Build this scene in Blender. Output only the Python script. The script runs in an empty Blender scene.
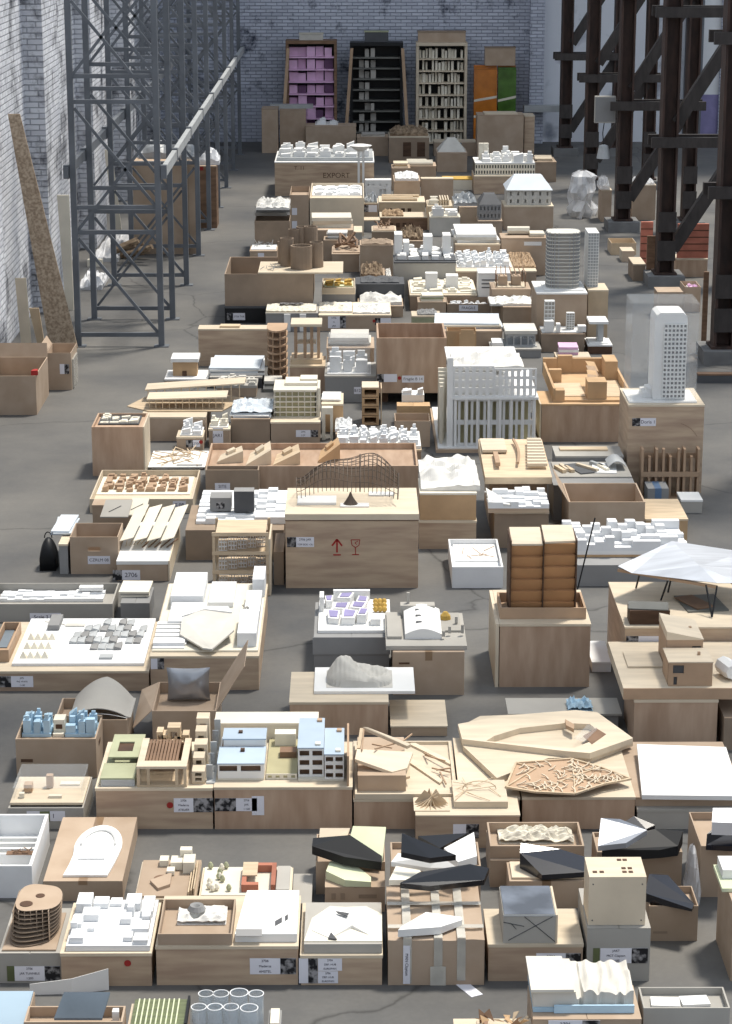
import bpy, math, random, zlib
from mathutils import Vector, Matrix, Euler
from mathutils.noise import noise as nz
PI = math.pi
sc = bpy.context.scene
C = sc.collection
# ---------------------------------------------------------------- camera
H, F = 5.5, 2300.0
PITCH, YAW = math.atan(634 / F), math.radians(0.31)
cam = bpy.data.cameras.new('camera'); cam_o = bpy.data.objects.new('camera', cam); C.objects.link(cam_o)
cam_o.location = (0, 0, H); cam_o.rotation_euler = (PI / 2 - PITCH, 0, -YAW)
cam.sensor_fit = 'VERTICAL'; cam.sensor_height = 24; cam.lens = F / 1024 * 24; cam.clip_end = 200
sc.camera = cam_o
R = Euler((PI / 2 - PITCH, 0, -YAW)).to_matrix()
def ray(px, py): return R @ Vector(((px - 366) / F, (512 - py) / F, -1))
def P(px, py, z=0.0):
    d = ray(px, py); t = (z - H) / d.z
    return Vector((d.x * t, d.y * t, z))
def PY(px, py, Y):
    d = ray(px, py); t = Y / d.y
    return Vector((d.x * t, Y, H + d.z * t))
# ---------------------------------------------------------------- light
w = bpy.data.worlds.new('world'); sc.world = w; w.use_nodes = True
bg = w.node_tree.nodes['Background']; bg.inputs[0].default_value = (0.80, 0.885, 1.0, 1); bg.inputs[1].default_value = 0.93
sun = bpy.data.lights.new('sun', 'SUN'); sun.energy = 4.7; sun.angle = math.radians(9); sun.color = (1, 0.93, 0.82)
sun_o = bpy.data.objects.new('sun', sun); C.objects.link(sun_o)
SUN = Vector((0.30, 0.30, 1.0)).normalized()          # towards the sun
sun_o.rotation_euler = SUN.to_track_quat('Z', 'Y').to_euler()
sc.view_settings.view_transform = 'Standard'; sc.view_settings.look = 'None'
sc.view_settings.exposure = 0.0; sc.view_settings.gamma = 1; sc.view_settings.use_curve_mapping = False
# ---------------------------------------------------------------- materials
def lin(c): return tuple((x / 255 / 12.92 if x / 255 <= .04045 else ((x / 255 + .055) / 1.055) ** 2.4) for x in c)
def dsat(c, k=.8): g = sum(c) / 3; return tuple(g + (x - g) * k for x in c)
def mat(name, c, rough=.7, var=.12, scale=6, stretch=(1, 1, 1), bump=0, metal=0, c2=None, thr=None, rnd=.12, emis=None, alpha=None, trans=0, spec=.3, fine=None):
    m = bpy.data.materials.new(name); m.use_nodes = True
    nt = m.node_tree; N = nt.nodes; L = nt.links; b = N['Principled BSDF']
    b.inputs['Roughness'].default_value = rough; b.inputs['Metallic'].default_value = metal
    b.inputs['Specular IOR Level'].default_value = spec
    tc = N.new('ShaderNodeTexCoord'); mp = N.new('ShaderNodeMapping'); mp.inputs['Scale'].default_value = stretch
    L.new(tc.outputs['Object'], mp.inputs[0])
    oi = N.new('ShaderNodeObjectInfo')
    n1 = N.new('ShaderNodeTexNoise'); n1.noise_dimensions = '4D'; n1.inputs['Scale'].default_value = scale; n1.inputs['Detail'].default_value = 6
    ml = N.new('ShaderNodeMath'); ml.operation = 'MULTIPLY'; ml.inputs[1].default_value = 37
    L.new(oi.outputs['Random'], ml.inputs[0]); L.new(ml.outputs[0], n1.inputs['W']); L.new(mp.outputs[0], n1.inputs[0])
    cr = N.new('ShaderNodeValToRGB'); L.new(n1.outputs[0], cr.inputs[0])
    c = dsat(c); c2 = c2 and dsat(c2)
    a = lin(c); d = lin(c2) if c2 else tuple(x * (1 - var) ** 2 for x in a)
    e = cr.color_ramp.elements
    lo, hi = thr or (.35, .65)
    e[0].position = lo; e[0].color = (*d, 1); e[1].position = hi; e[1].color = (*a, 1)
    mx = N.new('ShaderNodeMix'); mx.data_type = 'RGBA'; mx.blend_type = 'MULTIPLY'; mx.inputs[0].default_value = 1
    mr = N.new('ShaderNodeMapRange'); mr.inputs[3].default_value = 1 - rnd; mr.inputs[4].default_value = 1 + rnd * .6
    L.new(oi.outputs['Random'], mr.inputs[0]); L.new(cr.outputs[0], mx.inputs[6]); L.new(mr.outputs[0], mx.inputs[7])
    L.new(mx.outputs[2], b.inputs['Base Color'])
    if bump:
        bp = N.new('ShaderNodeBump'); bp.inputs['Strength'].default_value = min(1, bump); bp.inputs['Distance'].default_value = .01
        L.new(n1.outputs[0], bp.inputs['Height']); L.new(bp.outputs[0], b.inputs['Normal'])
    if trans: b.inputs['Transmission Weight'].default_value = trans; b.inputs['IOR'].default_value = 1.2
    if alpha is not None: b.inputs['Alpha'].default_value = alpha
    return m
M = dict(
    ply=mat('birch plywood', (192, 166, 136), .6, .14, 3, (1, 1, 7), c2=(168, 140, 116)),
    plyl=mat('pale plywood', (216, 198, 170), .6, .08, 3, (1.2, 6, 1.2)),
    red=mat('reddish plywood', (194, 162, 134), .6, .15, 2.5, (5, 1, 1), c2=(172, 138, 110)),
    card=mat('brown cardboard', (182, 158, 134), .85, .08, 5, c2=(170, 145, 120)),
    cardd=mat('dark cardboard', (156, 134, 112), .85, .1, 5),
    kraftd=mat('orange brown board', (196, 140, 88), .8, .1, 5),
    kraft=mat('golden kraft board', (204, 164, 118), .8, .1, 5),
    greyc=mat('grey card', (168, 164, 156), .8, .05, 4),
    greyb=mat('mid grey card', (140, 140, 140), .8, .06, 4),
    dgrey=mat('dark grey card', (84, 86, 90), .7, .1, 4),
    black=mat('black card', (26, 28, 32), .5, .1, 4),
    gloss=mat('black glossy film', (14, 16, 26), .12, .1, 4, spec=.8),
    bluegl=mat('blue black acrylic', (16, 20, 36), .2, .1, 4, spec=.6),
    white=mat('white card', (228, 228, 226), .7, .03, 5, rnd=.05),
    wfoam=mat('white foam', (224, 226, 228), .8, .03, 8, rnd=.05),
    cream=mat('cream board', (226, 218, 198), .75, .05, 5),
    stone=mat('pale grey plaster', (208, 204, 194), .85, .08, 6, bump=.2),
    plaster=mat('rough white plaster', (226, 224, 218), .85, .1, 9, bump=.6),
    balsa=mat('balsa wood', (214, 188, 152), .6, .12, 4, (1, 6, 1)),
    mdf=mat('mdf board', (184, 150, 118), .7, .08, 6),
    brownw=mat('brown wood', (146, 110, 82), .6, .2, 5, (1, 1, 5)),
    dwood=mat('dark brown wood', (96, 66, 46), .6, .25, 5, (1, 1, 6)),
    bark=mat('dry brown bark', (160, 136, 108), .9, .3, 14, c2=(100, 80, 60)),
    cork=mat('cork', (180, 150, 116), .9, .3, 30, c2=(130, 104, 76)),
    bgrey=mat('blue grey translucent sheet', (128, 144, 158), .25, .2, 3),
    blue=mat('pale blue foam', (168, 204, 228), .7, .08, 8),
    bluea=mat('blue acrylic', (96, 128, 168), .3, .1, 3),
    lav=mat('lavender paper', (142, 134, 186), .7, .1, 5),
    pink=mat('pink foam', (226, 176, 218), .7, .08, 6, rnd=.04),
    mauve=mat('dark mauve foam', (110, 70, 110), .7, .15, 6),
    green=mat('sage green card', (170, 174, 138), .8, .08, 6),
    lgreen=mat('light green foam', (208, 216, 176), .8, .06, 6),
    olive=mat('olive translucent sheet', (112, 122, 78), .25, .2, 5, (1, 8, 1)),
    terra=mat('terracotta card', (186, 110, 84), .8, .12, 6),
    orange=mat('amber acrylic', (232, 128, 30), .2, .25, 3, spec=.5),
    greena=mat('green acrylic', (84, 136, 44), .2, .3, 4, spec=.5),
    yellow=mat('yellow foam', (214, 170, 70), .8, .15, 20),
    redp=mat('red marker ink', (176, 40, 36), .8, .05, 6),
    ink=mat('printed ink', (60, 58, 78), .8, .05, 6),
    photo=mat('printed photograph', (150, 148, 150), .5, .1, 30, c2=(28, 28, 34), thr=(.45, .6)),
    paper=mat('label paper', (222, 222, 232), .7, .02, 6, rnd=.03),
    tape=mat('brown parcel tape', (150, 118, 86), .3, .1, 5, spec=.5),
    ctape=mat('clear parcel tape', (222, 218, 206), .25, .1, 9, alpha=.6, spec=.6),
    silver=mat('silver foil', (170, 174, 182), .28, .15, 4, metal=.55, bump=.4),
    mirror=mat('scratched mirror film', (126, 134, 148), .16, .35, 5, metal=.4, bump=.4),
    alu=mat('brushed aluminium sheet', (228, 233, 242), .3, .15, 2, (1, 5, 1), metal=.35, bump=.15),
    slate=mat('dark slate sheet', (112, 112, 106), .5, .15, 5),
    steel=mat('grey painted steel', (104, 110, 118), .55, .15, 3, rnd=.06),
    lsteel=mat('pale galvanised steel', (176, 180, 182), .5, .1, 4),
    rust=mat('rusty brown steel', (74, 52, 44), .65, .2, 4, (3, 3, 1), c2=(50, 38, 34), rnd=.05),
    dsteel=mat('dark weathered steel', (62, 56, 54), .6, .2, 5, (3, 3, 1), rnd=.05),
    concrete=mat('rough concrete', (120, 120, 120), .9, .15, 5, bump=.5),
    osb=mat('strand board', (184, 162, 136), .8, .3, 34, c2=(144, 122, 98), thr=(.4, .6)),
    plastic=mat('crumpled clear plastic film', (226, 228, 232), .2, .05, 14, alpha=.55, bump=.6, spec=.7),
    wplastic=mat('crumpled white plastic', (214, 216, 220), .4, .1, 9, bump=.8),
    gplastic=mat('grey plastic wrap', (150, 156, 162), .35, .2, 9, bump=.8),
    ppl=mat('purple card', (150, 130, 190), .7, .1, 5),
    wire=mat('brown wire', (92, 78, 66), .6, .1, 8),
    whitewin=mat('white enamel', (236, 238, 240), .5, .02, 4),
    brick_m=mat('brick red board', (206, 118, 94), .8, .15, 6),
)
def glass(name, c, a):
    m = bpy.data.materials.new(name); m.use_nodes = True; nt = m.node_tree; N = nt.nodes; L = nt.links
    b = N['Principled BSDF']; b.inputs['Base Color'].default_value = (*lin(c), 1); b.inputs['Roughness'].default_value = .06
    b.inputs['Alpha'].default_value = a; b.inputs['Specular IOR Level'].default_value = .6
    tc = N.new('ShaderNodeTexCoord'); n = N.new('ShaderNodeTexNoise'); n.inputs['Scale'].default_value = 3; L.new(tc.outputs['Object'], n.inputs[0])
    mr = N.new('ShaderNodeMapRange'); mr.inputs[3].default_value = .04; mr.inputs[4].default_value = .14; L.new(n.outputs[0], mr.inputs[0]); L.new(mr.outputs[0], b.inputs['Roughness'])
    return m
M['glass'] = glass('clear acrylic', (214, 220, 224), .09)
M['roof'] = mat('pale blue grey card', (166, 186, 206), .6, .05, 5)
M['pblue'] = mat('pale blue acrylic', (150, 176, 196), .3, .05, 3)
M['bpaper'] = mat('bluish white paper', (200, 210, 220), .7, .05, 5)
M['glasst'] = glass('tube acrylic', (206, 214, 220), .3)
M['glassd'] = glass('smoky acrylic', (150, 158, 166), .45)
def brick_mat(name, axis, white, patch, mort, thr=(.42, .6), bsc=1.0, bump=.8):
    m = bpy.data.materials.new(name); m.use_nodes = True; nt = m.node_tree; N = nt.nodes; L = nt.links; b = N['Principled BSDF']
    b.inputs['Roughness'].default_value = .9; b.inputs['Specular IOR Level'].default_value = .15
    tc = N.new('ShaderNodeTexCoord'); sp = N.new('ShaderNodeSeparateXYZ'); L.new(tc.outputs['Object'], sp.inputs[0])
    cb = N.new('ShaderNodeCombineXYZ')
    if axis == 'a':
        ad = N.new('ShaderNodeMath'); ad.operation = 'ADD'; L.new(sp.outputs[0], ad.inputs[0]); L.new(sp.outputs[1], ad.inputs[1]); L.new(ad.outputs[0], cb.inputs[0])
    else: L.new(sp.outputs[axis], cb.inputs[0])
    L.new(sp.outputs[2], cb.inputs[1])
    br = N.new('ShaderNodeTexBrick'); br.inputs['Scale'].default_value = 1 * bsc
    br.inputs['Brick Width'].default_value = .23; br.inputs['Row Height'].default_value = .072; br.inputs['Mortar Size'].default_value = .009; br.inputs['Mortar Smooth'].default_value = .6
    br.inputs['Color1'].default_value = (1, 1, 1, 1); br.inputs['Color2'].default_value = (.78, .78, .8, 1); br.inputs['Mortar'].default_value = (*mort, 1)
    L.new(cb.outputs[0], br.inputs[0])
    n = N.new('ShaderNodeTexNoise'); n.inputs['Scale'].default_value = 1.1; n.inputs['Detail'].default_value = 12; n.inputs['Roughness'].default_value = .72; L.new(tc.outputs['Object'], n.inputs[0])
    cr = N.new('ShaderNodeValToRGB'); e = cr.color_ramp.elements; e[0].position = thr[0]; e[0].color = (*lin(patch), 1); e[1].position = thr[1]; e[1].color = (*lin(white), 1); L.new(n.outputs[0], cr.inputs[0])
    mx = N.new('ShaderNodeMix'); mx.data_type = 'RGBA'; mx.blend_type = 'MULTIPLY'; mx.inputs[0].default_value = 1
    L.new(cr.outputs[0], mx.inputs[6]); L.new(br.outputs[0], mx.inputs[7]); L.new(mx.outputs[2], b.inputs['Base Color'])
    ad2 = N.new('ShaderNodeMath'); ad2.operation = 'MULTIPLY_ADD'; ad2.inputs[1].default_value = -1; L.new(br.outputs[1], ad2.inputs[0]); L.new(n.outputs[0], ad2.inputs[2])
    bp = N.new('ShaderNodeBump'); bp.inputs['Strength'].default_value = bump; bp.inputs['Distance'].default_value = .03; L.new(ad2.outputs[0], bp.inputs['Height']); L.new(bp.outputs[0], b.inputs['Normal'])
    return m
M['brickL'] = brick_mat('white painted brick', 'a', (226, 228, 233), (104, 106, 112), (.56, .57, .6), (.38, .5))
M['brickB'] = brick_mat('grey white brick', 'a', (198, 203, 216), (70, 76, 90), (.5, .52, .57), (.36, .46))
M['plasterB'] = mat('flaking white plaster', (206, 210, 218), .9, .2, 1.6, bump=.5, c2=(120, 126, 140), thr=(.3, .45))
def floor_mat():
    m = bpy.data.materials.new('worn concrete floor'); m.use_nodes = True; nt = m.node_tree; N = nt.nodes; L = nt.links; b = N['Principled BSDF']
    tc = N.new('ShaderNodeTexCoord')
    n = N.new('ShaderNodeTexNoise'); n.inputs['Scale'].default_value = .5; n.inputs['Detail'].default_value = 10; n.inputs['Roughness'].default_value = .65; L.new(tc.outputs['Object'], n.inputs[0])
    cr = N.new('ShaderNodeValToRGB'); e = cr.color_ramp.elements; e[0].position = .3; e[0].color = (*lin((76, 77, 79)), 1); e[1].position = .7; e[1].color = (*lin((112, 110, 106)), 1); L.new(n.outputs[0], cr.inputs[0])
    n2 = N.new('ShaderNodeTexNoise'); n2.inputs['Scale'].default_value = 30; n2.inputs['Detail'].default_value = 4; L.new(tc.outputs['Object'], n2.inputs[0])
    mr = N.new('ShaderNodeMapRange'); mr.inputs[3].default_value = .88; mr.inputs[4].default_value = 1.1; L.new(n2.outputs[0], mr.inputs[0])
    # cracks: edges of large distorted cells, broken up by noise
    dn = N.new('ShaderNodeTexNoise'); dn.inputs['Scale'].default_value = 1.5; dn.inputs['Detail'].default_value = 6; L.new(tc.outputs['Object'], dn.inputs[0])
    mxv = N.new('ShaderNodeMix'); mxv.data_type = 'RGBA'; mxv.inputs[0].default_value = .3; L.new(tc.outputs['Object'], mxv.inputs[6]); L.new(dn.outputs[1], mxv.inputs[7])
    vo = N.new('ShaderNodeTexVoronoi'); vo.feature = 'DISTANCE_TO_EDGE'; vo.inputs['Scale'].default_value = .42; L.new(mxv.outputs[2], vo.inputs[0])
    c2 = N.new('ShaderNodeValToRGB'); f = c2.color_ramp.elements; f[0].position = .001; f[0].color = (.5, .5, .5, 1); f[1].position = .005; f[1].color = (1, 1, 1, 1); L.new(vo.outputs[0], c2.inputs[0])
    m1 = N.new('ShaderNodeMix'); m1.data_type = 'RGBA'; m1.blend_type = 'MULTIPLY'; m1.inputs[0].default_value = 1; L.new(cr.outputs[0], m1.inputs[6]); L.new(mr.outputs[0], m1.inputs[7])
    m2 = N.new('ShaderNodeMix'); m2.data_type = 'RGBA'; m2.blend_type = 'MULTIPLY'; m2.inputs[0].default_value = 1; L.new(m1.outputs[2], m2.inputs[6]); L.new(c2.outputs[0], m2.inputs[7])
    L.new(m2.outputs[2], b.inputs['Base Color']); b.inputs['Roughness'].default_value = .6; b.inputs['Specular IOR Level'].default_value = .25
    return m
M['floor'] = floor_mat()
# ---------------------------------------------------------------- mesh builder
class MB:
    def __init__(s): s.v = []; s.f = []
    def add(s, vs, fs, mx=None):
        o = len(s.v)
        s.v += [tuple(mx @ Vector(v)) if mx else tuple(v) for v in vs]; s.f += [tuple(i + o for i in f) for f in fs]; return s
    def bx(s, x0, x1, y0, y1, z0, z1, mx=None):
        if x0 > x1: x0, x1 = x1, x0
        if y0 > y1: y0, y1 = y1, y0
        if z0 > z1: z0, z1 = z1, z0
        return s.add([(x0, y0, z0), (x1, y0, z0), (x1, y1, z0), (x0, y1, z0), (x0, y0, z1), (x1, y0, z1), (x1, y1, z1), (x0, y1, z1)],
                     [(0, 3, 2, 1), (4, 5, 6, 7), (0, 1, 5, 4), (1, 2, 6, 5), (2, 3, 7, 6), (3, 0, 4, 7)], mx)
    def box(s, cx, cy, z0, w, d, h, rz=0, tx=0, ty=0):
        mx = Matrix.Translation((cx, cy, z0)) @ Euler((tx, ty, rz)).to_matrix().to_4x4()
        return s.bx(-w / 2, w / 2, -d / 2, d / 2, 0, h, mx)
    def prism(s, pts, z0, z1, mx=None):
        a = sum(pts[i - 1][0] * pts[i][1] - pts[i][0] * pts[i - 1][1] for i in range(len(pts)))
        if a < 0: pts = pts[::-1]
        n = len(pts); g0 = z0 if callable(z0) else (lambda x, y: z0); g1 = z1 if callable(z1) else (lambda x, y: z1)
        return s.add([(x, y, g0(x, y)) for x, y in pts] + [(x, y, g1(x, y)) for x, y in pts],
                     [tuple(range(n - 1, -1, -1)), tuple(range(n, 2 * n))] + [(i, (i + 1) % n, n + (i + 1) % n, n + i) for i in range(n)], mx)
    def plate(s, pts, t):
        ps = [Vector(p) for p in pts]; n = Vector((0, 0, 0))
        for i in range(len(ps)): n += ps[i - 1].cross(ps[i])
        n.normalize(); k = len(ps)
        return s.add([tuple(p) for p in ps] + [tuple(p - n * t) for p in ps], [tuple(range(k)), tuple(range(2 * k - 1, k - 1, -1))] + [(i, i + k, (i + 1) % k + k, (i + 1) % k) for i in range(k)])
    def tube(s, pts, r, n=6, closed=False):
        pts = [Vector(p) for p in pts]; o = len(s.v); k = len(pts)
        for i, p in enumerate(pts):
            t = (pts[min(i + 1, k - 1)] - pts[max(i - 1, 0)]).normalized()
            a = t.cross(Vector((0, 0, 1))) if abs(t.z) < .95 else t.cross(Vector((0, 1, 0))); a.normalize(); b = t.cross(a)
            rr = r(i / (k - 1)) if callable(r) else r
            for j in range(n):
                q = 2 * PI * j / n + PI / 4; s.v.append(tuple(p + (a * math.cos(q) + b * math.sin(q)) * rr))
        for i in range(k - 1):
            for j in range(n): s.f.append((o + i * n + j, o + i * n + (j + 1) % n, o + (i + 1) * n + (j + 1) % n, o + (i + 1) * n + j))
        s.f.append(tuple(o + j for j in range(n - 1, -1, -1))); s.f.append(tuple(o + (k - 1) * n + j for j in range(n))); return s
    def bar(s, a, b, t): return s.tube([a, b], t * .707, 4)
    def lathe(s, prof, n=20, cx=0, cy=0):
        o = len(s.v); k = len(prof)
        for r, z in prof:
            for j in range(n): s.v.append((cx + r * math.cos(2 * PI * j / n), cy + r * math.sin(2 * PI * j / n), z))
        for i in range(k - 1):
            for j in range(n): s.f.append((o + i * n + j, o + i * n + (j + 1) % n, o + (i + 1) * n + (j + 1) % n, o + (i + 1) * n + j))
        s.f.append(tuple(o + j for j in range(n - 1, -1, -1))); s.f.append(tuple(o + (k - 1) * n + j for j in range(n))); return s
    def sheet(s, x0, x1, y0, y1, fn, nx=24, ny=16, t=.01, base=None):
        """a height field fn(u, v) with a skirt down to base (or thickness t)"""
        o = len(s.v)
        for q in (0, 1):
            for j in range(ny + 1):
                for i in range(nx + 1):
                    u, v = i / nx, j / ny; r = fn(u, v); x, y, z = r if isinstance(r, tuple) else (x0 + (x1 - x0) * u, y0 + (y1 - y0) * v, r)
                    s.v.append((x, y, z if q else (base if base is not None else z - t)))
        W = nx + 1; K = W * (ny + 1)
        for j in range(ny):
            for i in range(nx):
                a = o + j * W + i; s.f.append((a + K, a + 1 + K, a + 1 + W + K, a + W + K)); s.f.append((a + W, a + 1 + W, a + 1, a))
        for i in range(nx):
            a = o + i; s.f.append((a, a + 1, a + 1 + K, a + K)); a = o + ny * W + i; s.f.append((a + 1, a, a + K, a + 1 + K))
        for j in range(ny):
            a = o + j * W; s.f.append((a + W, a, a + K, a + W + K)); a = o + j * W + nx; s.f.append((a, a + W, a + W + K, a + K))
        return s
    def build(s, name, m, parent=None, smooth=False, label=None, kind=None, loc=None):
        me = bpy.data.meshes.new(name); me.from_pydata(s.v, [], s.f); me.update()
        if smooth: me.polygons.foreach_set('use_smooth', [True] * len(me.polygons))
        me.materials.append(M[m] if isinstance(m, str) else m)
        o = bpy.data.objects.new(name, me); C.objects.link(o)
        if parent is not None: o.parent = parent.o if isinstance(parent, T) else parent
        if label: o['label'] = label
        if kind: o['kind'] = kind
        if loc: o.location = loc
        return o
_tx = {}
def text_mesh(s):
    if s not in _tx:
        cu = bpy.data.curves.new('lettering', 'FONT'); cu.body = s; cu.size = 1; cu.align_x = 'CENTER'; cu.align_y = 'CENTER'; cu.extrude = .03
        ob = bpy.data.objects.new('lettering', cu); C.objects.link(ob); dg = bpy.context.evaluated_depsgraph_get(); dg.update()
        me = bpy.data.meshes.new_from_object(ob.evaluated_get(dg)); bpy.data.objects.remove(ob)
        xs = [v.co.x for v in me.vertices]; wd = (max(xs) - min(xs)) if xs else 1
        _tx[s] = (me, wd)
    return _tx[s]
def write(s, parent, x, y, z, h, maxw, m='ink', flat=False, rz=0):
    me, wd = text_mesh(s); key = me.name + m
    me2 = bpy.data.meshes.get('lettering_' + key) or me.copy(); me2.name = 'lettering_' + key
    me2.materials.clear(); me2.materials.append(M[m])
    o = bpy.data.objects.new('lettering', me2); C.objects.link(o); o.parent = parent
    k = min(h, maxw / wd); o.scale = (k, k, .02); o.location = (x, y, z); o.rotation_euler = (0, 0, rz) if flat else (PI / 2, 0, rz)
    return o
# ---------------------------------------------------------------- things
FIX = {   # small moves that keep neighbours apart: x, y shifts, w, d sizes in metres
    'very tall brown': dict(y=.28), 'grey plastic wrapped bundle': dict(y=.3, d=.55), 'pile of brown bark': dict(y=-.33, d=.8), 'long grey board with a rough': dict(y=-.4, d=.22), 'wide white foam city': dict(y=-.12, d=1.15), 'small grey carton closed with': dict(y=-.09), 'brown wooden model of half': dict(x=-.03, y=.16, w=.23), 'pale blue sheets leaning': dict(x=-.09, w=.17),
    'upright rack': dict(y=-.09), 'white blocks inside the box with': dict(y=-.36, d=.25), 'tilted white relief': dict(y=-.11, d=.5), 'grey and yellow relief': dict(y=-.12, d=.5),
    'low grey model with an upright': dict(y=-.08, d=.38), 'crumpled clear plastic bag': dict(x=-.03, y=-.06, w=.1), 'crumpled white plastic sheet on the floor at': dict(x=-.14),
    'grey acrylic plates': dict(x=-.004, w=.06), 'pink foam blocks in': dict(y=-.3), 'white board leaning left of': dict(d=.32, y=-.08), 'star shaped': dict(d=.2, y=-.06), 'white upright wall model': dict(y=-.3),
    'large crumpled sheet of clear': dict(x=-.09)}
ALL = []; LBL = {}; INS = {}; BOXES = []
class T:
    """one top-level thing: an Empty at its base. x0..x1, yf front edge, yb back edge in the photograph's pixels on the plane z0"""
    def __init__(s, name, label, cat, x0, x1, yb, yf, z0=0, group=None, rz=0, d=None, dx=0):
        a = P(x0, yf, z0); b = P(x1, yf, z0)
        s.Y = (a.y + b.y) / 2; s.w = b.x - a.x; s.z0 = z0; s.d = d if d is not None else P((x0 + x1) / 2, yb, z0).y - s.Y
        s.cx = (a.x + b.x) / 2 + dx; s.cy = s.Y + s.d / 2; s.px = (x1 - x0) / s.w; s.u = 1 / s.px; s.rz = math.radians(rz)
        f_ = next((v for k, v in FIX.items() if label.startswith(k)), None)
        if f_: s.cx += f_.get('x', 0); s.cy += f_.get('y', 0); s.w = f_.get('w', s.w); s.d = f_.get('d', s.d); s.Y = s.cy - s.d / 2
        for c in INS.get(round(z0, 5), ()):                # it lies inside an open box: keep clear of the box's walls
            xa, xb, ya, yb_ = c
            if xa < s.cx < xb and ya - .1 < s.cy < yb_ + .1:
                l, r_ = max(s.cx - s.w / 2, xa), min(s.cx + s.w / 2, xb); f, q = max(s.cy - s.d / 2, ya), min(s.cy + s.d / 2, yb_)
                if r_ - l > .03 and q - f > .03: s.w, s.cx, s.d, s.cy, s.Y = r_ - l, (l + r_) / 2, q - f, (f + q) / 2, f
        s.o = bpy.data.objects.new(name, None); s.o.empty_display_size = .1; C.objects.link(s.o)
        s.o.location = (s.cx, s.cy, z0); s.o.rotation_euler = (0, 0, s.rz)
        s.o['label'] = label; s.o['category'] = cat
        if group: s.o['group'] = group
        LBL[label] = s; s.h = 0; s.rnd = random.Random(zlib.crc32(label.encode())); ALL.append(s)
    @property
    def top(s): return s.z0 + s.h + .001
    def loc(s, v):
        v = Vector(v) - Vector((s.cx, s.cy, s.z0)); v.rotate(Euler((0, 0, -s.rz))); return v
    def at(s, px, py, z): return s.loc(P(px, py, s.z0 + z))           # local point on the local height z
    def fr(s, px, py, y=None): return s.loc(PY(px, py, s.Y if y is None else s.cy + y))     # local point on a vertical plane
    def part(s, name, mb, m, smooth=False, label=None, parent=None, kind=None):
        return mb.build(name, m, parent or s.o, smooth, label, kind)
    def tag(s, x0, y0, x1, y1, lines=('',), photo=None, dot=None, m='paper', back=None):
        """a paper label on the front face, pixels"""
        a = s.fr(x0, y1); b = s.fr(x1, y0); y = -s.d / 2 - .0015
        par = s.body if getattr(s, 'body', None) else s.o
        lb = s.part('paper_label', MB().bx(a.x, b.x, y - .0015, y, a.z, b.z), m, parent=par if par == s.o else s.o)
        x0_, x1_ = a.x, b.x
        if photo:
            f = .34 if photo in 'lr' else .5
            xm = a.x + (b.x - a.x) * (f if photo in 'lL' else 1 - f)
            pa, pb = (a.x, xm) if photo in 'lL' else (xm, b.x)
            MB().bx(pa, pb, y - .003, y - .0016, a.z, b.z).build('photo_print', 'photo', lb)
            if photo in 'lL': x0_ = xm
            else: x1_ = xm
        hh = (b.z - a.z); n = len(lines)
        for i, t in enumerate(lines):
            if t: write(t, lb, (x0_ + x1_) / 2, y - .002, a.z + hh * (1 - (i + .5) / n), hh / n * .62, (x1_ - x0_) * .86)
        if dot:
            c = s.fr(*dot); MB().lathe([(.02, 0), (.02, .002)], 12).build('sticker', 'redp', lb, loc=(c.x, y - .001, c.z)).rotation_euler = (PI / 2, 0, 0)
        return lb
RT = R.transposed()
def proj(v):
    q = RT @ (Vector(v) - Vector((0, 0, H))); return 366 - q.x / q.z * F, 512 + q.y / q.z * F
def hgt(x, ytf, yf, z0):
    """height of a front edge seen at row ytf over a foot at row yf on z0"""
    Y = P(x, yf, z0).y; return PY(x, ytf, Y).z - z0
def box_T(name, label, cat, x0, x1, ytb, ytf, yf, z0=0, group=None, rz=0, dmax=None):
    """yf: foot row, or the thing it stands close behind"""
    if isinstance(yf, T): yf = proj(((yf.cx), yf.cy + yf.d / 2 + .02, z0))[1]
    h = hgt((x0 + x1) / 2, ytf, yf, z0); Y = P((x0 + x1) / 2, yf, z0).y
    d = P((x0 + x1) / 2, ytb, z0 + h).y - Y
    if dmax: d = min(d, dmax)
    for _ in range(4):                                  # never stand in another box: step back behind it, or be shallower or narrower
        a, b = P(x0, yf, z0), P(x1, yf, z0)
        for (ax, bx_, ay, by, az, bz) in BOXES:
            if a.x < bx_ - .002 and b.x > ax + .002 and a.y < by and a.y + d > ay and z0 < bz - .002 and z0 + h > az + .002:
                ov = min(b.x, bx_) - max(a.x, ax)
                if ov < .2 * (b.x - a.x):
                    if b.x - bx_ > ax - a.x: x0 = proj((bx_ + .006, a.y, z0))[0]
                    else: x1 = proj((ax - .006, a.y, z0))[0]
                elif ay > a.y + .08: d = ay - .012 - a.y
                elif by + .015 - a.y < d + .6:
                    Yn = by + .015; yf = proj((a.x, Yn, z0))[1]; hn = PY((x0 + x1) / 2, ytf, Yn).z - z0
                    if hn < .02: print('SINK', label); hn = .02
                    d = max(.1, P((x0 + x1) / 2, ytb, z0 + hn).y - Yn); h = hn
                    if dmax: d = min(d, dmax)
                break
        else: break
    t = T(name, label, cat, x0, x1, 0, yf, z0, group, rz, d=d); t.h = h
    BOXES.append((t.cx - t.w / 2, t.cx + t.w / 2, t.cy - t.d / 2, t.cy + t.d / 2, z0, z0 + h))
    if d < .03 or h < .003: print('BADBOX', label, round(d, 3), round(h, 3))
    return t
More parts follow.
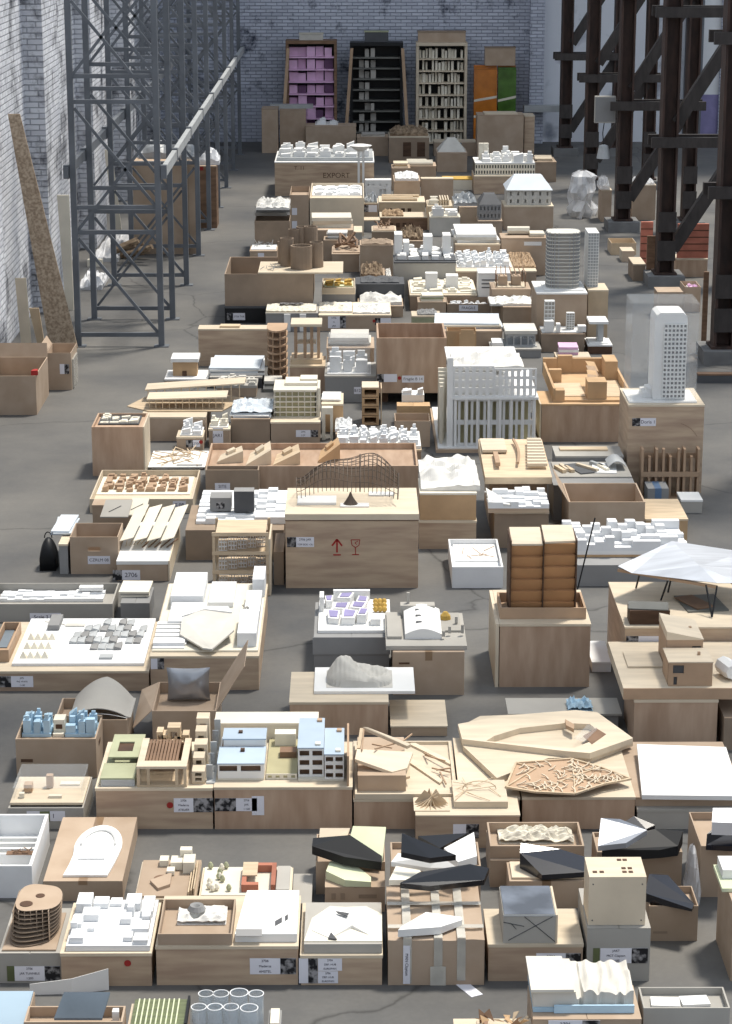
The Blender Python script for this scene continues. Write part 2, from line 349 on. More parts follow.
def crate(label, x0, x1, ytb, ytf, yf, z0=0, m='ply', name='plywood_crate', cat='crate', lid=True, group=None, rz=0, lt=None, ml='plyl', dmax=None):
    """closed plywood crate: carcass, lid, end boards"""
    t = box_T(name, label, cat, x0, x1, ytb, ytf, yf, z0, group, rz, dmax); w, d, h = t.w, t.d, t.h
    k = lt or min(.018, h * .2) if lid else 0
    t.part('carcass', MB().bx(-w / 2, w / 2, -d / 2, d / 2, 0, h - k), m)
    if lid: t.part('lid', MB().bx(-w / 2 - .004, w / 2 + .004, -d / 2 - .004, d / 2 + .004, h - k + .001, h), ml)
    return t
def cbox(label, x0, x1, ytb, ytf, yf, z0=0, m='card', name='cardboard_box', cat='box', group=None, rz=0, tape=True, dmax=None):
    """closed cardboard box: body, two top flaps meeting, tape"""
    t = box_T(name, label, cat, x0, x1, ytb, ytf, yf, z0, group, rz, dmax); w, d, h = t.w, t.d, t.h
    t.part('body', MB().bx(-w / 2, w / 2, -d / 2, d / 2, 0, h - .006), m)
    for s in (-1, 1): t.part('top_flap', MB().bx(-w / 2 if s < 0 else .002, -.002 if s < 0 else w / 2, -d / 2, d / 2, h - .005, h - .001), m)
    if tape: t.part('tape', MB().bx(-.025, .025, -d / 2 - .001, d / 2, h - .0009, h).bx(-.025, .025, -d / 2 - .001, -d / 2 - .0002, h * .8, h), 'tape')
    return t
def obox(label, x0, x1, ytb, ytf, yf, z0=0, m='card', mi=None, name='open_cardboard_box', cat='box', group=None, rz=0, flaps='', hole=False, t_=None, fl=.5, dmax=None, fill=.0, backup=0):
    """open box; ytb is the row of the back rim's top, flaps: letters f b l r for folded-out flaps"""
    t = box_T(name, label, cat, x0, x1, ytb, ytf, yf, z0, group, rz, dmax); w, d, h = t.w, t.d, t.h
    k = t_ or max(.006, min(.014, w * .02)); t.k = k
    b = MB().bx(-w / 2, w / 2, -d / 2, d / 2, 0, k)
    hb = h + backup
    b.bx(-w / 2, w / 2, d / 2 - k, d / 2, k, hb).bx(-w / 2, -w / 2 + k, -d / 2 + k, d / 2 - k, k, h).bx(w / 2 - k, w / 2, -d / 2 + k, d / 2 - k, k, h)
    if hole:
        hw, z1, z2 = min(.05, w * .13), h * .62, h * .62 + min(.035, h * .12)
        b.bx(-w / 2, -hw, -d / 2, -d / 2 + k, k, h).bx(hw, w / 2, -d / 2, -d / 2 + k, k, h).bx(-hw, hw, -d / 2, -d / 2 + k, k, z1).bx(-hw, hw, -d / 2, -d / 2 + k, z2, h)
    else: b.bx(-w / 2, w / 2, -d / 2, -d / 2 + k, k, h)
    t.part('body', b, m)
    L = min(d, w) * fl
    g = .003
    for c in flaps:
        if c in 'fF':
            a = 2.5 if c == 'f' else 1.1; t.part('flap', MB().plate([(-w / 2, -d / 2 - g, h), (w / 2, -d / 2 - g, h), (w / 2 - .01, -d / 2 - g - L * math.sin(a), h + L * math.cos(a)), (-w / 2 + .01, -d / 2 - g - L * math.sin(a), h + L * math.cos(a))], -.004), m)
        if c == 'b': t.part('flap', MB().plate([(-w / 2, d / 2 + g, hb), (w / 2, d / 2 + g, hb), (w / 2 - .01, d / 2 + L * .35, hb + L * .9), (-w / 2 + .01, d / 2 + L * .35, hb + L * .9)], .004), m)
        if c == 'l': t.part('flap', MB().plate([(-w / 2 - g, -d / 2, h), (-w / 2 - g, d / 2, h), (-w / 2 - L * .8, d / 2 - .01, h - L * .5), (-w / 2 - L * .8, -d / 2 + .01, h - L * .5)], .004), m)
        if c == 'r': t.part('flap', MB().plate([(w / 2 + g, -d / 2, h), (w / 2 + g, d / 2, h), (w / 2 + L * .8, d / 2 - .01, h - L * .5), (w / 2 + L * .8, -d / 2 + .01, h - L * .5)], .004), m)
        if c == 'L': t.part('flap', MB().plate([(-w / 2 - g, -d / 2, h), (-w / 2 - g, d / 2, h), (-w / 2 - L * .5, d / 2 - .01, h + L * .8), (-w / 2 - L * .5, -d / 2 + .01, h + L * .8)], .004), m)
        if c == 'R': t.part('flap', MB().plate([(w / 2 + g, -d / 2, h), (w / 2 + g, d / 2, h), (w / 2 + L * .5, d / 2 - .01, h + L * .8), (w / 2 + L * .5, -d / 2 + .01, h + L * .8)], .004), m)
    t.inz = t.z0 + k + .001
    BOXES.pop(); BOXES.append((t.cx - w / 2, t.cx + w / 2, t.cy - d / 2, t.cy + d / 2, t.z0, t.z0 + k + (h * fill if fill else 0)))
    e_ = k + .004; rect = (t.cx - w / 2 + e_, t.cx + w / 2 - e_, t.cy - d / 2 + e_, t.cy + d / 2 - e_)
    t.fillz = t.z0 + h * fill
    if fill: t.part('packing', MB().bx(-w / 2 + k + .001, w / 2 - k - .001, -d / 2 + k + .001, d / 2 - k - .001, k + .001, h * fill), m); t.fillz += .001
    INS.setdefault(round(t.inz, 5), []).append(rect); INS.setdefault(round(t.fillz, 5), []).append(rect)
    return t
def board(name, label, cat, x0, x1, yb, yf, z0, th=.012, m='white', group=None, rz=0, pn='baseboard', d=None):
    """a thing starting with a base board whose top edge pixels are given at its underside plane z0"""
    t = T(name, label, cat, x0, x1, yb, yf, z0, group, rz, d); t.h = th
    if th: t.part(pn, MB().bx(-t.w / 2, t.w / 2, -t.d / 2, t.d / 2, 0, th), m)
    if t.d < .02: print('BADBOARD', label, round(t.d, 3))
    return t
# ---------------------------------------------------------------- what models are made of
def blocks(t, n, h0, h1, m='wfoam', box=(0, 1, 0, 1), s=(.08, .22), z=None, pn='building_block', rot=0, cell=True):
    """n separate little blocks over the fractional region of the base"""
    r = t.rnd; z = t.h if z is None else z
    X0, X1 = -t.w / 2 + t.w * box[0], -t.w / 2 + t.w * box[1]; Y0, Y1 = -t.d / 2 + t.d * box[2], -t.d / 2 + t.d * box[3]
    W, D = X1 - X0, Y1 - Y0
    nx = max(1, round(math.sqrt(n * W / max(D, .01)))); ny = max(1, math.ceil(n / nx)); k = 0
    for j in range(ny):
        for i in range(nx):
            if k >= n: return
            k += 1; cw, cd = W / nx, D / ny
            bw, bd = cw * r.uniform(.5, .92), cd * r.uniform(.5, .92)
            cx = X0 + cw * (i + .5) + (cw - bw) * r.uniform(-.4, .4); cy = Y0 + cd * (j + .5) + (cd - bd) * r.uniform(-.4, .4)
            hh = r.uniform(h0, h1); mb = MB()
            mb.bx(cx - bw / 2, cx + bw / 2, cy - bd / 2, cy + bd / 2, z, z + hh)
            if r.random() < .45: mb.bx(cx - bw / 2 * r.uniform(.2, .8), cx + bw / 2 * .6, cy - bd / 2 * .6, cy + bd / 2 * r.uniform(.2, .8), z + hh, z + hh * r.uniform(1.2, 1.6))
            elif r.random() < .4: mb.prism([(cx - bw / 2, cy - bd / 2), (cx + bw / 2, cy - bd / 2), (cx + bw / 2, cy + bd / 2), (cx - bw / 2, cy + bd / 2)], z + hh, lambda x, y, c=cx, b=bw, q=z + hh, g=hh: q + .001 + g * .4 * (x - c + b / 2) / b)
            t.part(pn, mb, m)
def cityslab(t, n, h0, h1, m='wfoam', box=(0, 1, 0, 1), z=None, pn='carved_city_relief', step=.5):
    """one carved relief: a stepped height field (one continuous piece of foam)"""
    r = t.rnd; z = t.h if z is None else z
    X0, X1 = -t.w / 2 + t.w * box[0], -t.w / 2 + t.w * box[1]; Y0, Y1 = -t.d / 2 + t.d * box[2], -t.d / 2 + t.d * box[3]
    W, D = X1 - X0, Y1 - Y0; nx = max(3, round(math.sqrt(n * W / max(D, .02)))); ny = max(3, math.ceil(n / nx))
    xs = [X0 + W * i / nx for i in range(nx + 1)]; ys = [Y0 + D * j / ny for j in range(ny + 1)]
    hs = {}
    for j in range(ny):
        for i in range(nx):
            q = r.random(); hs[i, j] = h0 if q < step * .6 else r.uniform(h0, h1)
            if q > .55 and i and r.random() < .5: hs[i, j] = hs[i - 1, j]
    mb = MB()
    for j in range(ny):
        for i in range(nx):
            h = hs[i, j]; a = len(mb.v); x0, x1, y0, y1 = xs[i], xs[i + 1], ys[j], ys[j + 1]
            mb.v += [(x0, y0, z + h), (x1, y0, z + h), (x1, y1, z + h), (x0, y1, z + h)]; mb.f.append((a, a + 1, a + 2, a + 3))
            for (di, dj, p, q) in ((1, 0, (x1, y0), (x1, y1)), (-1, 0, (x0, y1), (x0, y0)), (0, 1, (x1, y1), (x0, y1)), (0, -1, (x0, y0), (x1, y0))):
                g = hs.get((i + di, j + dj), 0)
                if g < h: a = len(mb.v); mb.v += [(*p, z + g), (*q, z + g), (*q, z + h), (*p, z + h)]; mb.f.append((a, a + 1, a + 2, a + 3))
    a = len(mb.v); mb.v += [(X0, Y0, z), (X0, Y1, z), (X1, Y1, z), (X1, Y0, z)]; mb.f.append((a, a + 1, a + 2, a + 3))
    return t.part(pn, mb, m)
def sticks(t, n, L, r0, m='balsa', box=(.1, .9, .1, .9), z=None, h=.05, pn='stick'):
    r = t.rnd; z = t.h if z is None else z
    for k in range(n):
        x = -t.w / 2 + t.w * r.uniform(box[0], box[1]); y = -t.d / 2 + t.d * r.uniform(box[2], box[3]); a = r.uniform(0, PI); l = L * r.uniform(.5, 1)
        dx, dy = l / 2 * math.cos(a), l / 2 * math.sin(a) ; lim = lambda v, q: max(-q + r0, min(q - r0, v))
        t.part(pn, MB().bar((lim(x - dx, t.w / 2), lim(y - dy, t.d / 2), z + r0 + r.uniform(0, h * .3)), (lim(x + dx, t.w / 2), lim(y + dy, t.d / 2), z + r0 + r.uniform(0, h)), r0), m)
def crumple(t, x0, x1, y0, y1, z, h, m='wfoam', pn='crumpled_sheet', f=5, n=20, th=.004, solid=False, label=None):
    o = t.rnd.uniform(0, 90); W, D = x1 - x0, y1 - y0
    def fn(u, v):
        e = min(1, 6 * min(u, 1 - u, v, 1 - v)) * .6 + .4
        a = nz(Vector((u * f, v * f * D / W, o))); b = nz(Vector((u * f * 2.6, v * f * 2.6, o + 9)))
        g = 1 - abs(a) * 1.6 + b * .35
        return (x0 + W * (u + .02 * b * (0 < u < 1)), y0 + D * (v + .02 * a * (0 < v < 1)), z + th + .001 + h * max(0, min(1, g * .8)) * e)
    return t.part(pn, MB().sheet(x0, x1, y0, y1, fn, n, max(6, int(n * .7)), th, base=z if solid else None), m, label=label)
def facade_box(t, x0, x1, y0, y1, z0, z1, nb, nf, m='white', mg='glassd', sides=2, q=.35, pn='floor_block', roof=None):
    """a storeyed model block: core, floor slabs and real mullions on the front and sides"""
    W, D, Hh = x1 - x0, y1 - y0, z1 - z0; fh = Hh / nf; sl = fh * q * .6; in_ = min(W, D) * .05
    t.part('glazed_core', MB().bx(x0 + in_, x1 - in_, y0 + in_, y1 - in_, z0, z1 - sl), mg)
    g = MB()
    for k in range(nf + 1): g.bx(x0, x1, y0, y1, z0 + k * fh - (sl if k else 0), z0 + k * fh + (0 if k else sl * .3))
    t.part('floor_slats', g, m)
    g = MB(); bw = W / nb; mw = bw * q * .5
    for k in range(nb + 1):
        x = x0 + k * bw
        for yy in (y0, y1): g.bx(max(x0, x - mw / 2) , min(x1, x + mw / 2), yy - (.0 if yy == y0 else in_ * .7) - (.001 if yy == y0 else -.001), yy + (in_ * .7 if yy == y0 else 0), z0, z1)
    ns = max(1, round(D / bw))
    for k in range(1, ns):
        y = y0 + D * k / ns
        for xx in (x0, x1): g.bx(xx - (0 if xx == x0 else in_ * .7) - (.001 if xx == x0 else -.001), xx + (in_ * .7 if xx == x0 else 0), y - mw / 2, y + mw / 2, z0, z1)
    t.part('facade_frame', g, m)
    if roof is not None: t.part('roof_slab', MB().bx(x0 - .003, x1 + .003, y0 - .003, y1 + .003, z1 + .0005, z1 + roof), m)
def wall_holes(mb, x0, x1, y0, y1, z0, z1, holes, mx=None):
    """a wall in the xz plane with rectangular holes (fractions), as one grid of boxes"""
    xs = sorted({0, 1, *[h[0] for h in holes], *[h[1] for h in holes]}); zs = sorted({0, 1, *[h[2] for h in holes], *[h[3] for h in holes]})
    for i in range(len(xs) - 1):
        run = None
        for j in range(len(zs) - 1):
            cx, cz = (xs[i] + xs[i + 1]) / 2, (zs[j] + zs[j + 1]) / 2
            if any(h[0] < cx < h[1] and h[2] < cz < h[3] for h in holes): continue
            mb.bx(x0 + (x1 - x0) * xs[i], x0 + (x1 - x0) * xs[i + 1], y0, y1, z0 + (z1 - z0) * zs[j], z0 + (z1 - z0) * zs[j + 1], mx)
    return mb
def grid_holes(nx, nz_, mx=.25, mz=.25):
    return [((i + mx) / nx, (i + 1 - mx) / nx, (j + mz) / nz_, (j + 1 - mz) / nz_) for i in range(nx) for j in range(nz_)]
def top_write(t, s, x, y, z, h, mw, m='ink', rz=0): return write(s, t.o, x, y, z, h, mw, m, True, rz)
# ================================================================ setting
def struct(name, mb, m, parent=None): return mb.build(name, m, parent, kind='structure')
yr = lambda q: P(353, q).y                        # ground distance of a pixel row
YW = yr(142)
XL, XPI, XR = -4.2, -3.95, 13.0
struct('floor', MB().bx(XL - .3, XR + .3, 2, YW + .3, -.2, 0), 'floor')
wl = MB().bx(XL - .3, XL, 2, YW, 0, 6.5)
struct('wall_left', wl, 'brickL')
sts = [1 / (.0023 + .0004 * k) - 122 for k in range(-3, 5)]
for k, q in enumerate(sts):
    if q < 142: continue
    y = yr(q); struct('trim_%d' % (k + 1), MB().bx(XL, XPI, y, y + 1.5, 0, 6.5), 'brickL')
# back wall with a projecting pier and a white plastered bay; a bright doorway at its right end
xa, xb_ = PY(528, 100, YW).x, PY(542, 100, YW).x
xd0, xd1 = PY(700, 100, YW).x, PY(719, 100, YW).x
zt = PY(700, 12, YW).z
struct('wall_back', MB().bx(XL - .3, xa, YW, YW + .4, 0, 9).bx(xd1, XR + .3, YW, YW + .4, 0, 9), 'brickB')
struct('wall_back_plastered', MB().bx(xb_, PY(683, 100, YW).x, YW, YW + .4, 0, 9).bx(PY(683, 100, YW).x, xd1, YW, YW + .4, PY(700, -8, YW).z, 9), 'plasterB')
struct('trim_9', MB().bx(xa, xb_, YW - .35, YW + .4, 0, 9), 'brickB')
struct('trim_10', MB().bx(PY(683, 100, YW).x, xd0, YW - .2, YW + .4, 0, PY(700, -8, YW).z), 'steel')
dr = struct('doorway_daylight', MB().bx(xd0, xd1, YW + .1, YW + .15, PY(700, 112, YW).z * .98, PY(700, -8, YW).z), 'whitewin')  # white panel whose colour stands in for daylight beyond the doorway
struct('door_panel', MB().bx(xd0, xd1, YW + .08, YW + .15, 0, PY(700, 95, YW).z), 'lav', dr)
struct('trim_11', MB().bx(PY(522, 100, YW).x, PY(562, 100, YW).x, YW - .7, YW - .36, PY(540, 109, YW).z, PY(540, 103, YW).z), 'lsteel')
# pipe down the left wall
struct('trim_12', MB().tube([(XL + .06, yr(372), 0), (XL + .06, yr(372), 6.4)], .035, 8), 'steel')

# -- grey steel lattice frames down the left side
XF0, XF1 = -3.35, -2.34
fr_rows = [346, 319] + [1 / (.002457 + .000193 * k) - 122 for k in range(7)]
FW = [('first', 'nearest the camera'), ('second', ''), ('third', ''), ('fourth', ''), ('fifth', ''), ('sixth', ''), ('seventh', ''), ('eighth', ''), ('last', 'nearest the back wall')]
FTOP = 5.2
for k, q in enumerate(fr_rows):
    y = yr(q)
    lb = 'grey steel lattice frame, %s in the row counted from the viewer along the brick wall' % FW[k][0]
    t = T('lattice_mast', lb, 'lattice mast', 353, 360, 0, q, 0, 'grey lattice frames along the left wall', d=0)
    t.o.location = ((XF0 + XF1) / 2, y, 0); hw = (XF1 - XF0) / 2
    for s in (-1, 1):
        x = s * hw
        t.part('post', MB().bx(x - .035, x + .035, -.04, .04, .012, FTOP), 'steel')
        t.part('base_plate', MB().bx(x - .09, x + .09, -.08, .08, 0, .012), 'steel')
    z = .12; i = 0
    while z < FTOP:
        t.part('crossbar', MB().bx(-hw + .035, hw - .035, -.02, .02, z, z + .05), 'steel')
        if z + 1.25 < FTOP:
            a, b = (hw - .04, -hw + .04) if (i + k // 3) % 3 != 1 else (-hw + .04, hw - .04)
            t.part('diagonal_brace', MB().bar((a, .0, z + .05), (b, .0, z + 1.2), .035), 'steel')
            if i % 2 == 0 and k > 0: t.part('diagonal_brace', MB().bar((-a, .045, z + .05), (-b, .045, z + 1.2), .03), 'steel')
        z += 1.25 if i % 2 == 0 else .3
        i += 1 if z < FTOP else 1
# long pale rails clamped along the frames
y0, y1 = yr(346) - .1, yr(fr_rows[-1]) + .3
for x, lb in ((XF1 + .075, 'long pale steel rail running along the hall side of the lattice frames'), (XF0 - .075, 'long steel rail running along the wall side of the lattice frames')):
    z = 2.12; t = T('steel_rail', lb, 'rail', 353, 360, 0, 300, 0, d=0); t.o.location = (x, y0, z)
    seg = fr_rows
    t.part('rail', MB().bx(-.03, .03, 0 if x < -3 else .15, y1 - y0, -.06, .06), 'lsteel' if x > -3 else 'steel')
    for q in seg: t.part('clamp', MB().bx(-.034, .034, yr(q) - y0 - .05, yr(q) - y0 + .05, -.08, .08), 'steel')
# -- rusty trestle columns down the right side
XC0, XC1 = 4.35, 5.41
for k in range(-1, 5):
    q = 1 / (.002075 + .000384 * k) - 122; y = yr(q)
    lb = 'rusty brown steel trestle column, %s in the row along the hall side' % ['closest to the viewer and mostly out of the picture', 'first full one at the picture edge', 'second one, beside the red brick boards', 'third one, beside the plastic wrapped boxes', 'fourth one', 'last one, beside the back wall'][k + 1]
    t = T('trestle_column', lb, 'column', 353, 360, 0, q, 0, 'rusty trestle columns', d=0); t.o.location = (XC0, y, 0); t.o['kind'] = 'structure'
    wd = XC1 - XC0
    for x, ww in ((0, .115), (wd, .1)):
        t.part('plinth', MB().bx(x - ww - .14, x + ww + .14, -.32, .32, 0, .16), 'concrete')
        g = MB()   # I-section: two flanges and a web
        g.bx(x - ww, x - ww + .03, -.16, .16, .165, 7).bx(x + ww - .03, x + ww, -.16, .16, .165, 7).bx(x - ww + .03, x + ww - .03, -.02, .02, .165, 7)
        g.bx(x - ww - .04, x + ww + .04, -.2, .2, .16, .19)
        t.part('post', g, 'rust')
        for z in (.5, .9): t.part('splice_plate', MB().bx(x - ww - .012, x + ww + .012, -.175, -.162, z - .14, z + .14), 'dsteel')
    for z in (2.0, 3.75, 5.5):
        t.part('crossbeam', MB().bx(-.26, wd + .2, -.24, -.165, z - .07, z + .07).bx(-.26, wd + .2, .165, .24, z - .07, z + .07), 'dsteel')
        t.part('diagonal_brace', MB().bar((.1, 0, z - 1.5), (wd - .08, 0, z - .1), .17), 'dsteel')
# light fitting and cable hanging on the third column
q = 1 / (.002075 + .000384) - 122

# unseen strips added high over the hall to shade chosen floor bands
ZR = 9.0
def strip_y(q): return yr(q) + SUN.y / SUN.z * ZR
rb = MB()
for qa, qb in ((748, 712), (178, 150)):
    rb.bx(XL - .3, XR, strip_y(qa), strip_y(qb), ZR, ZR + .2)
struct('shade_strips', rb, 'greyb')
# ================================================================ helpers for pixel-read outlines
def pp(t, pn, m, pts, zb=0.0, zt=.02, label=None, parent=None):
    """a part whose top outline is read at pixels (px, py[, height]) over t's base plane"""
    top = []; 
    for p in pts:
        z = p[2] if len(p) > 2 else zt; v = t.at(p[0], p[1], z); top.append((v.x, v.y, z))
    a = sum(top[i - 1][0] * top[i][1] - top[i][0] * top[i - 1][1] for i in range(len(top)))
    if a < 0: top = top[::-1]
    n = len(top); bz = (lambda z: zb) if not callable(zb) else zb
    mb = MB().add([(x, y, bz(z)) for x, y, z in top] + top, [tuple(range(n - 1, -1, -1)), tuple(range(n, 2 * n))] + [(i, (i + 1) % n, n + (i + 1) % n, n + i) for i in range(n)])
    return t.part(pn, mb, m, label=label, parent=parent)
def thing_pp(name, label, cat, m, pts, z0, zb=0.0, zt=.02, pn='body', group=None):
    xs = [p[0] for p in pts]; ys = [p[1] for p in pts]
    t = T(name, label, cat, min(xs), max(xs), min(ys), max(ys), z0, group)
    pp(t, pn, m, pts, zb, zt); t.h = zt; return t
def thinp(zth): return lambda z: max(0.0005, z - zth)
def stand(t_or_z): return t_or_z.top if isinstance(t_or_z, T) else t_or_z

# ================================================================ front row, cut by the lower edge of the picture
b = cbox('brown carton in the front left corner under the pale blue board', -45, 24, 992, 1036, 1078)
board('acrylic_board', 'pale blue translucent board lying on the front left corner carton', 'board', -40, 22, 994, 1034, b.top, .016, 'pblue', pn='sheet')
b = obox('open brown carton holding the dark blue-grey sheet in the front row', 26, 124, 1006, 1022, 1072, fill=.8)
t = thing_pp('acrylic_sheet', 'blue-grey translucent sheet tilted up in an open carton at the front', 'sheet', 'bgrey', [(54, 1018, .055), (102, 1018, .055), (110, 992, .16), (64, 992, .16)], b.fillz, thinp(.012), pn='sheet')
thing_pp('card_offcut', 'small white card standing at the right end inside the front open carton', 'card', 'white', [(112, 1012), (119, 1012), (119, 1008), (113, 1008)], b.fillz, 0, .06)
b = crate('low plywood box under the olive ribbed tray', 128, 186, 1004, 1034, 1075)
t = board('ribbed_tray', 'olive green ribbed acrylic tray with a dark edge in the front row', 'tray', 130, 184, 1003, 1031, b.top, .02, 'olive')
g = MB()
for k in range(9): g.bx(-t.w / 2 + .02 + k * (t.w - .04) / 9, -t.w / 2 + .026 + k * (t.w - .04) / 9, -t.d / 2 + .015, t.d / 2 - .01, .0205, .03)
t.part('rib_slats', g, 'lgreen'); t.part('dark_edge', MB().bx(t.w / 2 + .001, t.w / 2 + .012, -t.d / 2, t.d / 2, 0, .04), 'black')
t = T('acrylic_tube_model', 'bundle of upright clear acrylic tubes standing at the front edge', 'model', 196, 266, 1040, 1066, 0)
t.part('baseboard', MB().bx(-t.w / 2, t.w / 2, -t.d / 2, t.d / 2, 0, .01), 'greyc')
for i, (px, py, r) in enumerate([(200, 1062, .036), (216, 1062, .036), (232, 1062, .036), (250, 1063, .042), (207, 1050, .036), (222, 1050, .038), (240, 1049, .044), (257, 1050, .036)]):
    p = t.at(px, py, .01); hh = .30 if i < 4 else .31
    g = MB(); n = 20; o = len(g.v)
    for rr, z in ((r, .011), (r, hh), (r * .93, hh), (r * .93, .011)):
        for j in range(n): g.v.append((p.x + rr * math.cos(2 * PI * j / n), p.y + rr * math.sin(2 * PI * j / n), z))
    for k in range(4):
        for j in range(n): g.f.append((k * n + j, k * n + (j + 1) % n, ((k + 1) % 4) * n + (j + 1) % n, ((k + 1) % 4) * n + j))
    t.part('tube', g, 'glasst', smooth=False)
    t.part('rim_line', MB().tube([(p.x + r * math.cos(2 * PI * j / 20), p.y + r * math.sin(2 * PI * j / 20), hh + .002) for j in range(21)], .0025, 4), 'whitewin')
b = cbox('small grey carton beside the clear tubes', 268, 281, 1010, 1030, 1062, m='greyb', tape=False)
board('foam_block', 'small cream foam block on the grey carton beside the tubes', 'block', 270, 279, 1012, 1027, b.top, .02, 'cream')
b = crate('plywood box cut by the lower edge, under the splintered wood', 456, 534, 1019, 1046, 1080)
t = board('splintered_wood_model', 'tangle of broken orange-brown wood chips at the lower edge', 'model', 478, 524, 1021, 1034, b.top, .006, 'plyl')
for k in range(14):
    r = t.rnd; x, y = r.uniform(-.4, .4) * t.w, r.uniform(-.35, .35) * t.d; a = r.uniform(0, 6.3)
    t.part('wood_chip', MB().plate([(x, y, .008 + r.uniform(0, .03)), (x + .05 * math.cos(a), y + .04 * math.sin(a), .03 + r.uniform(0, .06)), (x + .06 * math.cos(a + .6), y + .05 * math.sin(a + .6), .01 + r.uniform(0, .05))], .003), r.choice(['brownw', 'balsa', 'kraft']))
# carved relief model on a brown carton
b = cbox('brown carton under the carved plaster cliff model', 532, 640, 985, 1019, 1066, tape=False)
b.tag(548, 1020, 600, 1036, ('2706', 'MASS'), 'r')
t = board('cliff_relief_model', 'carved cream cliff model on pale blue foam at the lower edge', 'model', 533, 634, 978, 1012, b.top, .022, 'blue', pn='foam_base')
t.part('foam_step', MB().bx(-t.w / 2 + .1, t.w / 2, -t.d / 2 - .012, -t.d / 2 - .001, 0, .04), 'blue')
f = t.px
def cliff(u, v):
    x = -t.w / 2 + t.w * u; y = -t.d / 2 + .01 + (t.d - .01) * v
    s = .5 + .5 * math.sin(u * 46 + nz(Vector((u * 8, v * 2, 1))) * 3)
    h = .075 if u < .42 else .066 + .03 * nz(Vector((u * 5, v * 3, 7))) + (.012 * s if u > .45 else 0)
    if .42 < u < .5: h = .04 + .03 * v
    if v < .02: h *= .96
    return (x, y + (.02 * s * (1 - v) if u > .45 else 0), .023 + max(.04, h))
t.part('plaster_cliff', MB().sheet(0, 1, 0, 1, cliff, 60, 14, .01, base=.0225), 'stone', smooth=False)
t.part('layer_board', MB().bx(-t.w / 2 - .01, -t.w * .08, -t.d / 2 + .0, t.d / 2, .1, .106), 'cream')
t.part('layer_board', MB().prism([(-t.w / 2 - .012, -t.d / 2 - .004), (-t.w * .1, -t.d / 2 - .004), (-t.w * .16, t.d / 2), (-t.w / 2 - .012, t.d / 2)], .107, .12), 'stone')
# grey open box with papers
b = obox('open grey carton with loose white papers at the lower right edge', 642, 728, 987, 1008, 1056, m='greyc', fill=.85, name='open_grey_box')
board('paper_sheet', 'white paper strip lying left inside the open grey carton', 'paper', 652, 681, 999, 1008, b.fillz, .012, 'white', rz=-4, pn='sheet')
board('paper_sheet', 'white paper strip lying right inside the open grey carton', 'paper', 682, 710, 998, 1007, b.fillz, .014, 'white', rz=5, pn='sheet')
# papers on the floor
t = T('folded_card_strip', 'long white card strip folded once, standing before the layered cardboard model', 'card', 30, 110, 985, 993, 0)
pl = [t.at(30, 995, 0), t.at(72, 994, 0), t.at(109, 990, 0)]
g = MB()
for i in (0, 1):
    a, c = pl[i], pl[i + 1]; n = Vector((-(c - a).y, (c - a).x, 0)).normalized() * .003
    zz = (.06, .085, .12)
    g.add([(a.x, a.y, 0), (c.x, c.y, 0), (c.x + n.x, c.y + n.y, 0), (a.x + n.x, a.y + n.y, 0), (a.x, a.y, zz[i]), (c.x, c.y, zz[i + 1]), (c.x + n.x, c.y + n.y, zz[i + 1]), (a.x + n.x, a.y + n.y, zz[i])], [(0, 3, 2, 1), (4, 5, 6, 7), (0, 1, 5, 4), (1, 2, 6, 5), (2, 3, 7, 6), (3, 0, 4, 7)])
t.part('card', g, 'white')
board('paper_slip', 'small printed paper slip lying on the floor before the taped carton', 'paper', 463, 476, 974, 997, 0, .003, 'paper', rz=28, pn='slip', d=.17)

# ================================================================ second row
A = cbox('grey carton under the layered cardboard model', 0, 62, 908, 953, 983, m='greyc', tape=False)
A.tag(15, 966, 60, 980.5, ('2706', 'JAR TUNNELS', '1:200'), 'r'); A.part('tape_square', MB().bx(A.fr(7, 970).x, A.fr(14.5, 970).x, -A.d / 2 - .003, -A.d / 2 - .001, A.fr(7, 981).z, A.fr(7, 966).z), 'olive')
t = board('layered_card_model', 'organic layered cardboard model with holes in its top, front left', 'model', 2, 56, 914, 951, A.top, .008, 'card')
r = t.rnd
for k in range(9):
    z = .012 + k * .021; pts = []
    for i in range(32):
        a = 2 * PI * i / 32; q = 1 - .012 * k + .05 * math.sin(2 * a + k * .2) + .05 * math.sin(3 * a + 1 + k * .1)
        c, sn = math.cos(a), math.sin(a); e = (abs(c) ** 3 + abs(sn) ** 3) ** (-1 / 3)
        pts.append((t.w * .44 * q * c * e + .003 * k, t.d * .42 * q * sn * e + .004 * k))
    t.part('contour_layer', MB().prism(pts, z, z + .0035), 'cardd' if k < 8 else 'card')
    if k < 8:
        g = MB()
        for u in range(7): g.bx(-t.w * .33 + t.w * .11 * u, -t.w * .33 + t.w * .11 * u + .003, -t.d * .3, t.d * .3, z + .004, z + .0205)
        t.part('spacer_lattice', g, 'card')
k = 8
t.part('roof_opening', MB().lathe([(.034, .184), (.034, .187), (.001, .187), (.001, .184)], 16, -.03, -.05), 'dwood'); t.part('roof_opening', MB().lathe([(.024, .184), (.024, .187), (.001, .187), (.001, .184)], 16, .03, .05), 'dwood')
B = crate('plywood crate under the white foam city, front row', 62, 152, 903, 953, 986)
B.part('red_sticker', MB().lathe([(.018, 0), (.018, .002)], 12), 'redp').location = (.11, -B.d / 2 - .003, .13)
B.o.children[-1].rotation_euler = (PI / 2, 0, 0)
t = board('foam_city_model', 'white foam city block model with square courtyards, second row left', 'model', 66, 150, 905, 951, B.top, .03, 'wfoam')
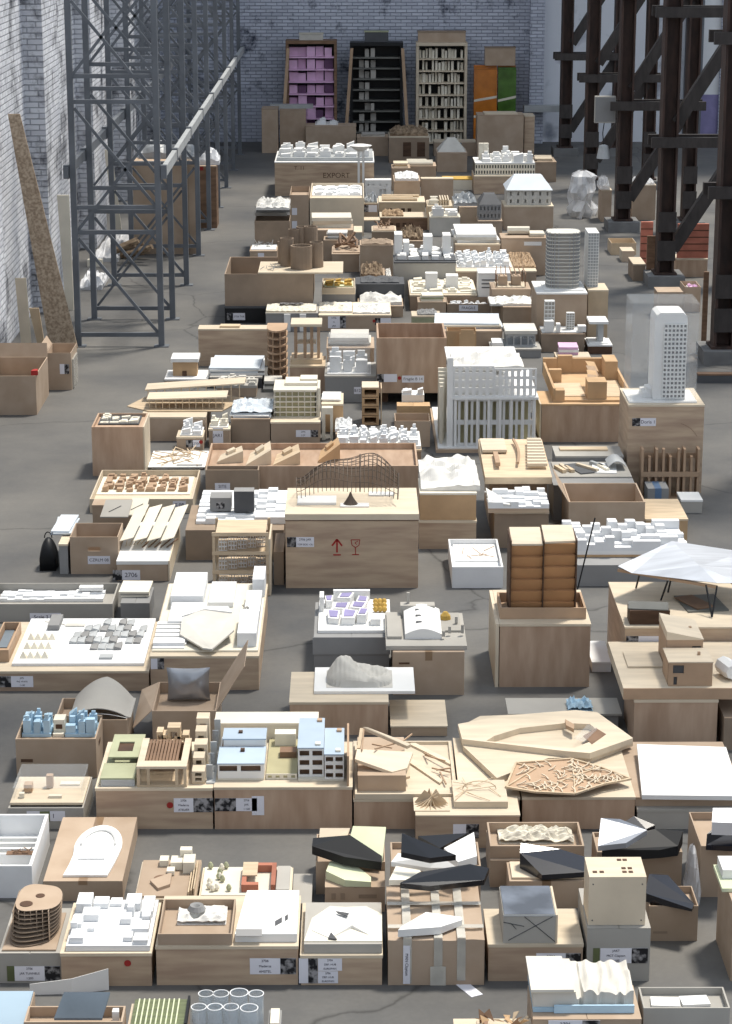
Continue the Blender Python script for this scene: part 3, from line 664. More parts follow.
for (a0, a1, b0, b1, hh) in [(.02, .2, .72, .98, .08), (.22, .4, .8, .96, .05), (.12, .32, .52, .7, .06), (.62, .8, .75, .98, .07), (.83, .97, .6, .95, .06), (.6, .72, .45, .66, .05), (.02, .14, .3, .5, .07), (.04, .2, .05, .25, .05), (.02, .1, .26, .29, .1),
                             (.76, .96, .22, .4, .06), (.68, .78, .08, .3, .04), (.8, .97, .02, .18, .04), (.22, .3, .3, .42, .03), (.86, .96, .42, .55, .09), (.42, .56, .84, .98, .03), (.66, .74, .62, .72, .09)]:
    t.part('building_block', MB().bx(-t.w / 2 + t.w * a0, -t.w / 2 + t.w * a1, -t.d / 2 + t.d * b0, -t.d / 2 + t.d * b1, .031, .031 + hh * .6), 'wfoam')
c2 = crate('long plywood crate carrying the cardboard tray and the white slab', 157, 298, 896, 946, 985)
c2.tag(250, 958, 296, 974, ('2706', 'Medersa', 'AMSTEL'), 'r')
tr = obox('shallow cardboard tray on the long front crate', 158, 232, 899, 934, 945, c2.top, name='cardboard_tray', cat='tray')
t = board('crumpled_paper_model', 'white crumpled paper terrain with a grey crater in a cardboard tray', 'model', 177, 226, 911, 925, tr.inz, .004, 'white')
crumple(t, -t.w / 2, t.w / 2, -t.d / 2, t.d / 2, .004, .055, 'plaster', 'paper_terrain', 3, 26)
t.part('crater', MB().lathe([(.05, .05), (.035, .075), (.02, .07), (.0, .05)], 14, -.03, 0), 'greyb')
t = T('white_slab_model', 'white slab model with two small slots beside the cardboard tray', 'model', 235, 297, 898, 942, c2.top); t.h = .035
t.part('slab', MB().prism([(-t.w / 2, -t.d / 2), (t.w / 2, -t.d / 2), (t.w / 2, t.d / 2), (-t.w / 2 + .04, t.d / 2), (-t.w / 2 + .02, .02)], 0, .045), 'white')
pp(t, 'slot', 'dgrey', [(275, 926), (282, 922), (282, 917), (275, 921)], .0455, .047); pp(t, 'slot', 'dgrey', [(285, 921), (288, 919), (288, 914), (285, 916)], .0455, .047)
pp(t, 'recess', 'greyb', [(236, 936), (262, 936), (262, 929), (236, 929)], .0455, .047)
c3 = crate('plywood crate with two stacked labels under the folded grey roof model', 301, 382, 903, 955, 985)
c3.tag(299, 958, 317.5, 983, ('',), 'M'); c3.tag(318, 958, 342, 970.6, ('2706', 'DEP. HUB', 'EUROPAN')); c3.tag(318, 971, 338, 983, ('2706', 'DEP. HUB', 'EUROPAN'))
t = board('folded_roof_model', 'pale grey folded roof model with triangular cuts on the two-label crate', 'model', 304, 382, 911, 953, c3.top, .05, 'greyc', pn='wall_band')
pp(t, 'roof_plate', 'cream', [(304, 941), (382, 941), (382, 914), (366, 906), (345, 907), (330, 906), (312, 918)], .0505, .056)
pp(t, 'roof_fold', 'white', [(312, 930, .06), (330, 938, .06), (352, 925, .075), (368, 934, .06), (376, 918, .06), (345, 908, .085), (322, 912, .08)], .0565)
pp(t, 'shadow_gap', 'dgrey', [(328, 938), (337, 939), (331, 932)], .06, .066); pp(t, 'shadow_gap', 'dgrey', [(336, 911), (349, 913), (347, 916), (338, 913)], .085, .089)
# taped carton
c4 = box_T('taped_cardboard_box', 'battered brown carton wrapped in strips of clear tape, front row', 'box', 388, 484, 884, 938, 985)
w_, d_, h_ = c4.w, c4.d, c4.h
def bulge(u, v):
    x = -w_ / 2 + w_ * u; y = -d_ / 2 + d_ * v
    return (x, y, h_ - .012 + .01 * nz(Vector((u * 4, v * 4, 2))))
c4.part('body', MB().sheet(0, 1, 0, 1, bulge, 16, 12, .01, base=0), 'card')
for s, x in (('tape_strip', -.30), ('tape_strip', .26), ('tape_strip', .02)):
    x *= w_; c4.part(s, MB().bx(x - .022, x + .022, -d_ / 2, d_ / 2, h_ + .0, h_ + .002), 'ctape'); c4.part(s, MB().bx(x - .022, x + .022, -d_ / 2 - .004, -d_ / 2 - .002, .01 if x < 0 else h_ * .1, h_), 'ctape')
for y in (-.3, .12): c4.part('tape_strip', MB().bx(-w_ / 2, w_ / 2, y * d_ - .02, y * d_ + .02, h_ + .003, h_ + .0045), 'ctape')
c4.part('tape_strip', MB().bx(-.03, .05, -d_ / 2 - .006, -d_ / 2 - .004, .0, h_ * .4), 'ctape')
lb = c4.part('paper_strip', MB().bx(-.17, -.135, -d_ / 2 - .007, -d_ / 2 - .005, .01, h_ * .85), 'paper'); write('MAN Clayton', lb, -.152, -d_ / 2 - .0075, h_ * .45, .022, .2).rotation_euler = (PI / 2, PI / 2, 0)
c4.h += .003
thing_pp('white_wedge', 'long white wedge lying on top of the taped carton', 'wedge', 'white', [(398, 930, .04), (402, 926, .04), (426, 912, .05), (462, 917, .03), (462, 920, .03), (440, 927, .04)], c4.top)
c5 = crate('plywood crate under the cracked mirror box', 488, 582, 909, 944, 981)
c5.tag(536, 953, 581, 966, ('2706', 'Blondel'), 'r')
t = box_T('mirror_box_model', 'blue-grey box model with a cracked dark mirror top', 'model', 503, 555, 886, 915, 943, c5.top); w_, d_, h_ = t.w, t.d, t.h
t.part('body', MB().bx(-w_ / 2, w_ / 2, -d_ / 2, d_ / 2, 0, h_ - .004), 'bluea' if 0 else 'greyc'); t.part('mirror_top', MB().bx(-w_ / 2 + .004, w_ / 2 - .004, -d_ / 2 + .004, d_ / 2 - .004, h_ - .003, h_ + .003), 'mirror')
t.part('side_board', MB().bx(w_ / 2 + .001, w_ / 2 + .012, -d_ / 2, d_ / 2, 0, h_), 'plyl')
for a, c in (((-.4, .1), (.45, .95)), ((-.1, .95), (.5, .05)), ((-.5, .75), (-.1, .6)), ((-.35, .7), (-.25, .5))): t.part('crack_line', MB().bar((a[0] * w_, -d_ / 2 - .002, a[1] * h_), (c[0] * w_, -d_ / 2 - .002, c[1] * h_), .003), 'dgrey')
t.part('rim', MB().bx(-w_ / 2, w_ / 2, -d_ / 2 - .004, -d_ / 2 - .0005, h_ - .006, h_ + .002), 'lsteel')
c6 = cbox('grey carton under the small plywood cube house', 586, 649, 888, 928, 981, m='greyc', tape=False)
c6.tag(600, 948, 648, 963, ('JAKT', 'MCT Clapton', '1:100'), 'r'); c6.part('tape_square', MB().bx(c6.fr(593, 955).x, c6.fr(599.5, 955).x, -c6.d / 2 - .003, -c6.d / 2 - .001, c6.fr(593, 963).z, c6.fr(593, 948).z), 'olive')
t = box_T('cube_house_model', 'plywood cube house model with small square roof windows', 'model', 588, 645, 857, 877, 925, c6.top); w_, d_, h_ = t.w, t.d, t.h
t.part('cube', MB().bx(-w_ / 2, w_ / 2, -d_ / 2, d_ / 2, 0, h_), 'plyl')
for (x, y) in ((-.42, -.3), (-.30, -.3), (.1, -.3), (.21, -.3), (.06, .3), (.16, .3), (.1, -.12), (.21, -.12)): t.part('roof_window', MB().bx(x * w_, x * w_ + .022, y * d_, y * d_ + .022, h_ + .0005, h_ + .003), 'dwood')
for (x, z) in ((-.43, .85), (.43, .85), (-.43, .1), (.43, .1)): t.part('screw', MB().lathe([(.004, 0), (.004, .002)], 8), 'dgrey').location = (x * w_, -d_ / 2, z * h_); t.o.children[-1].rotation_euler = (PI / 2, 0, 0)
c7 = obox('brown carton holding a black glossy wedge, right of the cube house', 648, 697, 886, 906, 941, fill=.8)
c7.part('printed_band', MB().bx(-c7.w * .4, -.03, -c7.d / 2 - .003, -c7.d / 2 - .001, .045, .058), 'cardd')
t = thing_pp('black_wedge', 'black glossy wedge in the carton right of the cube house', 'wedge', 'bluegl', [(645, 893, .05), (649, 874, .09), (668, 875, .07), (694, 904, .02), (692, 909, .015)], c7.top, .0)
c8 = cbox('tall brown carton at the right edge of the second row', 730, 800, 866, 905, 981)
t = board('green_foam_model', 'pale green and white foam offcuts on the right edge carton', 'model', 722, 745, 868, 892, c8.top, .02, 'lgreen'); t.part('white_slab', MB().bx(-t.w / 2 + .02, t.w / 2, -.03, t.d / 2, .021, .07), 'white')

# ================================================================ third row
t = obox('white foam trough with inner slats at the left edge', -22, 33, 814, 866, 898, m='wfoam', name='white_foam_trough', cat='tray', t_=.018, fill=.35)
for k in range(4): t.part('cross_slat', MB().bx(-t.w / 2 + .02, t.w / 2 - .02, -.12 + k * .075, -.10 + k * .075, t.h * .36, t.h * .8), 'white')
tw = board('twig_bundle', 'small bundle of brown twigs lying in the white foam trough', 'twigs', 6, 32, 846, 855, t.z0 + t.h * .8 + .003, .004, 'brownw', d=.05)
sticks(tw, 8, .1, .004, 'brownw', z=.005, h=.02, pn='twig')
b3 = cbox('large brown carton carrying the white round-headed plate', 44, 123, 817, 881, 901)
t = T('white_plate_model', 'white round-headed plate with a flared foot lying on the large brown carton', 'plate', 66, 115, 827, 877, b3.top)
pts = [(t.w * .5 * math.cos(PI * i / 16), t.d * (.06 + .44 * math.sin(PI * i / 16))) for i in range(17)] + [(-t.w * .47, -t.d * .1), (-t.w * .5, -t.d * .3), (-t.w * .56, -t.d * .5), (t.w * .34, -t.d * .5), (t.w * .42, -t.d * .28), (t.w * .47, -t.d * .1)]
t.part('plate', MB().prism(pts, 0, .012), 'white'); t.part('raised_field', MB().prism([(x * .6, y * .5 + .03) for x, y in pts], .013, .022), 'wfoam'); t.part('raised_arch', MB().tube([(t.w * .36 * math.cos(PI * i / 12), t.d * (.08 + .3 * math.sin(PI * i / 12)), .02) for i in range(13)], .008, 5), 'white')
sp = crate('plywood box under the cardboard courtyard model', 136, 196, 862, 899, 930)
t = board('courtyard_card_model', 'brown card board with a round cut and white blocks, third row', 'model', 136, 196, 862, 898, sp.top, .012, 'card')
t.part('round_cut', MB().lathe([(.045, .0125), (.045, .014)], 20, -.04, -.01), 'brownw')
pp(t, 'card_arc', 'card', [(150, 880), (172, 872), (170, 884), (158, 888)], .013, .03)
for (x0, y0, x1, y1, h) in ((.0, .2, .2, .4, .06), (.22, .1, .42, .35, .08), (-.2, .3, -.05, .45, .05), (.15, .36, .35, .47, .1), (-.05, .05, .08, .18, .04)): t.part('white_block', MB().bx(x0 * t.w, x1 * t.w, y0 * t.d, y1 * t.d, .0145, h), 'cream')
for k in range(3): t.part('strip', MB().bx((.36 + .045 * k) * t.w, (.38 + .045 * k) * t.w, -.48 * t.d, .3 * t.d, .0145, .03 + .01 * k), 'balsa')
sp = crate('plywood box under the red brick house model', 200, 291, 868, 898, 930)
t = board('brick_house_model', 'cream site board with a red brick coloured house and dry bushes', 'model', 201, 290, 869, 897, sp.top, .012, 'cream')
for (x0, y0, x1, y1) in ((-.05, -.4, .0, .4), (.28, -.4, .33, .4), (.0, .3, .28, .4), (.0, -.4, .14, -.3)): t.part('house_wall', MB().bx(x0 * t.w, x1 * t.w, y0 * t.d, y1 * t.d, .0125, .055), 'terra')
t.part('house_roof', MB().bx(-.05 * t.w, .12 * t.w, -.1 * t.d, .38 * t.d, .0555, .062), 'balsa'); t.part('terrace', MB().bx(.34 * t.w, .49 * t.w, -.45 * t.d, .4 * t.d, .0125, .035), 'greyc')
for k in range(12):
    a, b_ = t.rnd.uniform(-.46, -.1), t.rnd.uniform(-.4, .45)
    t.part('dry_bush', MB().lathe([(.0, .013), (.013, .02), (.016, .034), (.008, .05), (.001, .055)], 7, a * t.w, b_ * t.d), 'green' if k % 2 else 'cream')
t = obox('narrow grey metal tray right of the red brick house model', 292, 310, 874, 906, 918, 0, 'greyb', name='grey_tray', cat='tray') if 0 else crate('narrow grey carton right of the red brick house model', 293, 311, 874, 903, 918, m='greyb', ml='greyc', name='grey_carton', cat='box')
# green panels and black wedge
fb = cbox('printed brown carton with a pale green wedge on top', 325, 385, 871, 887, 912, tape=False)
bb = obox('tall brown carton behind, holding the black wedge and cream panels', 316, 385, 834, 862, fb, fill=.82)
fb.part('printed_band', MB().bx(.02, .12, -fb.d / 2 - .002, -fb.d / 2 - .0005, fb.h * .55, fb.h * .7), 'cardd')
for x in (-.13, -.08): fb.part('printed_mark', MB().bx(x, x + .025, -fb.d / 2 - .002, -fb.d / 2 - .0005, fb.h * .5, fb.h * .75), 'cardd')
thing_pp('green_foam_wedge', 'pale green foam wedge on the printed brown carton', 'wedge', 'lgreen', [(326, 871, .05), (330, 861, .05), (352, 862, .05), (371, 877, .035), (371, 882, .03), (345, 880, .04)], fb.top)
t = thing_pp('cream_sheet', 'cream board panel tilted in the carton behind the black wedge', 'panel', 'lgreen', [(345, 856, .06), (382, 862, .05), (386, 827, .13), (353, 826, .12)], bb.fillz, thinp(.012))
thing_pp('cream_sheet', 'flat wooden panel lying left in the carton behind the black wedge', 'panel', 'plyl', [(318, 850, .02), (341, 855, .02), (350, 828, .1), (320, 828, .1)], bb.fillz, thinp(.012))
t = thing_pp('black_wedge', 'matt black wedge resting on cream panels, left of the taped carton', 'wedge', 'black', [(312, 846, .12), (313, 838, .13), (350, 835, .17), (382, 856, .11), (381, 862, .09), (345, 857, .1)], bb.fillz, thinp(.05))
kb = obox('brown carton heaped with black and white glossy wedges behind the taped carton', 391, 480, 842, 866, c4, fill=.9)
for (lb, m, pts, th) in (
    ('dark glossy triangular shard standing up at the left of the wedge heap', 'gloss', [(401, 852, .16), (402, 833, .25), (456, 855, .14), (430, 858, .14)], .03),
    ('black slab across the back of the wedge heap', 'gloss', [(418, 836, .12), (468, 833, .13), (462, 842, .08), (440, 848, .08)], .03),
    ('white prism at the right of the wedge heap', 'white', [(444, 848, .1), (474, 832, .14), (477, 856, .07), (458, 862, .06)], .05),
    ('white tilted slab at the left front of the wedge heap', 'white', [(391, 862, .07), (398, 853, .09), (440, 856, .08), (458, 868, .04), (430, 868, .03)], .025),
    ('pale cream slab on the left rim of the wedge heap', 'cream', [(389, 880, .04), (396, 866, .06), (420, 870, .05), (426, 880, .03)], .03),
    ('long black glossy slab at the front of the wedge heap, over the taped carton', 'gloss', [(400, 883, .05), (420, 872, .08), (470, 864, .1), (489, 868, .07), (484, 880, .03), (430, 886, .03)], .03)):
    thing_pp('black_wedge' if m == 'gloss' else 'white_wedge', lb, 'wedge', m, pts, kb.top if 'over the taped' not in lb and 'pale cream' not in lb else max(kb.top, c4.top), thinp(th), group='wedges heaped behind the taped carton')
# tray with crumpled wood wool, and carton before it
b = cbox('low brown carton with a pale board and a long black wedge', 509, 583, 862, 881, 908)
t = board('pale_board', 'pale plywood board lying on the low carton beneath a long black wedge', 'board', 512, 587, 863, 879, b.top, .01, 'plyl', pn='board')
t = thing_pp('black_wedge', 'long black glossy wedge on a pale board, before the paper-filled tray', 'wedge', 'bluegl', [(520, 853, .09), (521, 843, .12), (560, 849, .08), (589, 858, .05), (586, 872, .03), (542, 875, .03)], t.top + .003, .0)
sb = cbox('brown carton under the open tray of crumpled paper', 490, 584, 830, 860, b, tape=False)
tr = obox('open cardboard tray of crumpled brown paper behind the black wedge', 490, 584, 822, 846, 858, sb.top, name='cardboard_tray', cat='tray')
t = board('crumpled_paper', 'heap of crumpled beige packing paper in the tray', 'paper', 499, 574, 833, 844, tr.inz, .004, 'cream', pn='paper'); crumple(t, -t.w / 2, t.w / 2, -t.d / 2, t.d / 2, .004, .07, 'cream', 'crumpled_sheet', 6, 34)
# black and silver wedges right
b = obox('brown carton with black and silver wedges, right of the tray', 596, 681, 832, 852, 890, fill=.9)
thing_pp('black_wedge', 'large black wedge lying over the right carton, behind the silver one', 'wedge', 'black', [(602, 850, .07), (606, 841, .1), (655, 829, .13), (683, 831, .12), (678, 846, .06), (660, 850, .05)], b.top, thinp(.08))
thing_pp('silver_wedge', 'silver foil wedge leaning on the black wedge in the right carton', 'wedge', 'silver', [(598, 846, .165), (601, 818, .24), (620, 819, .23), (647, 830, .17), (626, 843, .165)], b.top, thinp(.03))
thing_pp('black_wedge', 'narrow black slab at the back of the right wedge carton', 'wedge', 'bluegl', [(624, 822, .13), (634, 816, .15), (655, 825, .12), (646, 829, .11)], b.top, thinp(.2))
b = obox('brown carton at the right edge holding a dark wedge with a mirrored face', 699, 760, 812, 846, 897, fill=.85)
thing_pp('black_wedge', 'dark blue-black wedge in the right edge carton', 'wedge', 'bluegl', [(706, 845, .03), (707, 834, .09), (716, 826, .11), (745, 824, .11), (745, 847, .03)], b.top, thinp(.2))
thing_pp('mirror_wedge', 'small mirrored wedge standing in the right edge carton', 'wedge', 'alu', [(712, 822, .2), (713, 808, .24), (740, 808, .24), (740, 823, .2)], b.top, .125)
# crumpled bag
t = T('plastic_bag', 'crumpled clear plastic bag standing between the two right cartons', 'bag', 682, 716, 884, 908, 0)
o_ = 3.3
def bagfn(k, j, n=14):
    a = 2 * PI * j / n; q = nz(Vector((math.cos(a) * 1.5, math.sin(a) * 1.5, k * .5 + o_)))
    return a, 1 + .45 * q
g = MB(); n = 18; prof = [(.02, .0), (.9, .002), (1.0, .07), (.85, .16), (.7, .24), (.45, .31), (.12, .34)]
for k, (rr, z) in enumerate(prof):
    for j in range(n):
        a, q = bagfn(k, j, n); g.v.append((rr * q * t.w * .42 * math.cos(a), rr * q * t.d * .42 * math.sin(a), z * 1.0))
for k in range(len(prof) - 1):
    for j in range(n): g.f.append((k * n + j, k * n + (j + 1) % n, (k + 1) * n + (j + 1) % n, (k + 1) * n + j))
t.part('bag', g, 'plastic')
M['jaune'] = mat('olive beige card', (178, 170, 128), .7, .08, 5)
# ================================================================ fourth row: the two long crates with house models
def acr_cover(t, h, inset=.01, m='glass'):
    w, d = t.w / 2 - inset, t.d / 2 - inset; k = .004; z = t.h
    g = MB().bx(-w, w, -d, -d + k, z + .001, z + h).bx(-w, w, d - k, d, z + .001, z + h).bx(-w, -w + k, -d + k, d - k, z + .001, z + h).bx(w - k, w, -d + k, d - k, z + .001, z + h).bx(-w, w, -d, d, z + h, z + h + k)
    t.part('acrylic_cover', g, m)
a = obox('grey lidded carton marked fragile, left of the long crates', 9, 84, 777, 808, 829, m='greyc', fill=.9, name='grey_carton')
a.tag(27, 811, 65, 821, ('Frag  1',)); a.part('tape_square', MB().bx(a.fr(40, 816).x, a.fr(50, 816).x, -a.d / 2 - .006, -a.d / 2 - .0045, a.fr(44, 821.5).z, a.fr(44, 811).z), 'olive')
t = board('wooden_site_model', 'low wooden site model under an acrylic sheet on the fragile carton', 'model', 10, 83, 779, 805, a.top, .015, 'plyl')
for (x, y, w_, d_, h_) in ((-.3, -.05, .05, .06, .05), (-.02, .1, .04, .04, .08), (.1, -.3, .08, .03, .015), (-.36, -.3, .03, .03, .03), (.25, .2, .12, .05, .01)): t.part('house_block', MB().box(x * t.w, y * t.d, .0155, w_, d_, h_), 'mdf' if h_ > .04 else 'cream')
t.part('acrylic_sheet', MB().bx(-t.w * .46, t.w * .48, -t.d * .46, t.d * .48, .1, .104).bx(-t.w * .46, -t.w * .455, -t.d * .4, t.d * .4, .016, .0995).bx(t.w * .47, t.w * .48, -t.d * .4, t.d * .4, .016, .0995), 'glass')
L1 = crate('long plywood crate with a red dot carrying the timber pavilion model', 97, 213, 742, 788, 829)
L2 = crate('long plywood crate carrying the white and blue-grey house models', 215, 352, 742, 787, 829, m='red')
L1.tag(174, 798, 213, 812, ('2706', 'Medersa', 'ATELIER'), 'R', dot=(170, 805)); L2.tag(215, 798, 257, 811, ('2706', 'JAR', '1:100'), 'L'); L2.tag(252, 796, 264, 815, ('',))
t = board('green_courtyard_model', 'two sage green boards with a square opening, left on the long crate', 'model', 101, 135, 747, 786, L1.top, .02, 'green')
W, D = t.w, t.d
g = MB(); g.bx(-W / 2 + .02, -W * .18, -.1 * D, D / 2, .075, .085).bx(W * .28, W / 2 + .01, -.1 * D, D / 2, .075, .085).bx(-W * .18, W * .28, .3 * D, D / 2, .075, .085).bx(-W * .18, W * .28, -.1 * D, .05 * D, .075, .085)
t.part('upper_deck_frame', g, 'green'); t.part('deck_support', MB().bx(-W / 2 + .03, W / 2 - .02, D * .1, D / 2 - .01, .0205, .0745), 'dwood')
t.part('lower_deck', MB().bx(-W / 2 - .005, W / 2, -D / 2, -.12 * D, .0205, .05), 'green'); t.part('glass_strip', MB().bx(-W / 2, W / 2, -D / 2 - .006, -D / 2 - .001, 0, .04), 'lsteel')
# pavilion
t = board('timber_pavilion_model', 'light timber pavilion model with slatted brown roof and open front', 'model', 137, 187, 758, 787, L1.top, .012, 'balsa')
W, D = t.w, t.d; hh = .115
g = MB()
for k in range(10): g.bx(-W / 2 + .045 + k * (W - .1) / 10, -W / 2 + .045 + k * (W - .1) / 10 + .014, -D * .3, D / 2 - .01, hh + .001, hh + .012)
t.part('roof_slats', g, 'brownw')
g = MB().bx(-W / 2, W / 2, -D / 2, -D * .3, hh, hh + .016).bx(-W / 2, -W / 2 + .04, -D * .3, D / 2, hh, hh + .016).bx(W / 2 - .04, W / 2, -D * .3, D / 2, hh, hh + .016)
t.part('roof_frame', g, 'plyl')
for x in (-W / 2, -W / 2 + .06, W / 2 - .07, W / 2 - .02):
    for y in (-D / 2, D / 2 - .02): t.part('post', MB().bx(x, x + .018, y, y + .018, .0125, hh - .0005), 'balsa')
t.part('rear_panel', MB().bx(-W / 2 + .02, W / 2 - .02, D / 2 - .04, D / 2 - .03, .0125, hh - .001), 'brownw')
t.part('hall_box', MB().bx(-W * .3, W * .25, 0, D * .3, .0125, .07), 'mdf')
t = T('timber_frame_model', 'small bare timber skeleton standing behind the slatted pavilion', 'model', 155, 186, 743, 752, L1.top)
W, D = t.w, t.d; t.part('baseboard', MB().bx(-W / 2, W / 2, -D / 2, D / 2, 0, .01), 'balsa')
for (x, w_, h_) in ((-.45, .02, .12), (-.3, .02, .1), (-.1, .06, .15), (.12, .02, .09), (.38, .02, .1)): t.part('frame', wall_holes(MB(), x * W, x * W + w_ + .02, -D * .3, D * .3, .0105, h_, [(.25, .75, .2, .8)]), 'balsa')
t.part('rail', MB().bx(-W * .45, W * .45, -.01, .0, .06, .068), 'balsa')
t = T('timber_tower_strip', 'narrow stepped timber tower model between pavilion and grey plates', 'model', 192, 205, 748, 784, L1.top)
W, D = t.w, t.d; t.part('baseboard', MB().bx(-W / 2, W / 2, -D / 2, D / 2, 0, .01), 'balsa')
for k in range(5):
    h_ = .08 + .04 * k; y = -D / 2 + D * k / 5
    t.part('storey_frame', wall_holes(MB(), -W / 2, W / 2 - .01 * (k % 2), y + .002, y + D / 5 - .01, .0105, h_, [(.25, .75, .12, .4), (.25, .75, .55, .85)]), 'plyl')
t = T('grey_plate_model', 'grey acrylic plates standing on edge beside the timber tower', 'model', 205, 219, 748, 784, L1.top, dx=-.004)
W, D = t.w * .9, t.d; t.part('baseboard', MB().bx(-W / 2, W / 2, -D / 2, D / 2, 0, .01), 'lsteel')
for k in range(5): t.part('grey_plate', MB().box(-.01 + .006 * k, -D * .4 + D * .2 * k, .0105, W * .7, .012, .09 + .028 * k, .2 * (k % 3 - 1)), 'glassd' if k % 2 else 'lsteel')
# white house with blue grey roofs
t = board('house_model', 'white house model with stepped pale blue-grey roofs on the long crate', 'model', 218, 264, 752, 780, L2.top, .01, 'cream'); W, D = t.w, t.d
t.part('lower_storey', wall_holes(MB(), -W / 2, W / 2, -D / 2, -D / 2 + .01, .0105, .10, [(.03, .42, .5, .9), (.5, .93, .5, .9)]), 'white')
t.part('storey_core', MB().bx(-W / 2 + .01, W / 2 - .01, -D / 2 + .03, D * .5, .0105, .098), 'brownw')
t.part('side_wall', MB().bx(-W / 2, -W / 2 + .009, -D / 2 + .0105, D / 2, .0105, .10), 'white'); t.part('side_wall', MB().bx(W / 2 - .009, W / 2, -D / 2 + .0105, D / 2, .0105, .10), 'white')
t.part('roof', MB().bx(-W / 2 - .004, W / 2 + .004, -D / 2 - .004, D * .1, .1005, .108), 'roof')
t.part('upper_storey', MB().bx(-W / 2 + .02, W / 2, D * .12, D / 2, .1005, .15), 'white'); t.part('upper_roof', MB().bx(-W / 2 + .014, W / 2 + .004, D * .1, D / 2 + .004, .1505, .158), 'roof')
t.part('chimney', MB().bx(-.01, .015, -D * .1, -D * .04, .1085, .125), 'dwood'); t.part('chimney', MB().bx(-.03, -.005, D * .3, D * .36, .1585, .17), 'dwood')
t = board('court_model', 'olive courtyard piece with a small brown table block between the houses', 'model', 266, 297, 742, 779, L2.top, .022, 'jaune'); W, D = t.w, t.d
t.part('court_block', MB().bx(-W * .1, W * .45, -.02, D * .12, .0225, .06), 'brownw'); t.part('court_block', MB().bx(-W * .3, W * .4, D * .3, D * .44, .0225, .1), 'cream'); t.part('edge_wall', wall_holes(MB(), -W / 2, W / 2, -D / 2 - .006, -D / 2 - .001, 0, .035, grid_holes(4, 1)), 'cream')
t = board('gallery_house_model', 'two-part white house model with open galleries and pale blue roofs', 'model', 298, 344, 748, 781, L2.top, .01, 'cream'); W, D = t.w, t.d
for (a, b_, y0, y1, hh, nb, nf) in ((-.5, .06, -.42, .5, .19, 2, 3), (.08, .5, -.5, .3, .165, 2, 3)):
    a *= W; b_ *= W; y0 *= D; y1 *= D
    t.part('facade', wall_holes(MB(), a, b_, y0, y0 + .008, .0105, hh, grid_holes(nb, nf, .12, .22)), 'white')
    t.part('inner_rooms', MB().bx(a + .006, b_ - .006, y0 + .045, y1 - .01, .0105, hh - .002), 'brownw')
    for x in (a, b_ - .006): t.part('side_wall', MB().bx(x, x + .006, y0 + .0085, y1, .0105, hh), 'white')
    for k in (1, 2): t.part('floor_slab', MB().bx(a + .0065, b_ - .0065, y0 + .009, y0 + .044, .0105 + (hh - .0105) * k / 3 - .004, .0105 + (hh - .0105) * k / 3), 'cream')
    t.part('roof', MB().bx(a - .003, b_ + .001, y0 - .004, y1 + .004, hh + .0005, hh + .008), 'roof')
    t.part('roof_hatch', MB().bx(b_ - .05, b_ - .02, y0 + .03, y0 + .07, hh + .0085, hh + .02), 'cream'); t.part('roof_hatch', MB().bx(b_ - .045, b_ - .015, y1 - .07, y1 - .03, hh + .0085, hh + .02), 'mdf')
tt = T('upright_board', 'thin wooden board standing on edge at the right end of the long crates', 'board', 346, 350, 752, 786, L2.top); tt.part('board', MB().bx(-.006, .006, -tt.d / 2, tt.d / 2, 0, .19), 'mdf')

# ---- folded timber model and spiky models
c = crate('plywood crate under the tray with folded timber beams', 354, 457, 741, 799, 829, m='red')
t = obox('shallow plywood tray holding a folded timber beam model', 355, 456, 741, 794, 799, c.top, m='plyl', name='plywood_tray', cat='tray', t_=.012)
m_ = T('folded_beam_model', 'folded pale timber model of tilted slabs and long beams in a tray', 'model', 357, 406, 752, 791, t.inz)
m_.part('lower_box', MB().bx(-m_.w / 2, m_.w / 2, -m_.d / 2, m_.d / 2, 0, .1), 'card')
pp(m_, 'tilted_slab', 'plyl', [(355, 759, .17), (357, 749, .2), (413, 752, .16), (407, 768, .11), (392, 772, .105)], thinp(.02))
pp(m_, 'tilted_slab', 'balsa', [(396, 765, .11), (410, 758, .12), (410, 776, .06), (400, 779, .06)], thinp(.015))
pp(m_, 'beam', 'plyl', [(363, 727, .26), (367, 727, .26), (411, 744, .17), (407, 746, .165)], thinp(.02))
pp(m_, 'beam', 'balsa', [(360, 728, .25), (364, 728, .25), (360, 748, .2), (357, 748, .2)], thinp(.02))
for a, b_ in (((372, 744, .19), (392, 748, .18)), ((375, 749, .2), (400, 742, .16)), ((362, 750, .2), (364, 728, .25)), ((398, 745, .16), (412, 734, .18))): 
    p, q = m_.at(*a), m_.at(*b_); m_.part('strut', MB().bar(p, q, .008), 'mdf')
m2 = T('splinter_beam_model', 'crossed thin timber splinters lying right in the plywood tray', 'model', 408, 452, 752, 785, t.inz)
for pts in ([(409, 762), (440, 783), (443, 780), (412, 758)], [(410, 744), (450, 764), (452, 761), (412, 741)]): pp(m2, 'splinter', 'plyl', pts, 0, .012)
for a, b_ in (((432, 768, .02), (450, 772, .03)), ((440, 772, .02), (446, 784, .02)), ((425, 755, .015), (445, 761, .04)), ((424, 753, .015), (430, 756, .05)), ((436, 770, .03), (451, 768, .04))): m2.part('strut', MB().bar(m2.at(*a), m2.at(*b_), .008), 'mdf')
c = crate('small plywood crate with a black label under the spiky wood models', 416, 519, 786, 815, 848, lt=.01)
c4d = c; c.tag(453, 824, 479, 838, ('',), 'M')
t = board('star_fan_model', 'star shaped model of crossing thin wooden fins on the small crate', 'model', 414, 450, 791, 811, c.top, .005, 'plyl')
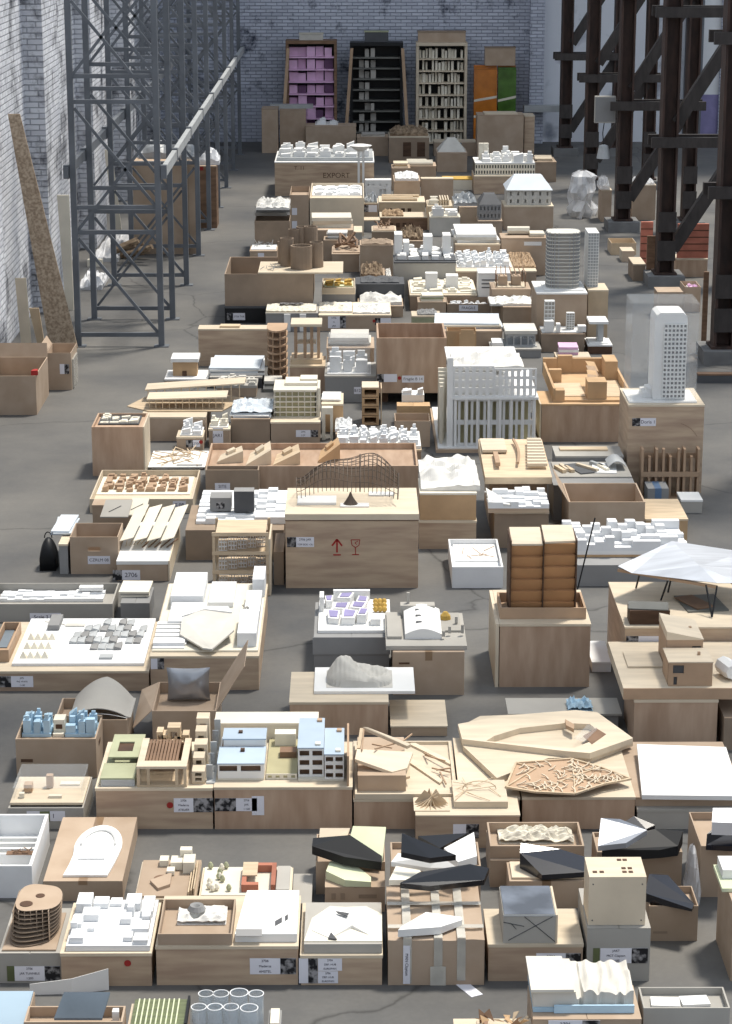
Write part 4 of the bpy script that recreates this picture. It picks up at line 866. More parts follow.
for k in range(9):
    a = PI * k / 9 + .1; r0 = .5; x, y = math.cos(a) * t.w * r0 * .95, math.sin(a) * t.d * r0 * .95
    t.part('fin', MB().add([(-x, -y, .006), (x, y, .006), (x * .4, y * .4, .05 + .02 * (k % 3)), (-x * .3, -y * .3, .035), (-x - .003, -y + .003, .006), (x - .003, y + .003, .006), (x * .4 - .003, y * .4 + .003, .05 + .02 * (k % 3)), (-x * .3 - .003, -y * .3 + .003, .035)], [(0, 1, 2, 3), (7, 6, 5, 4), (0, 4, 5, 1), (1, 5, 6, 2), (2, 6, 7, 3), (3, 7, 4, 0)]), 'balsa')
t = board('stick_relief_model', 'pale plywood slab with scattered sticks laid across it, on the small crate', 'model', 454, 508, 786, 808, c.top, .04, 'plyl', pn='slab')
sticks(t, 10, .22, .003, 'balsa', z=.041, h=.02); t.part('arch', MB().tube([(-.05 + .1 * math.cos(PI * i / 8) + .05, .02, .044 + .05 * math.sin(PI * i / 8)) for i in range(9)], .003, 5), 'balsa')
# ---- big ply board with frame and lattice leaf
c = crate('wide plywood crate carrying the polygon frame and the lattice leaf', 522, 634, 737, 797, 829, m='red')
c0 = c; c_ = crate('plywood crate behind the spiky models carrying the left end of the polygon frame', 460, 519, 738, proj((.55, c4d.cy + c4d.d / 2 + .02, c0.top - .006))[1], c4d, m='red')
t = T('polygon_frame_model', 'large pale plywood polygon frame with a recessed field', 'model', 522, 632, 742, 780, c.top)
pl0 = [(463, 746), (459, 727), (480, 716), (575, 712), (598, 714), (633, 741), (592, 757), (548, 758), (497, 778)]
pp(t, 'plywood_plate', 'plyl', [(a, b_, .035) for a, b_ in pl0], 0)
def ring(t, pn, m, outer, inner, z0, z1):
    mb = MB(); n = len(outer); o = [t.at(a, b_, z1) for a, b_ in outer]; i_ = [t.at(a, b_, z1) for a, b_ in inner]
    for z in (z1, z0): mb.v += [(p.x, p.y, z) for p in o] + [(p.x, p.y, z) for p in i_]
    for k in range(n):
        j = (k + 1) % n
        mb.f += [(k, j, n + j, n + k), (2 * n + j, 2 * n + k, 3 * n + k, 3 * n + j), (j, k, 2 * n + k, 2 * n + j), (n + k, n + j, 3 * n + j, 3 * n + k)]
    return t.part(pn, mb, m)
ring(t, 'raised_frame', 'plyl', [(462, 739), (458, 724), (500, 716), (575, 710), (597, 712), (633, 738), (590, 753), (565, 751)], [(486, 741), (494, 736), (520, 728), (566, 723), (590, 724), (604, 736), (574, 748), (560, 747)], .036, .075)
for pts in ([(565, 719), (574, 724), (574, 729), (566, 725)],): pp(t, 'triangle_piece', 'mdf', [(a, b_, .1) for a, b_ in pts], .075)
pp(t, 'dark_insert', 'brownw', [(583, 736, .078), (596, 728, .078), (606, 734, .078), (592, 744, .078)], .0755)
pp(t, 'glass_field', 'glass', [(574, 738, .09), (588, 724, .09), (598, 728, .09), (584, 742, .09)], .086)
t = T('lattice_leaf_model', 'leaf shaped wooden lattice full of tiny brown twigs', 'model', 523, 628, 758, 786, c.top); 
out = [(506, 787), (516, 763), (571, 759), (600, 767), (631, 779), (604, 784), (575, 794), (535, 792)]
pp(t, 'backing', 'mdf', [(a, b_, .045) for a, b_ in out], .036)
P0 = [t.at(a, b_, .05) for a, b_ in out]; cen = t.at(574, 776, .05); c2_ = t.at(536, 768, .05)
for i, p in enumerate(P0):
    t.part('edge_strip', MB().bar(p, P0[(i + 1) % len(P0)], .012), 'balsa')
    t.part('rib', MB().bar(p, cen if i > 1 else c2_, .008), 'balsa')
r = t.rnd
for k in range(98):
    i = r.randrange(len(P0)); a, b_ = r.random(), r.random()
    if a + b_ > 1: a, b_ = 1 - a, 1 - b_
    q = cen + (P0[i] - cen) * a * .93 + (P0[(i + 1) % len(P0)] - cen) * b_ * .93; an = r.uniform(0, PI); l = .032
    t.part('twig', MB().tube([(q.x - l * math.cos(an), q.y - l * math.sin(an), .05), (q.x, q.y + .006, .054), (q.x + l * math.cos(an + .5), q.y + l * math.sin(an + .5), .058 + r.uniform(0, .006))], .0048, 4), 'plyl')
# ---- white board on stacked slabs, right
c = crate('low grey slab box at the bottom of the stack under the white board', 637, 745, 760, 809, 829, m='greyc', ml='greyc', name='grey_box', cat='box')
c2b = crate('stack of brown cardboard sheets between the white board and the grey box', 635, 745, 742, 797, 806, c.top, m='card', ml='card', name='cardboard_sheets', cat='cardboard')
t = T('white_board', 'large plain white board lying slightly tilted on brown sheets at the right', 'board', 642, 736, 746, 796, c2b.top)
pp(t, 'board', 'white', [(642, 795, .03), (637, 744, .07), (726, 747, .07), (741, 796, .03)], thinp(.028)); t.part('spacer_block', MB().bx(-.25, .25, .02, .07, 0, .012), 'card')

# ================================================================ fifth row
b = obox('brown carton full of pale blue foam blocks, left edge', 17, 97, 717, 739, 778, hole=False, fill=.8, backup=.012)
b.part('handle_hole', MB().bx(b.fr(21, 760).x, b.fr(33, 760).x, -b.d / 2 - .003, -b.d / 2 - .001, b.fr(21, 762).z, b.fr(21, 759).z), 'dwood')
b.part('side_hole', MB().bx(b.w / 2 + .001, b.w / 2 + .003, -.05, .03, b.h * .62, b.h * .72), 'dwood')
for (x0, x1, lb, cc) in ((22, 51, 'pale blue foam city blocks in the left half of the open carton', 'blue'), (65, 96, 'pale blue foam city blocks in the right half of the open carton', 'blue')):
    t = board('foam_block_model', lb, 'model', x0, x1, 718, 737, b.fillz, .02, 'blue'); blocks(t, 12, .05, .1, 'blue', pn='foam_block')
t = board('mill_model', 'small cream wooden building between the blue foam blocks', 'model', 53, 64, 720, 737, b.fillz, .02, 'cream'); t.part('tower', MB().bx(-t.w / 2, t.w / 2, -t.d * .3, t.d * .2, .0205, .1), 'cream'); t.part('dark_window', MB().bx(-t.w * .3, t.w * .3, -t.d * .3 - .002, -t.d * .3 - .0005, .04, .07), 'dwood')
b2 = obox('brown carton holding curved grey card, behind the blue foam carton', 56, 128, 698, 720, b, fill=.7)
0 and b2.part('side_flap', MB().plate([(b2.w / 2 + .003, -b2.d / 2, b2.h), (b2.w / 2 + .003, b2.d / 2, b2.h), (b2.w / 2 + .06, b2.d / 2 + .05, b2.h + .1), (b2.w / 2 + .07, -b2.d / 2 + .04, b2.h + .02)], .004), 'card')
t = T('curved_card_model', 'curved grey card vault lying on the open brown carton', 'model', 70, 131, 693, 718, b2.top)
t.part('vault', MB().sheet(0, 1, 0, 1, lambda u, v: (-t.w / 2 + t.w * u, -t.d / 2 + t.d * v * (1 - .25 * abs(2 * u - 1)), .007 + .11 * math.sin(PI * min(1, u * 1.05 + .02)) ** .8 * (.55 + .45 * v)), 22, 8, .006), 'greyc')
t.part('vault_edge', MB().sheet(0, 1, 0, 1, lambda u, v: (-t.w * .46 + t.w * .9 * u, -t.d / 2 - .004 - .006 * v, .002 + .03 * math.sin(PI * u)), 12, 1, .002), 'white')
b3 = obox('brown carton with a silver cushion and folded-out flaps', 153, 217, 682, 711, 748, flaps='R', fl=.9, fill=.7)
b3.part('flap', MB().plate([(-b3.w / 2 - .003, -b3.d / 2 + .02, b3.h), (-b3.w / 2 - .003, b3.d / 2, b3.h), (-b3.w / 2 - .12, b3.d / 2 + .02, b3.h - .06), (-b3.w / 2 - .13, -b3.d / 2, b3.h - .12)], .004), 'card')
t = T('silver_cushion', 'puffed grey silver cushion standing in the open carton', 'cushion', 167, 209, 696, 705, b3.fillz)
g = MB(); n = 16; Hc = .235
for s_ in (1, -1):
    o = len(g.v)
    for j in range(n + 1):
        for i in range(n + 1):
            u, v = 2 * i / n - 1, 2 * j / n - 1; e = max(0, (1 - u * u) * (1 - v * v)) ** .45
            pin = 1 - .06 * (1 - abs(u)) ** 0 * (1 - v * v) * 0; q = 1 - .07 * (1 - v * v) * abs(u); q2 = 1 - .07 * (1 - u * u) * abs(v)
            g.v.append((u * t.w * .52 * q, -s_ * .07 * e * (1 + .2 * nz(Vector((u * 2, v * 2, 4)))), Hc / 2 + v * Hc / 2 * q2))
    for j in range(n):
        for i in range(n):
            a = o + j * (n + 1) + i; f = (a, a + 1, a + n + 2, a + n + 1); g.f.append(f if s_ > 0 else f[::-1])
t.part('cushion', g, 'silver', smooth=True)
# plywood crates under the white blob
c1 = crate('reddish plywood crate under the white board with a crumpled white ring', 290, 388, 672, 702, 735, m='red')
c2x = crate('pale plywood box standing low beside the reddish crate', 391, 447, 700, 726, 736, lt=.01)
t = board('white_baseboard_model', 'white square board carrying a lumpy white ring shaped model', 'model', 314, 415, 670, 694, c1.top, .02, 'white')
def blob(u, v):
    x, y = 2 * u - 1, 2 * v - 1; k = nz(Vector((x * 5, y * 3, 3))) * .016 + .0015 * math.sin(u * 90)
    a = math.exp(-((x + .5) / .42) ** 2 - ((y - .0) / .75) ** 2) * .10; b_ = (1 - math.exp(-((x - .45) / .38) ** 2 - ((y - .05) / .5) ** 2)) * .075
    e = max(0, 1 - (x * x) ** 1.6 - (y * y) ** 1.6) ** .4
    return (-t.w * .38 + t.w * .66 * u, -t.d * .36 + t.d * .72 * v, .022 + (a + b_ + k) * e)
t.part('folded_ring', MB().sheet(0, 1, 0, 1, blob, 90, 30, .01, base=.0205), 'stone')
c = crate('cream board box standing behind the blue-roofed house models', 216, 318, 712, 723, L2, m='cream', ml='cream', name='cream_box', cat='box')
# pale board with blue foam
t = board('grey_white_board', 'grey-white board lying behind the polygon frame, with a blue scrap on it', 'board', 508, 622, 700, 716, 0.10, .015, 'greyc', pn='board')
t.part('spacer_block', MB().bx(-t.w / 2 + .02, t.w / 2 - .02, -t.d / 2 + .02, t.d / 2 - .02, -.099, -.001), 'greyb')
u = board('blue_foam_scrap', 'crumpled pale blue foam scrap on the grey-white board', 'foam', 568, 593, 703, 711, t.top, .003, 'blue', pn='base'); crumple(u, -u.w / 2, u.w / 2, -u.d / 2, u.d / 2, .003, .07, 'blue', 'foam_crumple', 4, 14)
u = board('brown_foam_scrap', 'small brown block standing beside the blue scrap', 'block', 571, 578, 701, 703, t.top, .05, 'mdf', pn='block') if 0 else None

# ================================================================ sixth row: crate with bookcase tower, table crate, canopy crate
tc = crate('square reddish plywood crate under the wooden bookcase tower', 499, 589, 590, 624, 687, m='red')
tc.part('side_board', MB().bx(-tc.w / 2 - .03, -tc.w / 2 - .006, -tc.d / 2, tc.d / 2, 0, tc.h), 'plyl')
t = obox('low plywood tray around the foot of the bookcase tower', 500, 586, 592, 608, 619, tc.top, m='mdf', name='plywood_tray', cat='tray', t_=.014)
tw = T('bookcase_tower_model', 'orange-brown wooden twin tower model with slanted shelf storeys', 'model', 508, 577, 600, 616, t.inz)
W = tw.w - .04; D = max(tw.d - .03, .22); ht = hgt(540, 545, 616, tw.z0)
tw.part('baseboard', MB().bx(-W / 2, W / 2, -D / 2, D / 2, 0, .012), 'mdf')
for s_ in (0, 1):
    x0, x1 = (-W / 2, -.006) if s_ == 0 else (.006, W / 2); hh = ht + (.015 if s_ else .0); nf = 6
    tw.part('tower_core', MB().bx(x0 + .004, x1 - .004, -D / 2 + .035, D / 2, .0125, hh - .01), 'kraftd')
    for k in range(nf):
        z = .0125 + (hh - .02) * k / nf; z2 = .0125 + (hh - .02) * (k + 1) / nf - .004
        tw.part('storey_board', MB().add([(x0, -D / 2 + .03, z + .004), (x1, -D / 2 + .03, z + .004), (x1, -D / 2, z2), (x0, -D / 2, z2), (x0, -D / 2 + .034, z + .004), (x1, -D / 2 + .034, z + .004), (x1, -D / 2 + .034, z2), (x0, -D / 2 + .034, z2)], [(0, 1, 2, 3), (7, 6, 5, 4), (0, 4, 5, 1), (1, 5, 6, 2), (2, 6, 7, 3), (3, 7, 4, 0)]), 'kraftd')
    tw.part('roof_board', MB().prism([(x0, -D / 2), (x1, -D / 2 + (.02 if s_ else 0)), (x1, D / 2), (x0, D / 2)], hh - .009, lambda x, y: hh + .004 + (y + D / 2) * .12), 'plyl')
for x in (-W / 2 - .012, 0, W / 2 + .002): tw.part('dark_edge_board', MB().bx(x if x else -.0045, (x + .01) if x else .0045, -D / 2 - .01, D / 2, .0125, ht + .03), 'dwood')
wb = crate('small white foam block lying on the floor beside the tower crate', 592, 611, 641, 662, 672, m='wfoam', ml='wfoam', name='white_foam_block', cat='block')
# table crate
tb = crate('reddish plywood crate serving as base of the pale plywood table slab', 633, 716, 672, 700, 747, m='red', dmax=.55)
tb2 = crate('plywood carton beside the base crate at the right edge, half out of the picture', 723, 775, 690, 718, 750, m='cardd', lid=False, name='cardboard_box', cat='box')
z_ = tb.top
ts = T('plywood_table_slab', 'wide pale plywood slab carrying the little cube houses, right edge', 'board', 623, 760, 652, 699, z_); ts.h = hgt(660, 688, 699, z_)
ts.part('slab', MB().bx(-ts.w / 2, ts.w / 2, -ts.d / 2, ts.d / 2, 0.001, ts.h), 'plyl'); ts.part('edge_band', MB().bx(-ts.w / 2, ts.w / 2, -ts.d / 2 - .008, -ts.d / 2 - .001, 0, ts.h), 'mdf')
def cubehouse(lb, x0, x1, ytb, ytf, yf, z0, m, roof, win, slope=0):
    t = box_T('cube_house_model', lb, 'model', x0, x1, ytb, ytf, yf, z0); w_, d_, h_ = t.w, t.d, t.h
    t.part('walls', wall_holes(MB(), -w_ / 2, w_ / 2, -d_ / 2, -d_ / 2 + .008, 0, h_, win).bx(-w_ / 2, w_ / 2, -d_ / 2 + .03, d_ / 2, 0, h_ - .001), m)
    t.part('window_glass', MB().bx(-w_ / 2 + .002, w_ / 2 - .002, -d_ / 2 + .012, -d_ / 2 + .026, 0.002, h_ - .002), 'dgrey')
    t.part('roof', MB().prism([(-w_ / 2 - .003, -d_ / 2 - .003), (w_ / 2 + .003, -d_ / 2 - .003), (w_ / 2 + .003, d_ / 2 + .003), (-w_ / 2 - .003, d_ / 2 + .003)], h_ + .0005, lambda x, y: h_ + .008 + slope * (.5 - x / w_)), roof)
    t.part('chimney', MB().box(w_ * .25, .0, h_ + .009, .018, .018, .02), 'mdf'); return t
h1 = cubehouse('little plywood cube house with one square window wrapped in film, on the slab', 668, 712, 649, 663, 686, ts.top, 'mdf', 'plyl', [(.1, .35, .55, .9), (.12, .2, .05, .4)])
h2 = cubehouse('little plywood house with slanting roof behind the wrapped cube house', 666, 702, 621, 640, h1, ts.top, 'mdf', 'plyl', [(.7, .95, .5, .8)], .05)
t = T('white_roll', 'white faceted roll lying at the right edge of the plywood slab', 'roll', 716, 745, 672, 684, ts.top)
t.part('roll', MB().tube([(-t.w * .1, .10, .06), (t.w * .1, -.03, .06), (t.w * .14, -.06, .06)], lambda q: .06 if q < 1 else .05, 8), 'white')
c = board('plywood_sheet', 'pale plywood sheet lying left behind the houses on the slab', 'board', 628, 664, 653, 668, ts.top, .012, 'plyl', pn='sheet')
# canopy crate
cc = crate('big plywood crate at the right edge under the aluminium canopy model', 623, 760, 582, 627, ts, lt=.012)
cc.tag(626, 636, 662, 646, ('', ), 'l', dot=(665, 640))
t = T('canopy_model', 'large faceted aluminium canopy on thin branching legs, right edge', 'model', 630, 745, 590, 618, cc.top)
zc = .235
A_ = {k: t.at(*v) for k, v in dict(l=(618, 566, zc), bl=(672, 541, zc + .03), br=(745, 552, zc + .02), r=(775, 570, zc), fr=(740, 583, zc - .02), fm=(717, 583, zc - .03), f=(632, 573, zc - .02), m=(700, 566, zc + .05)).items()}
for tri in (('l', 'f', 'bl'), ('f', 'm', 'bl'), ('f', 'fm', 'm'), ('fm', 'fr', 'm'), ('fr', 'r', 'm'), ('r', 'br', 'm'), ('br', 'bl', 'm')): t.part('canopy_facet', MB().plate([A_[k] for k in tri], .004), 'alu')
for (a, b_) in (((636, 588, .008), (640, 572, zc - .04)), ((661, 600, .008), (668, 580, zc - .04)), ((712, 617, .008), (706, 585, zc - .04)), ((712, 617, .008), (717, 586, zc - .04)), ((668, 592, .008), (672, 575, zc - .04)), ((738, 600, .008), (733, 583, zc - .05))): t.part('leg', MB().tube([t.at(*a), t.at(*b_)], .007, 6), 'black')
for a, b_ in (('l', 'fm'), ('bl', 'fr')): t.part('under_beam', MB().bar(A_[a] - Vector((0, 0, .03)), A_[b_] - Vector((0, 0, .03)), .02), 'mdf')
t = box_T('dark_box_model', 'dark weathered box with a slate lid under the canopy', 'model', 630, 670, 588, 598, 626 - .5, cc.top); w_, d_, h_ = t.w, .16, .1
t.o.location.y = t.Y + .1; t.part('body', MB().bx(-w_ / 2, w_ / 2, -d_ / 2, d_ / 2, 0, h_), 'dwood'); t.part('lid', MB().box(.0, .02, h_ + .001, w_ * 1.0, d_ * 1.1, .008, -.12), 'slate')
t = board('slate_sheets', 'dark slate sheets lying on the crate under the right half of the canopy', 'sheet', 684, 726, 596, 612, cc.top, .01, 'slate', pn='sheet', rz=8); t.part('sheet', MB().box(-.05, .0, .012, t.w * .5, t.d * .8, .008, .3), 'brownw')

# ---- boxes of the sixth row, centre and left
g1 = cbox('tall grey carton under the white model with purple roofs', 314, 389, 602, 637, 675, m='greyb', tape=False)
g1.part('lid_band', MB().bx(-g1.w / 2 - .008, g1.w / 2 + .008, -g1.d / 2 - .008, -g1.d / 2 - .001, g1.h * .55, g1.h), 'greyb')
t = board('purple_roof_model', 'white model with lavender faceted roofs and yellow tree clumps', 'model', 318, 391, 602, 633, g1.top, .02, 'white'); W, D = t.w, t.d
for k, pts in enumerate([((-.36, -.3), (-.22, -.32), (-.2, -.05), (-.38, -.02)), ((-.18, -.34), (.0, -.34), (.05, -.1), (-.16, -.04)), ((.03, -.3), (.16, -.3), (.2, -.1), (.08, -.08)), ((-.3, .02), (-.1, .0), (-.06, .22), (-.28, .2)), ((-.06, .0), (.12, -.04), (.18, .16), (-.02, .2)), ((-.24, .26), (-.06, .26), (.0, .44), (-.2, .42)), ((.02, .24), (.18, .22), (.2, .4), (.06, .44)), ((-.4, .2), (-.32, .2), (-.3, .4), (-.42, .38))]):
    q = [(a * W, b_ * D) for a, b_ in pts]; cx, cy = sum(p[0] for p in q) / 4, sum(p[1] for p in q) / 4; hh = .045 + .012 * (k % 3)
    t.part('pavilion_wall', MB().prism(q, .0205, .0205 + hh), 'white'); t.part('purple_roof', MB().prism([(cx + (x - cx) * .72, cy + (y - cy) * .72) for x, y in q], .021 + hh, .026 + hh), 'lav')
t.part('slab_block', MB().bx(.22 * W, .36 * W, -.36 * D, -.2 * D, .0205, .07), 'white'); t.part('corner_tower', MB().bx(-.49 * W, -.43 * W, .1 * D, .3 * D, .0205, .13), 'white'); t.part('rear_block', MB().bx(-.3 * W, .22 * W, .45 * D, .5 * D, .0205, .1), 'white')
for k in range(9): t.part('yellow_tree', MB().lathe([(.004, .0205), (.018, .03), (.022, .045), (.014, .06), (.002, .066)], 8, (.3 + .06 * (k % 3)) * W, (.08 + .13 * (k // 3)) * D), 'yellow')
g2 = cbox('brown carton under the grey card hall model, centre', 393, 464, 616, 652, 695)
g2.part('handle_hole', MB().bx(-g2.w * .42, -g2.w * .27, -g2.d / 2 - .002, -g2.d / 2 - .0005, g2.h * .72, g2.h * .76), 'dwood')
t = board('grey_hall_model', 'grey card hall model with a curved white roof on a brown carton', 'model', 386, 467, 617, 650, g2.top, .03, 'greyc', pn='stepped_base'); W, D = t.w, t.d
t.part('terrace', MB().bx(-W * .48, -W * .3, -D * .3, D * .45, .0305, .05), 'greyc'); t.part('terrace', MB().bx(W * .2, W * .45, -D * .1, D * .45, .0305, .045), 'greyc')
t.part('vault_roof', MB().sheet(0, 1, 0, 1, lambda u, v: (-W * .26 + W * .46 * u, -D * .3 + D * .7 * v, .065 + .04 * math.sin(PI * u) + .02 * v), 16, 10, .008, base=.0305), 'white')
for x, y in ((-.08, -.1), (-.08, .08), (-.08, .25)): t.part('skylight', MB().box(x * W, y * D, .102 + .02 * (y + .3), .04, .03, .006), 'dgrey')
t.part('upper_bar', MB().bx(-W * .3, W * .14, D * .36, D * .48, .0305, .12), 'greyc'); t.part('yellow_mound', MB().lathe([(.04, .046), (.035, .075), (.015, .1), (.002, .104)], 10, W * .27, D * .25), 'yellow')
for x, y, h_ in ((.3, -.2, .05), (.22, -.3, .04), (.46, -.2, .06), (-.2, .44, .15), (.4, .1, .05)): t.part('small_tower', MB().box(x * W, y * D, .0505, .02, .02, h_), 'greyc')
# ---- big white panels left
p1 = crate('low wide plywood crate under the grey-patched white site model, left edge', -10, 149, 622, 671, 691)
p1.tag(0, 676, 33, 687, ('JAN', 'PIG WAYS', '1:100'), 'l')
t = board('patched_site_model', 'white site model with a chequered patch of small grey roofs, left edge', 'model', 12, 144, 621, 666, p1.top, .02, 'wfoam'); W, D = t.w, t.d; r = t.rnd
t.part('grey_path', MB().tube([(-.38 * W + .25 * W * math.sin(i * .25) * .3 + i * .012, D * (.42 - .05 * i * .2), .021) for i in range(9)], .006, 4), 'stone')
for j in range(5):
    for i in range(9):
        if (i + j * 3) % 7 == 2 or (j in (0, 4) and i not in (3, 4, 5, 6) ) or (j == 3 and i < 1): continue
        x, y = -.13 * W + i * W * .062 + j * .01, -.22 * D + j * D * .135; hh = r.uniform(.012, .03)
        t.part('roof_patch', MB().add([(x, y, .0205), (x + .055 * W, y, .0205), (x + .055 * W, y + .115 * D, .0205), (x, y + .115 * D, .0205), (x, y, .0205 + hh), (x + .055 * W, y, .022 + hh * .5), (x + .055 * W, y + .115 * D, .0205 + hh), (x, y + .115 * D, .022 + hh * .4)], [(0, 3, 2, 1), (4, 5, 6, 7), (0, 1, 5, 4), (1, 2, 6, 5), (2, 3, 7, 6), (3, 0, 4, 7)]), 'lsteel' if (i + j) % 3 else 'greyb')
t.part('corner_roof', MB().bx(-.33 * W, -.24 * W, .22 * D, .48 * D, .0205, .06), 'greyb')
for i in range(4):
    for j in range(3):
        x, y = -.46 * W + i * .055 * W, -.4 * D + j * .2 * D; q = .026
        t.part('white_pyramid', MB().add([(x, y, .0205), (x + q * 2, y, .0205), (x + q * 2, y + q * 2, .0205), (x, y + q * 2, .0205), (x + q, y + q, .07)], [(0, 3, 2, 1), (0, 1, 4), (1, 2, 4), (2, 3, 4), (3, 0, 4)]), 'cream')
t.part('path_strip', MB().bx(-.2 * W, -.05 * W, .3 * D, .36 * D, .0205, .03), 'stone'); t.part('small_roof', MB().bx(.15 * W, .25 * W, -.42 * D, -.34 * D, .0205, .035), 'lsteel')
t0 = obox('small wooden tray at the left edge, on the crate of the patched site model', -9, 9, 622, 650, 662, p1.top, m='mdf', name='wooden_tray', cat='tray', t_=.01, fill=.3)
u = board('clear_sheet', 'grey translucent sheet lying in the small left edge tray', 'sheet', -6, 7, 630, 648, t0.fillz, .006, 'bgrey', pn='sheet')
p2 = crate('plywood crate under the large white foam building, left of the centre', 151, 259, 584, 656, 690)
p2.tag(151, 658, 164, 669, ('',), 'M')
t = board('white_complex_model', 'large white foam building model with stepped wings and a folded polygon roof', 'model', 152, 258, 585, 652, p2.top, .012, 'cream'); W, D = t.w, t.d
for (a, b_, c_, d_, hh) in ((-.42, -.1, .6, .98, .1), (-.4, -.05, .3, .58, .06), (-.05, .2, .62, .95, .04), (.3, .48, .05, .4, .1), (.33, .48, .42, .75, .07), (.38, .5, .78, 1.0, .14), (-.5, -.2, .05, .12, .03)):
    t.part('wing', MB().bx(a * W, b_ * W, -D / 2 + c_ * D, -D / 2 + d_ * D, .0125, .0125 + hh), 'wfoam')
for k in range(7): t.part('terrace_step', MB().bx(-.5 * W, -.2 * W + .01 * k, -D / 2 + (.02 + .045 * k) * D, -D / 2 + (.058 + .045 * k) * D, .0125, .02 + .006 * k), 'white')
pp(t, 'polygon_roof', 'stone', [(180, 634, .06), (182, 618, .1), (205, 608, .13), (232, 611, .13), (234, 630, .1), (212, 649, .05), (203, 648, .05)], thinp(.012))
pp(t, 'polygon_roof', 'white', [(182, 616, .102), (200, 606, .13), (228, 606, .13), (232, 612, .135), (205, 609, .132)], thinp(.01))
t.part('curved_rib', MB().tube([(W * .3 + .05 * math.sin(i * .5), -D * .1 + .03 * i, .09 + .02 * math.sin(i)) for i in range(7)], .008, 6), 'greyc')
# ================================================================ compact makers for the rows further back
def city(lb, x0, x1, yb, yf, s, hpx, n=60, m='wfoam', mb_='white', name='city_model', th=.015, cat='model', group=None, lo=.25):
    t = board(name, lb, cat, x0, x1, yb, yf, stand(s), th, mb_, group); cityslab(t, n, hpx * t.u * lo, hpx * t.u, m); t.ht = hpx * t.u; return t
def blk(lb, x0, x1, yb, yf, s, hpx, n=10, m='wfoam', mb_='white', name='block_model', th=.012, lo=.35, box=(0.02, .98, .02, .98)):
    t = board(name, lb, 'model', x0, x1, yb, yf, stand(s), th, mb_); blocks(t, int(n * 1.5), hpx * t.u * lo * .6, hpx * t.u * .55, m, box); return t
def crum(lb, x0, x1, yb, yf, s, hpx, m='plaster', mb_='white', name='relief_model', f=4, solid=True, cat='model', n=24, pn='relief'):
    t = board(name, lb, cat, x0, x1, yb, yf, stand(s), .006, mb_); crumple(t, -t.w / 2, t.w / 2, -t.d / 2, t.d / 2, .0065, hpx * t.u, m, pn, f, n, solid=solid); return t
def sheets(lb, x0, x1, yb, yf, s, m='white', n=3, th=.012, name='paper_sheets', cat='paper', m2=None):
    t = T(name, lb, cat, x0, x1, yb, yf, stand(s)); r = t.rnd
    for k in range(n): t.part('sheet', MB().box(r.uniform(-.02, .02) * t.w, r.uniform(-.03, .03) * t.d, k * (th + .001), t.w * r.uniform(.85, 1), t.d * r.uniform(.85, 1), th, math.radians(r.uniform(-3, 3))), m if k % 2 == 0 or not m2 else m2)
    t.h = n * (th + .001); return t
def stk(lb, x0, x1, yb, yf, s, hpx, n=16, m='balsa', mb_='plyl', name='stick_model', r0=.006, L=.2):
    t = board(name, lb, 'model', x0, x1, yb, yf, stand(s), .012, mb_); sticks(t, n, L, r0, m, z=.013, h=hpx * t.u); return t

# ---- seventh row
g7 = obox('long shallow grey tray at the left edge holding white model strips', -12, 113, 583, 604, 622, m='greyc', name='grey_tray', cat='tray', t_=.012, fill=.45)
g7.tag(30, 613, 61, 621, ('Scale 3 & 4',))
t = board('white_strip_model', 'long white terraced strip model lying in the shallow grey tray', 'model', 0, 103, 590, 602, g7.fillz, .01, 'white'); cityslab(t, 60, .01, .03, 'wfoam'); t.part('raised_strip', MB().bx(t.w * .25, t.w * .48, t.d * .1, t.d * .4, .045, .075), 'white')
b = cbox('grey lidded carton between the shallow tray and the white complex', 121, 150, 587, 603, 622, m='greyb', tape=False)
sheets('cream boards lying across the grey lidded carton', 118, 151, 586, 598, b, 'cream', 3, .014, 'cream_boards', 'board', 'greyc')
sh = T('shelf_model', 'open timber shelf model with three storeys of small white frames', 'model', 213, 269, 578, 597, 0)
W = sh.w; D = min(sh.d, .45); ht = hgt(240, 534, 597, 0); sh.d = D
for x in (-W / 2, W / 2 - .022):
    for y in (-D / 2, D / 2 - .022): sh.part('post', MB().bx(x, x + .022, y, y + .022, 0, ht), 'balsa')
for k in range(4):
    z = ht * (.05 + .3 * k); g = MB().bx(-W / 2 - .003, W / 2 + .003, -D / 2 - .006, -D / 2 - .001, z, z + .03).bx(-W / 2 + .023, W / 2 - .023, -D / 2 + .0, D / 2, z, z + .008)
    sh.part('shelf', g, 'balsa')
    if k < 3:
        for s_ in range(5): 
            x = -W * .4 + s_ * W * .17; sh.part('white_frame', wall_holes(MB(), x, x + W * .15, -D * .3 + .03 * s_, -D * .3 + .03 * s_ + .006, z + .009, z + .009 + ht * .2, grid_holes(3, 3, .15, .15)), 'white')
sh.part('side_panel', MB().bx(W / 2 + .001, W / 2 + .015, -D / 2, D / 2, 0, ht * .9), 'plyl')
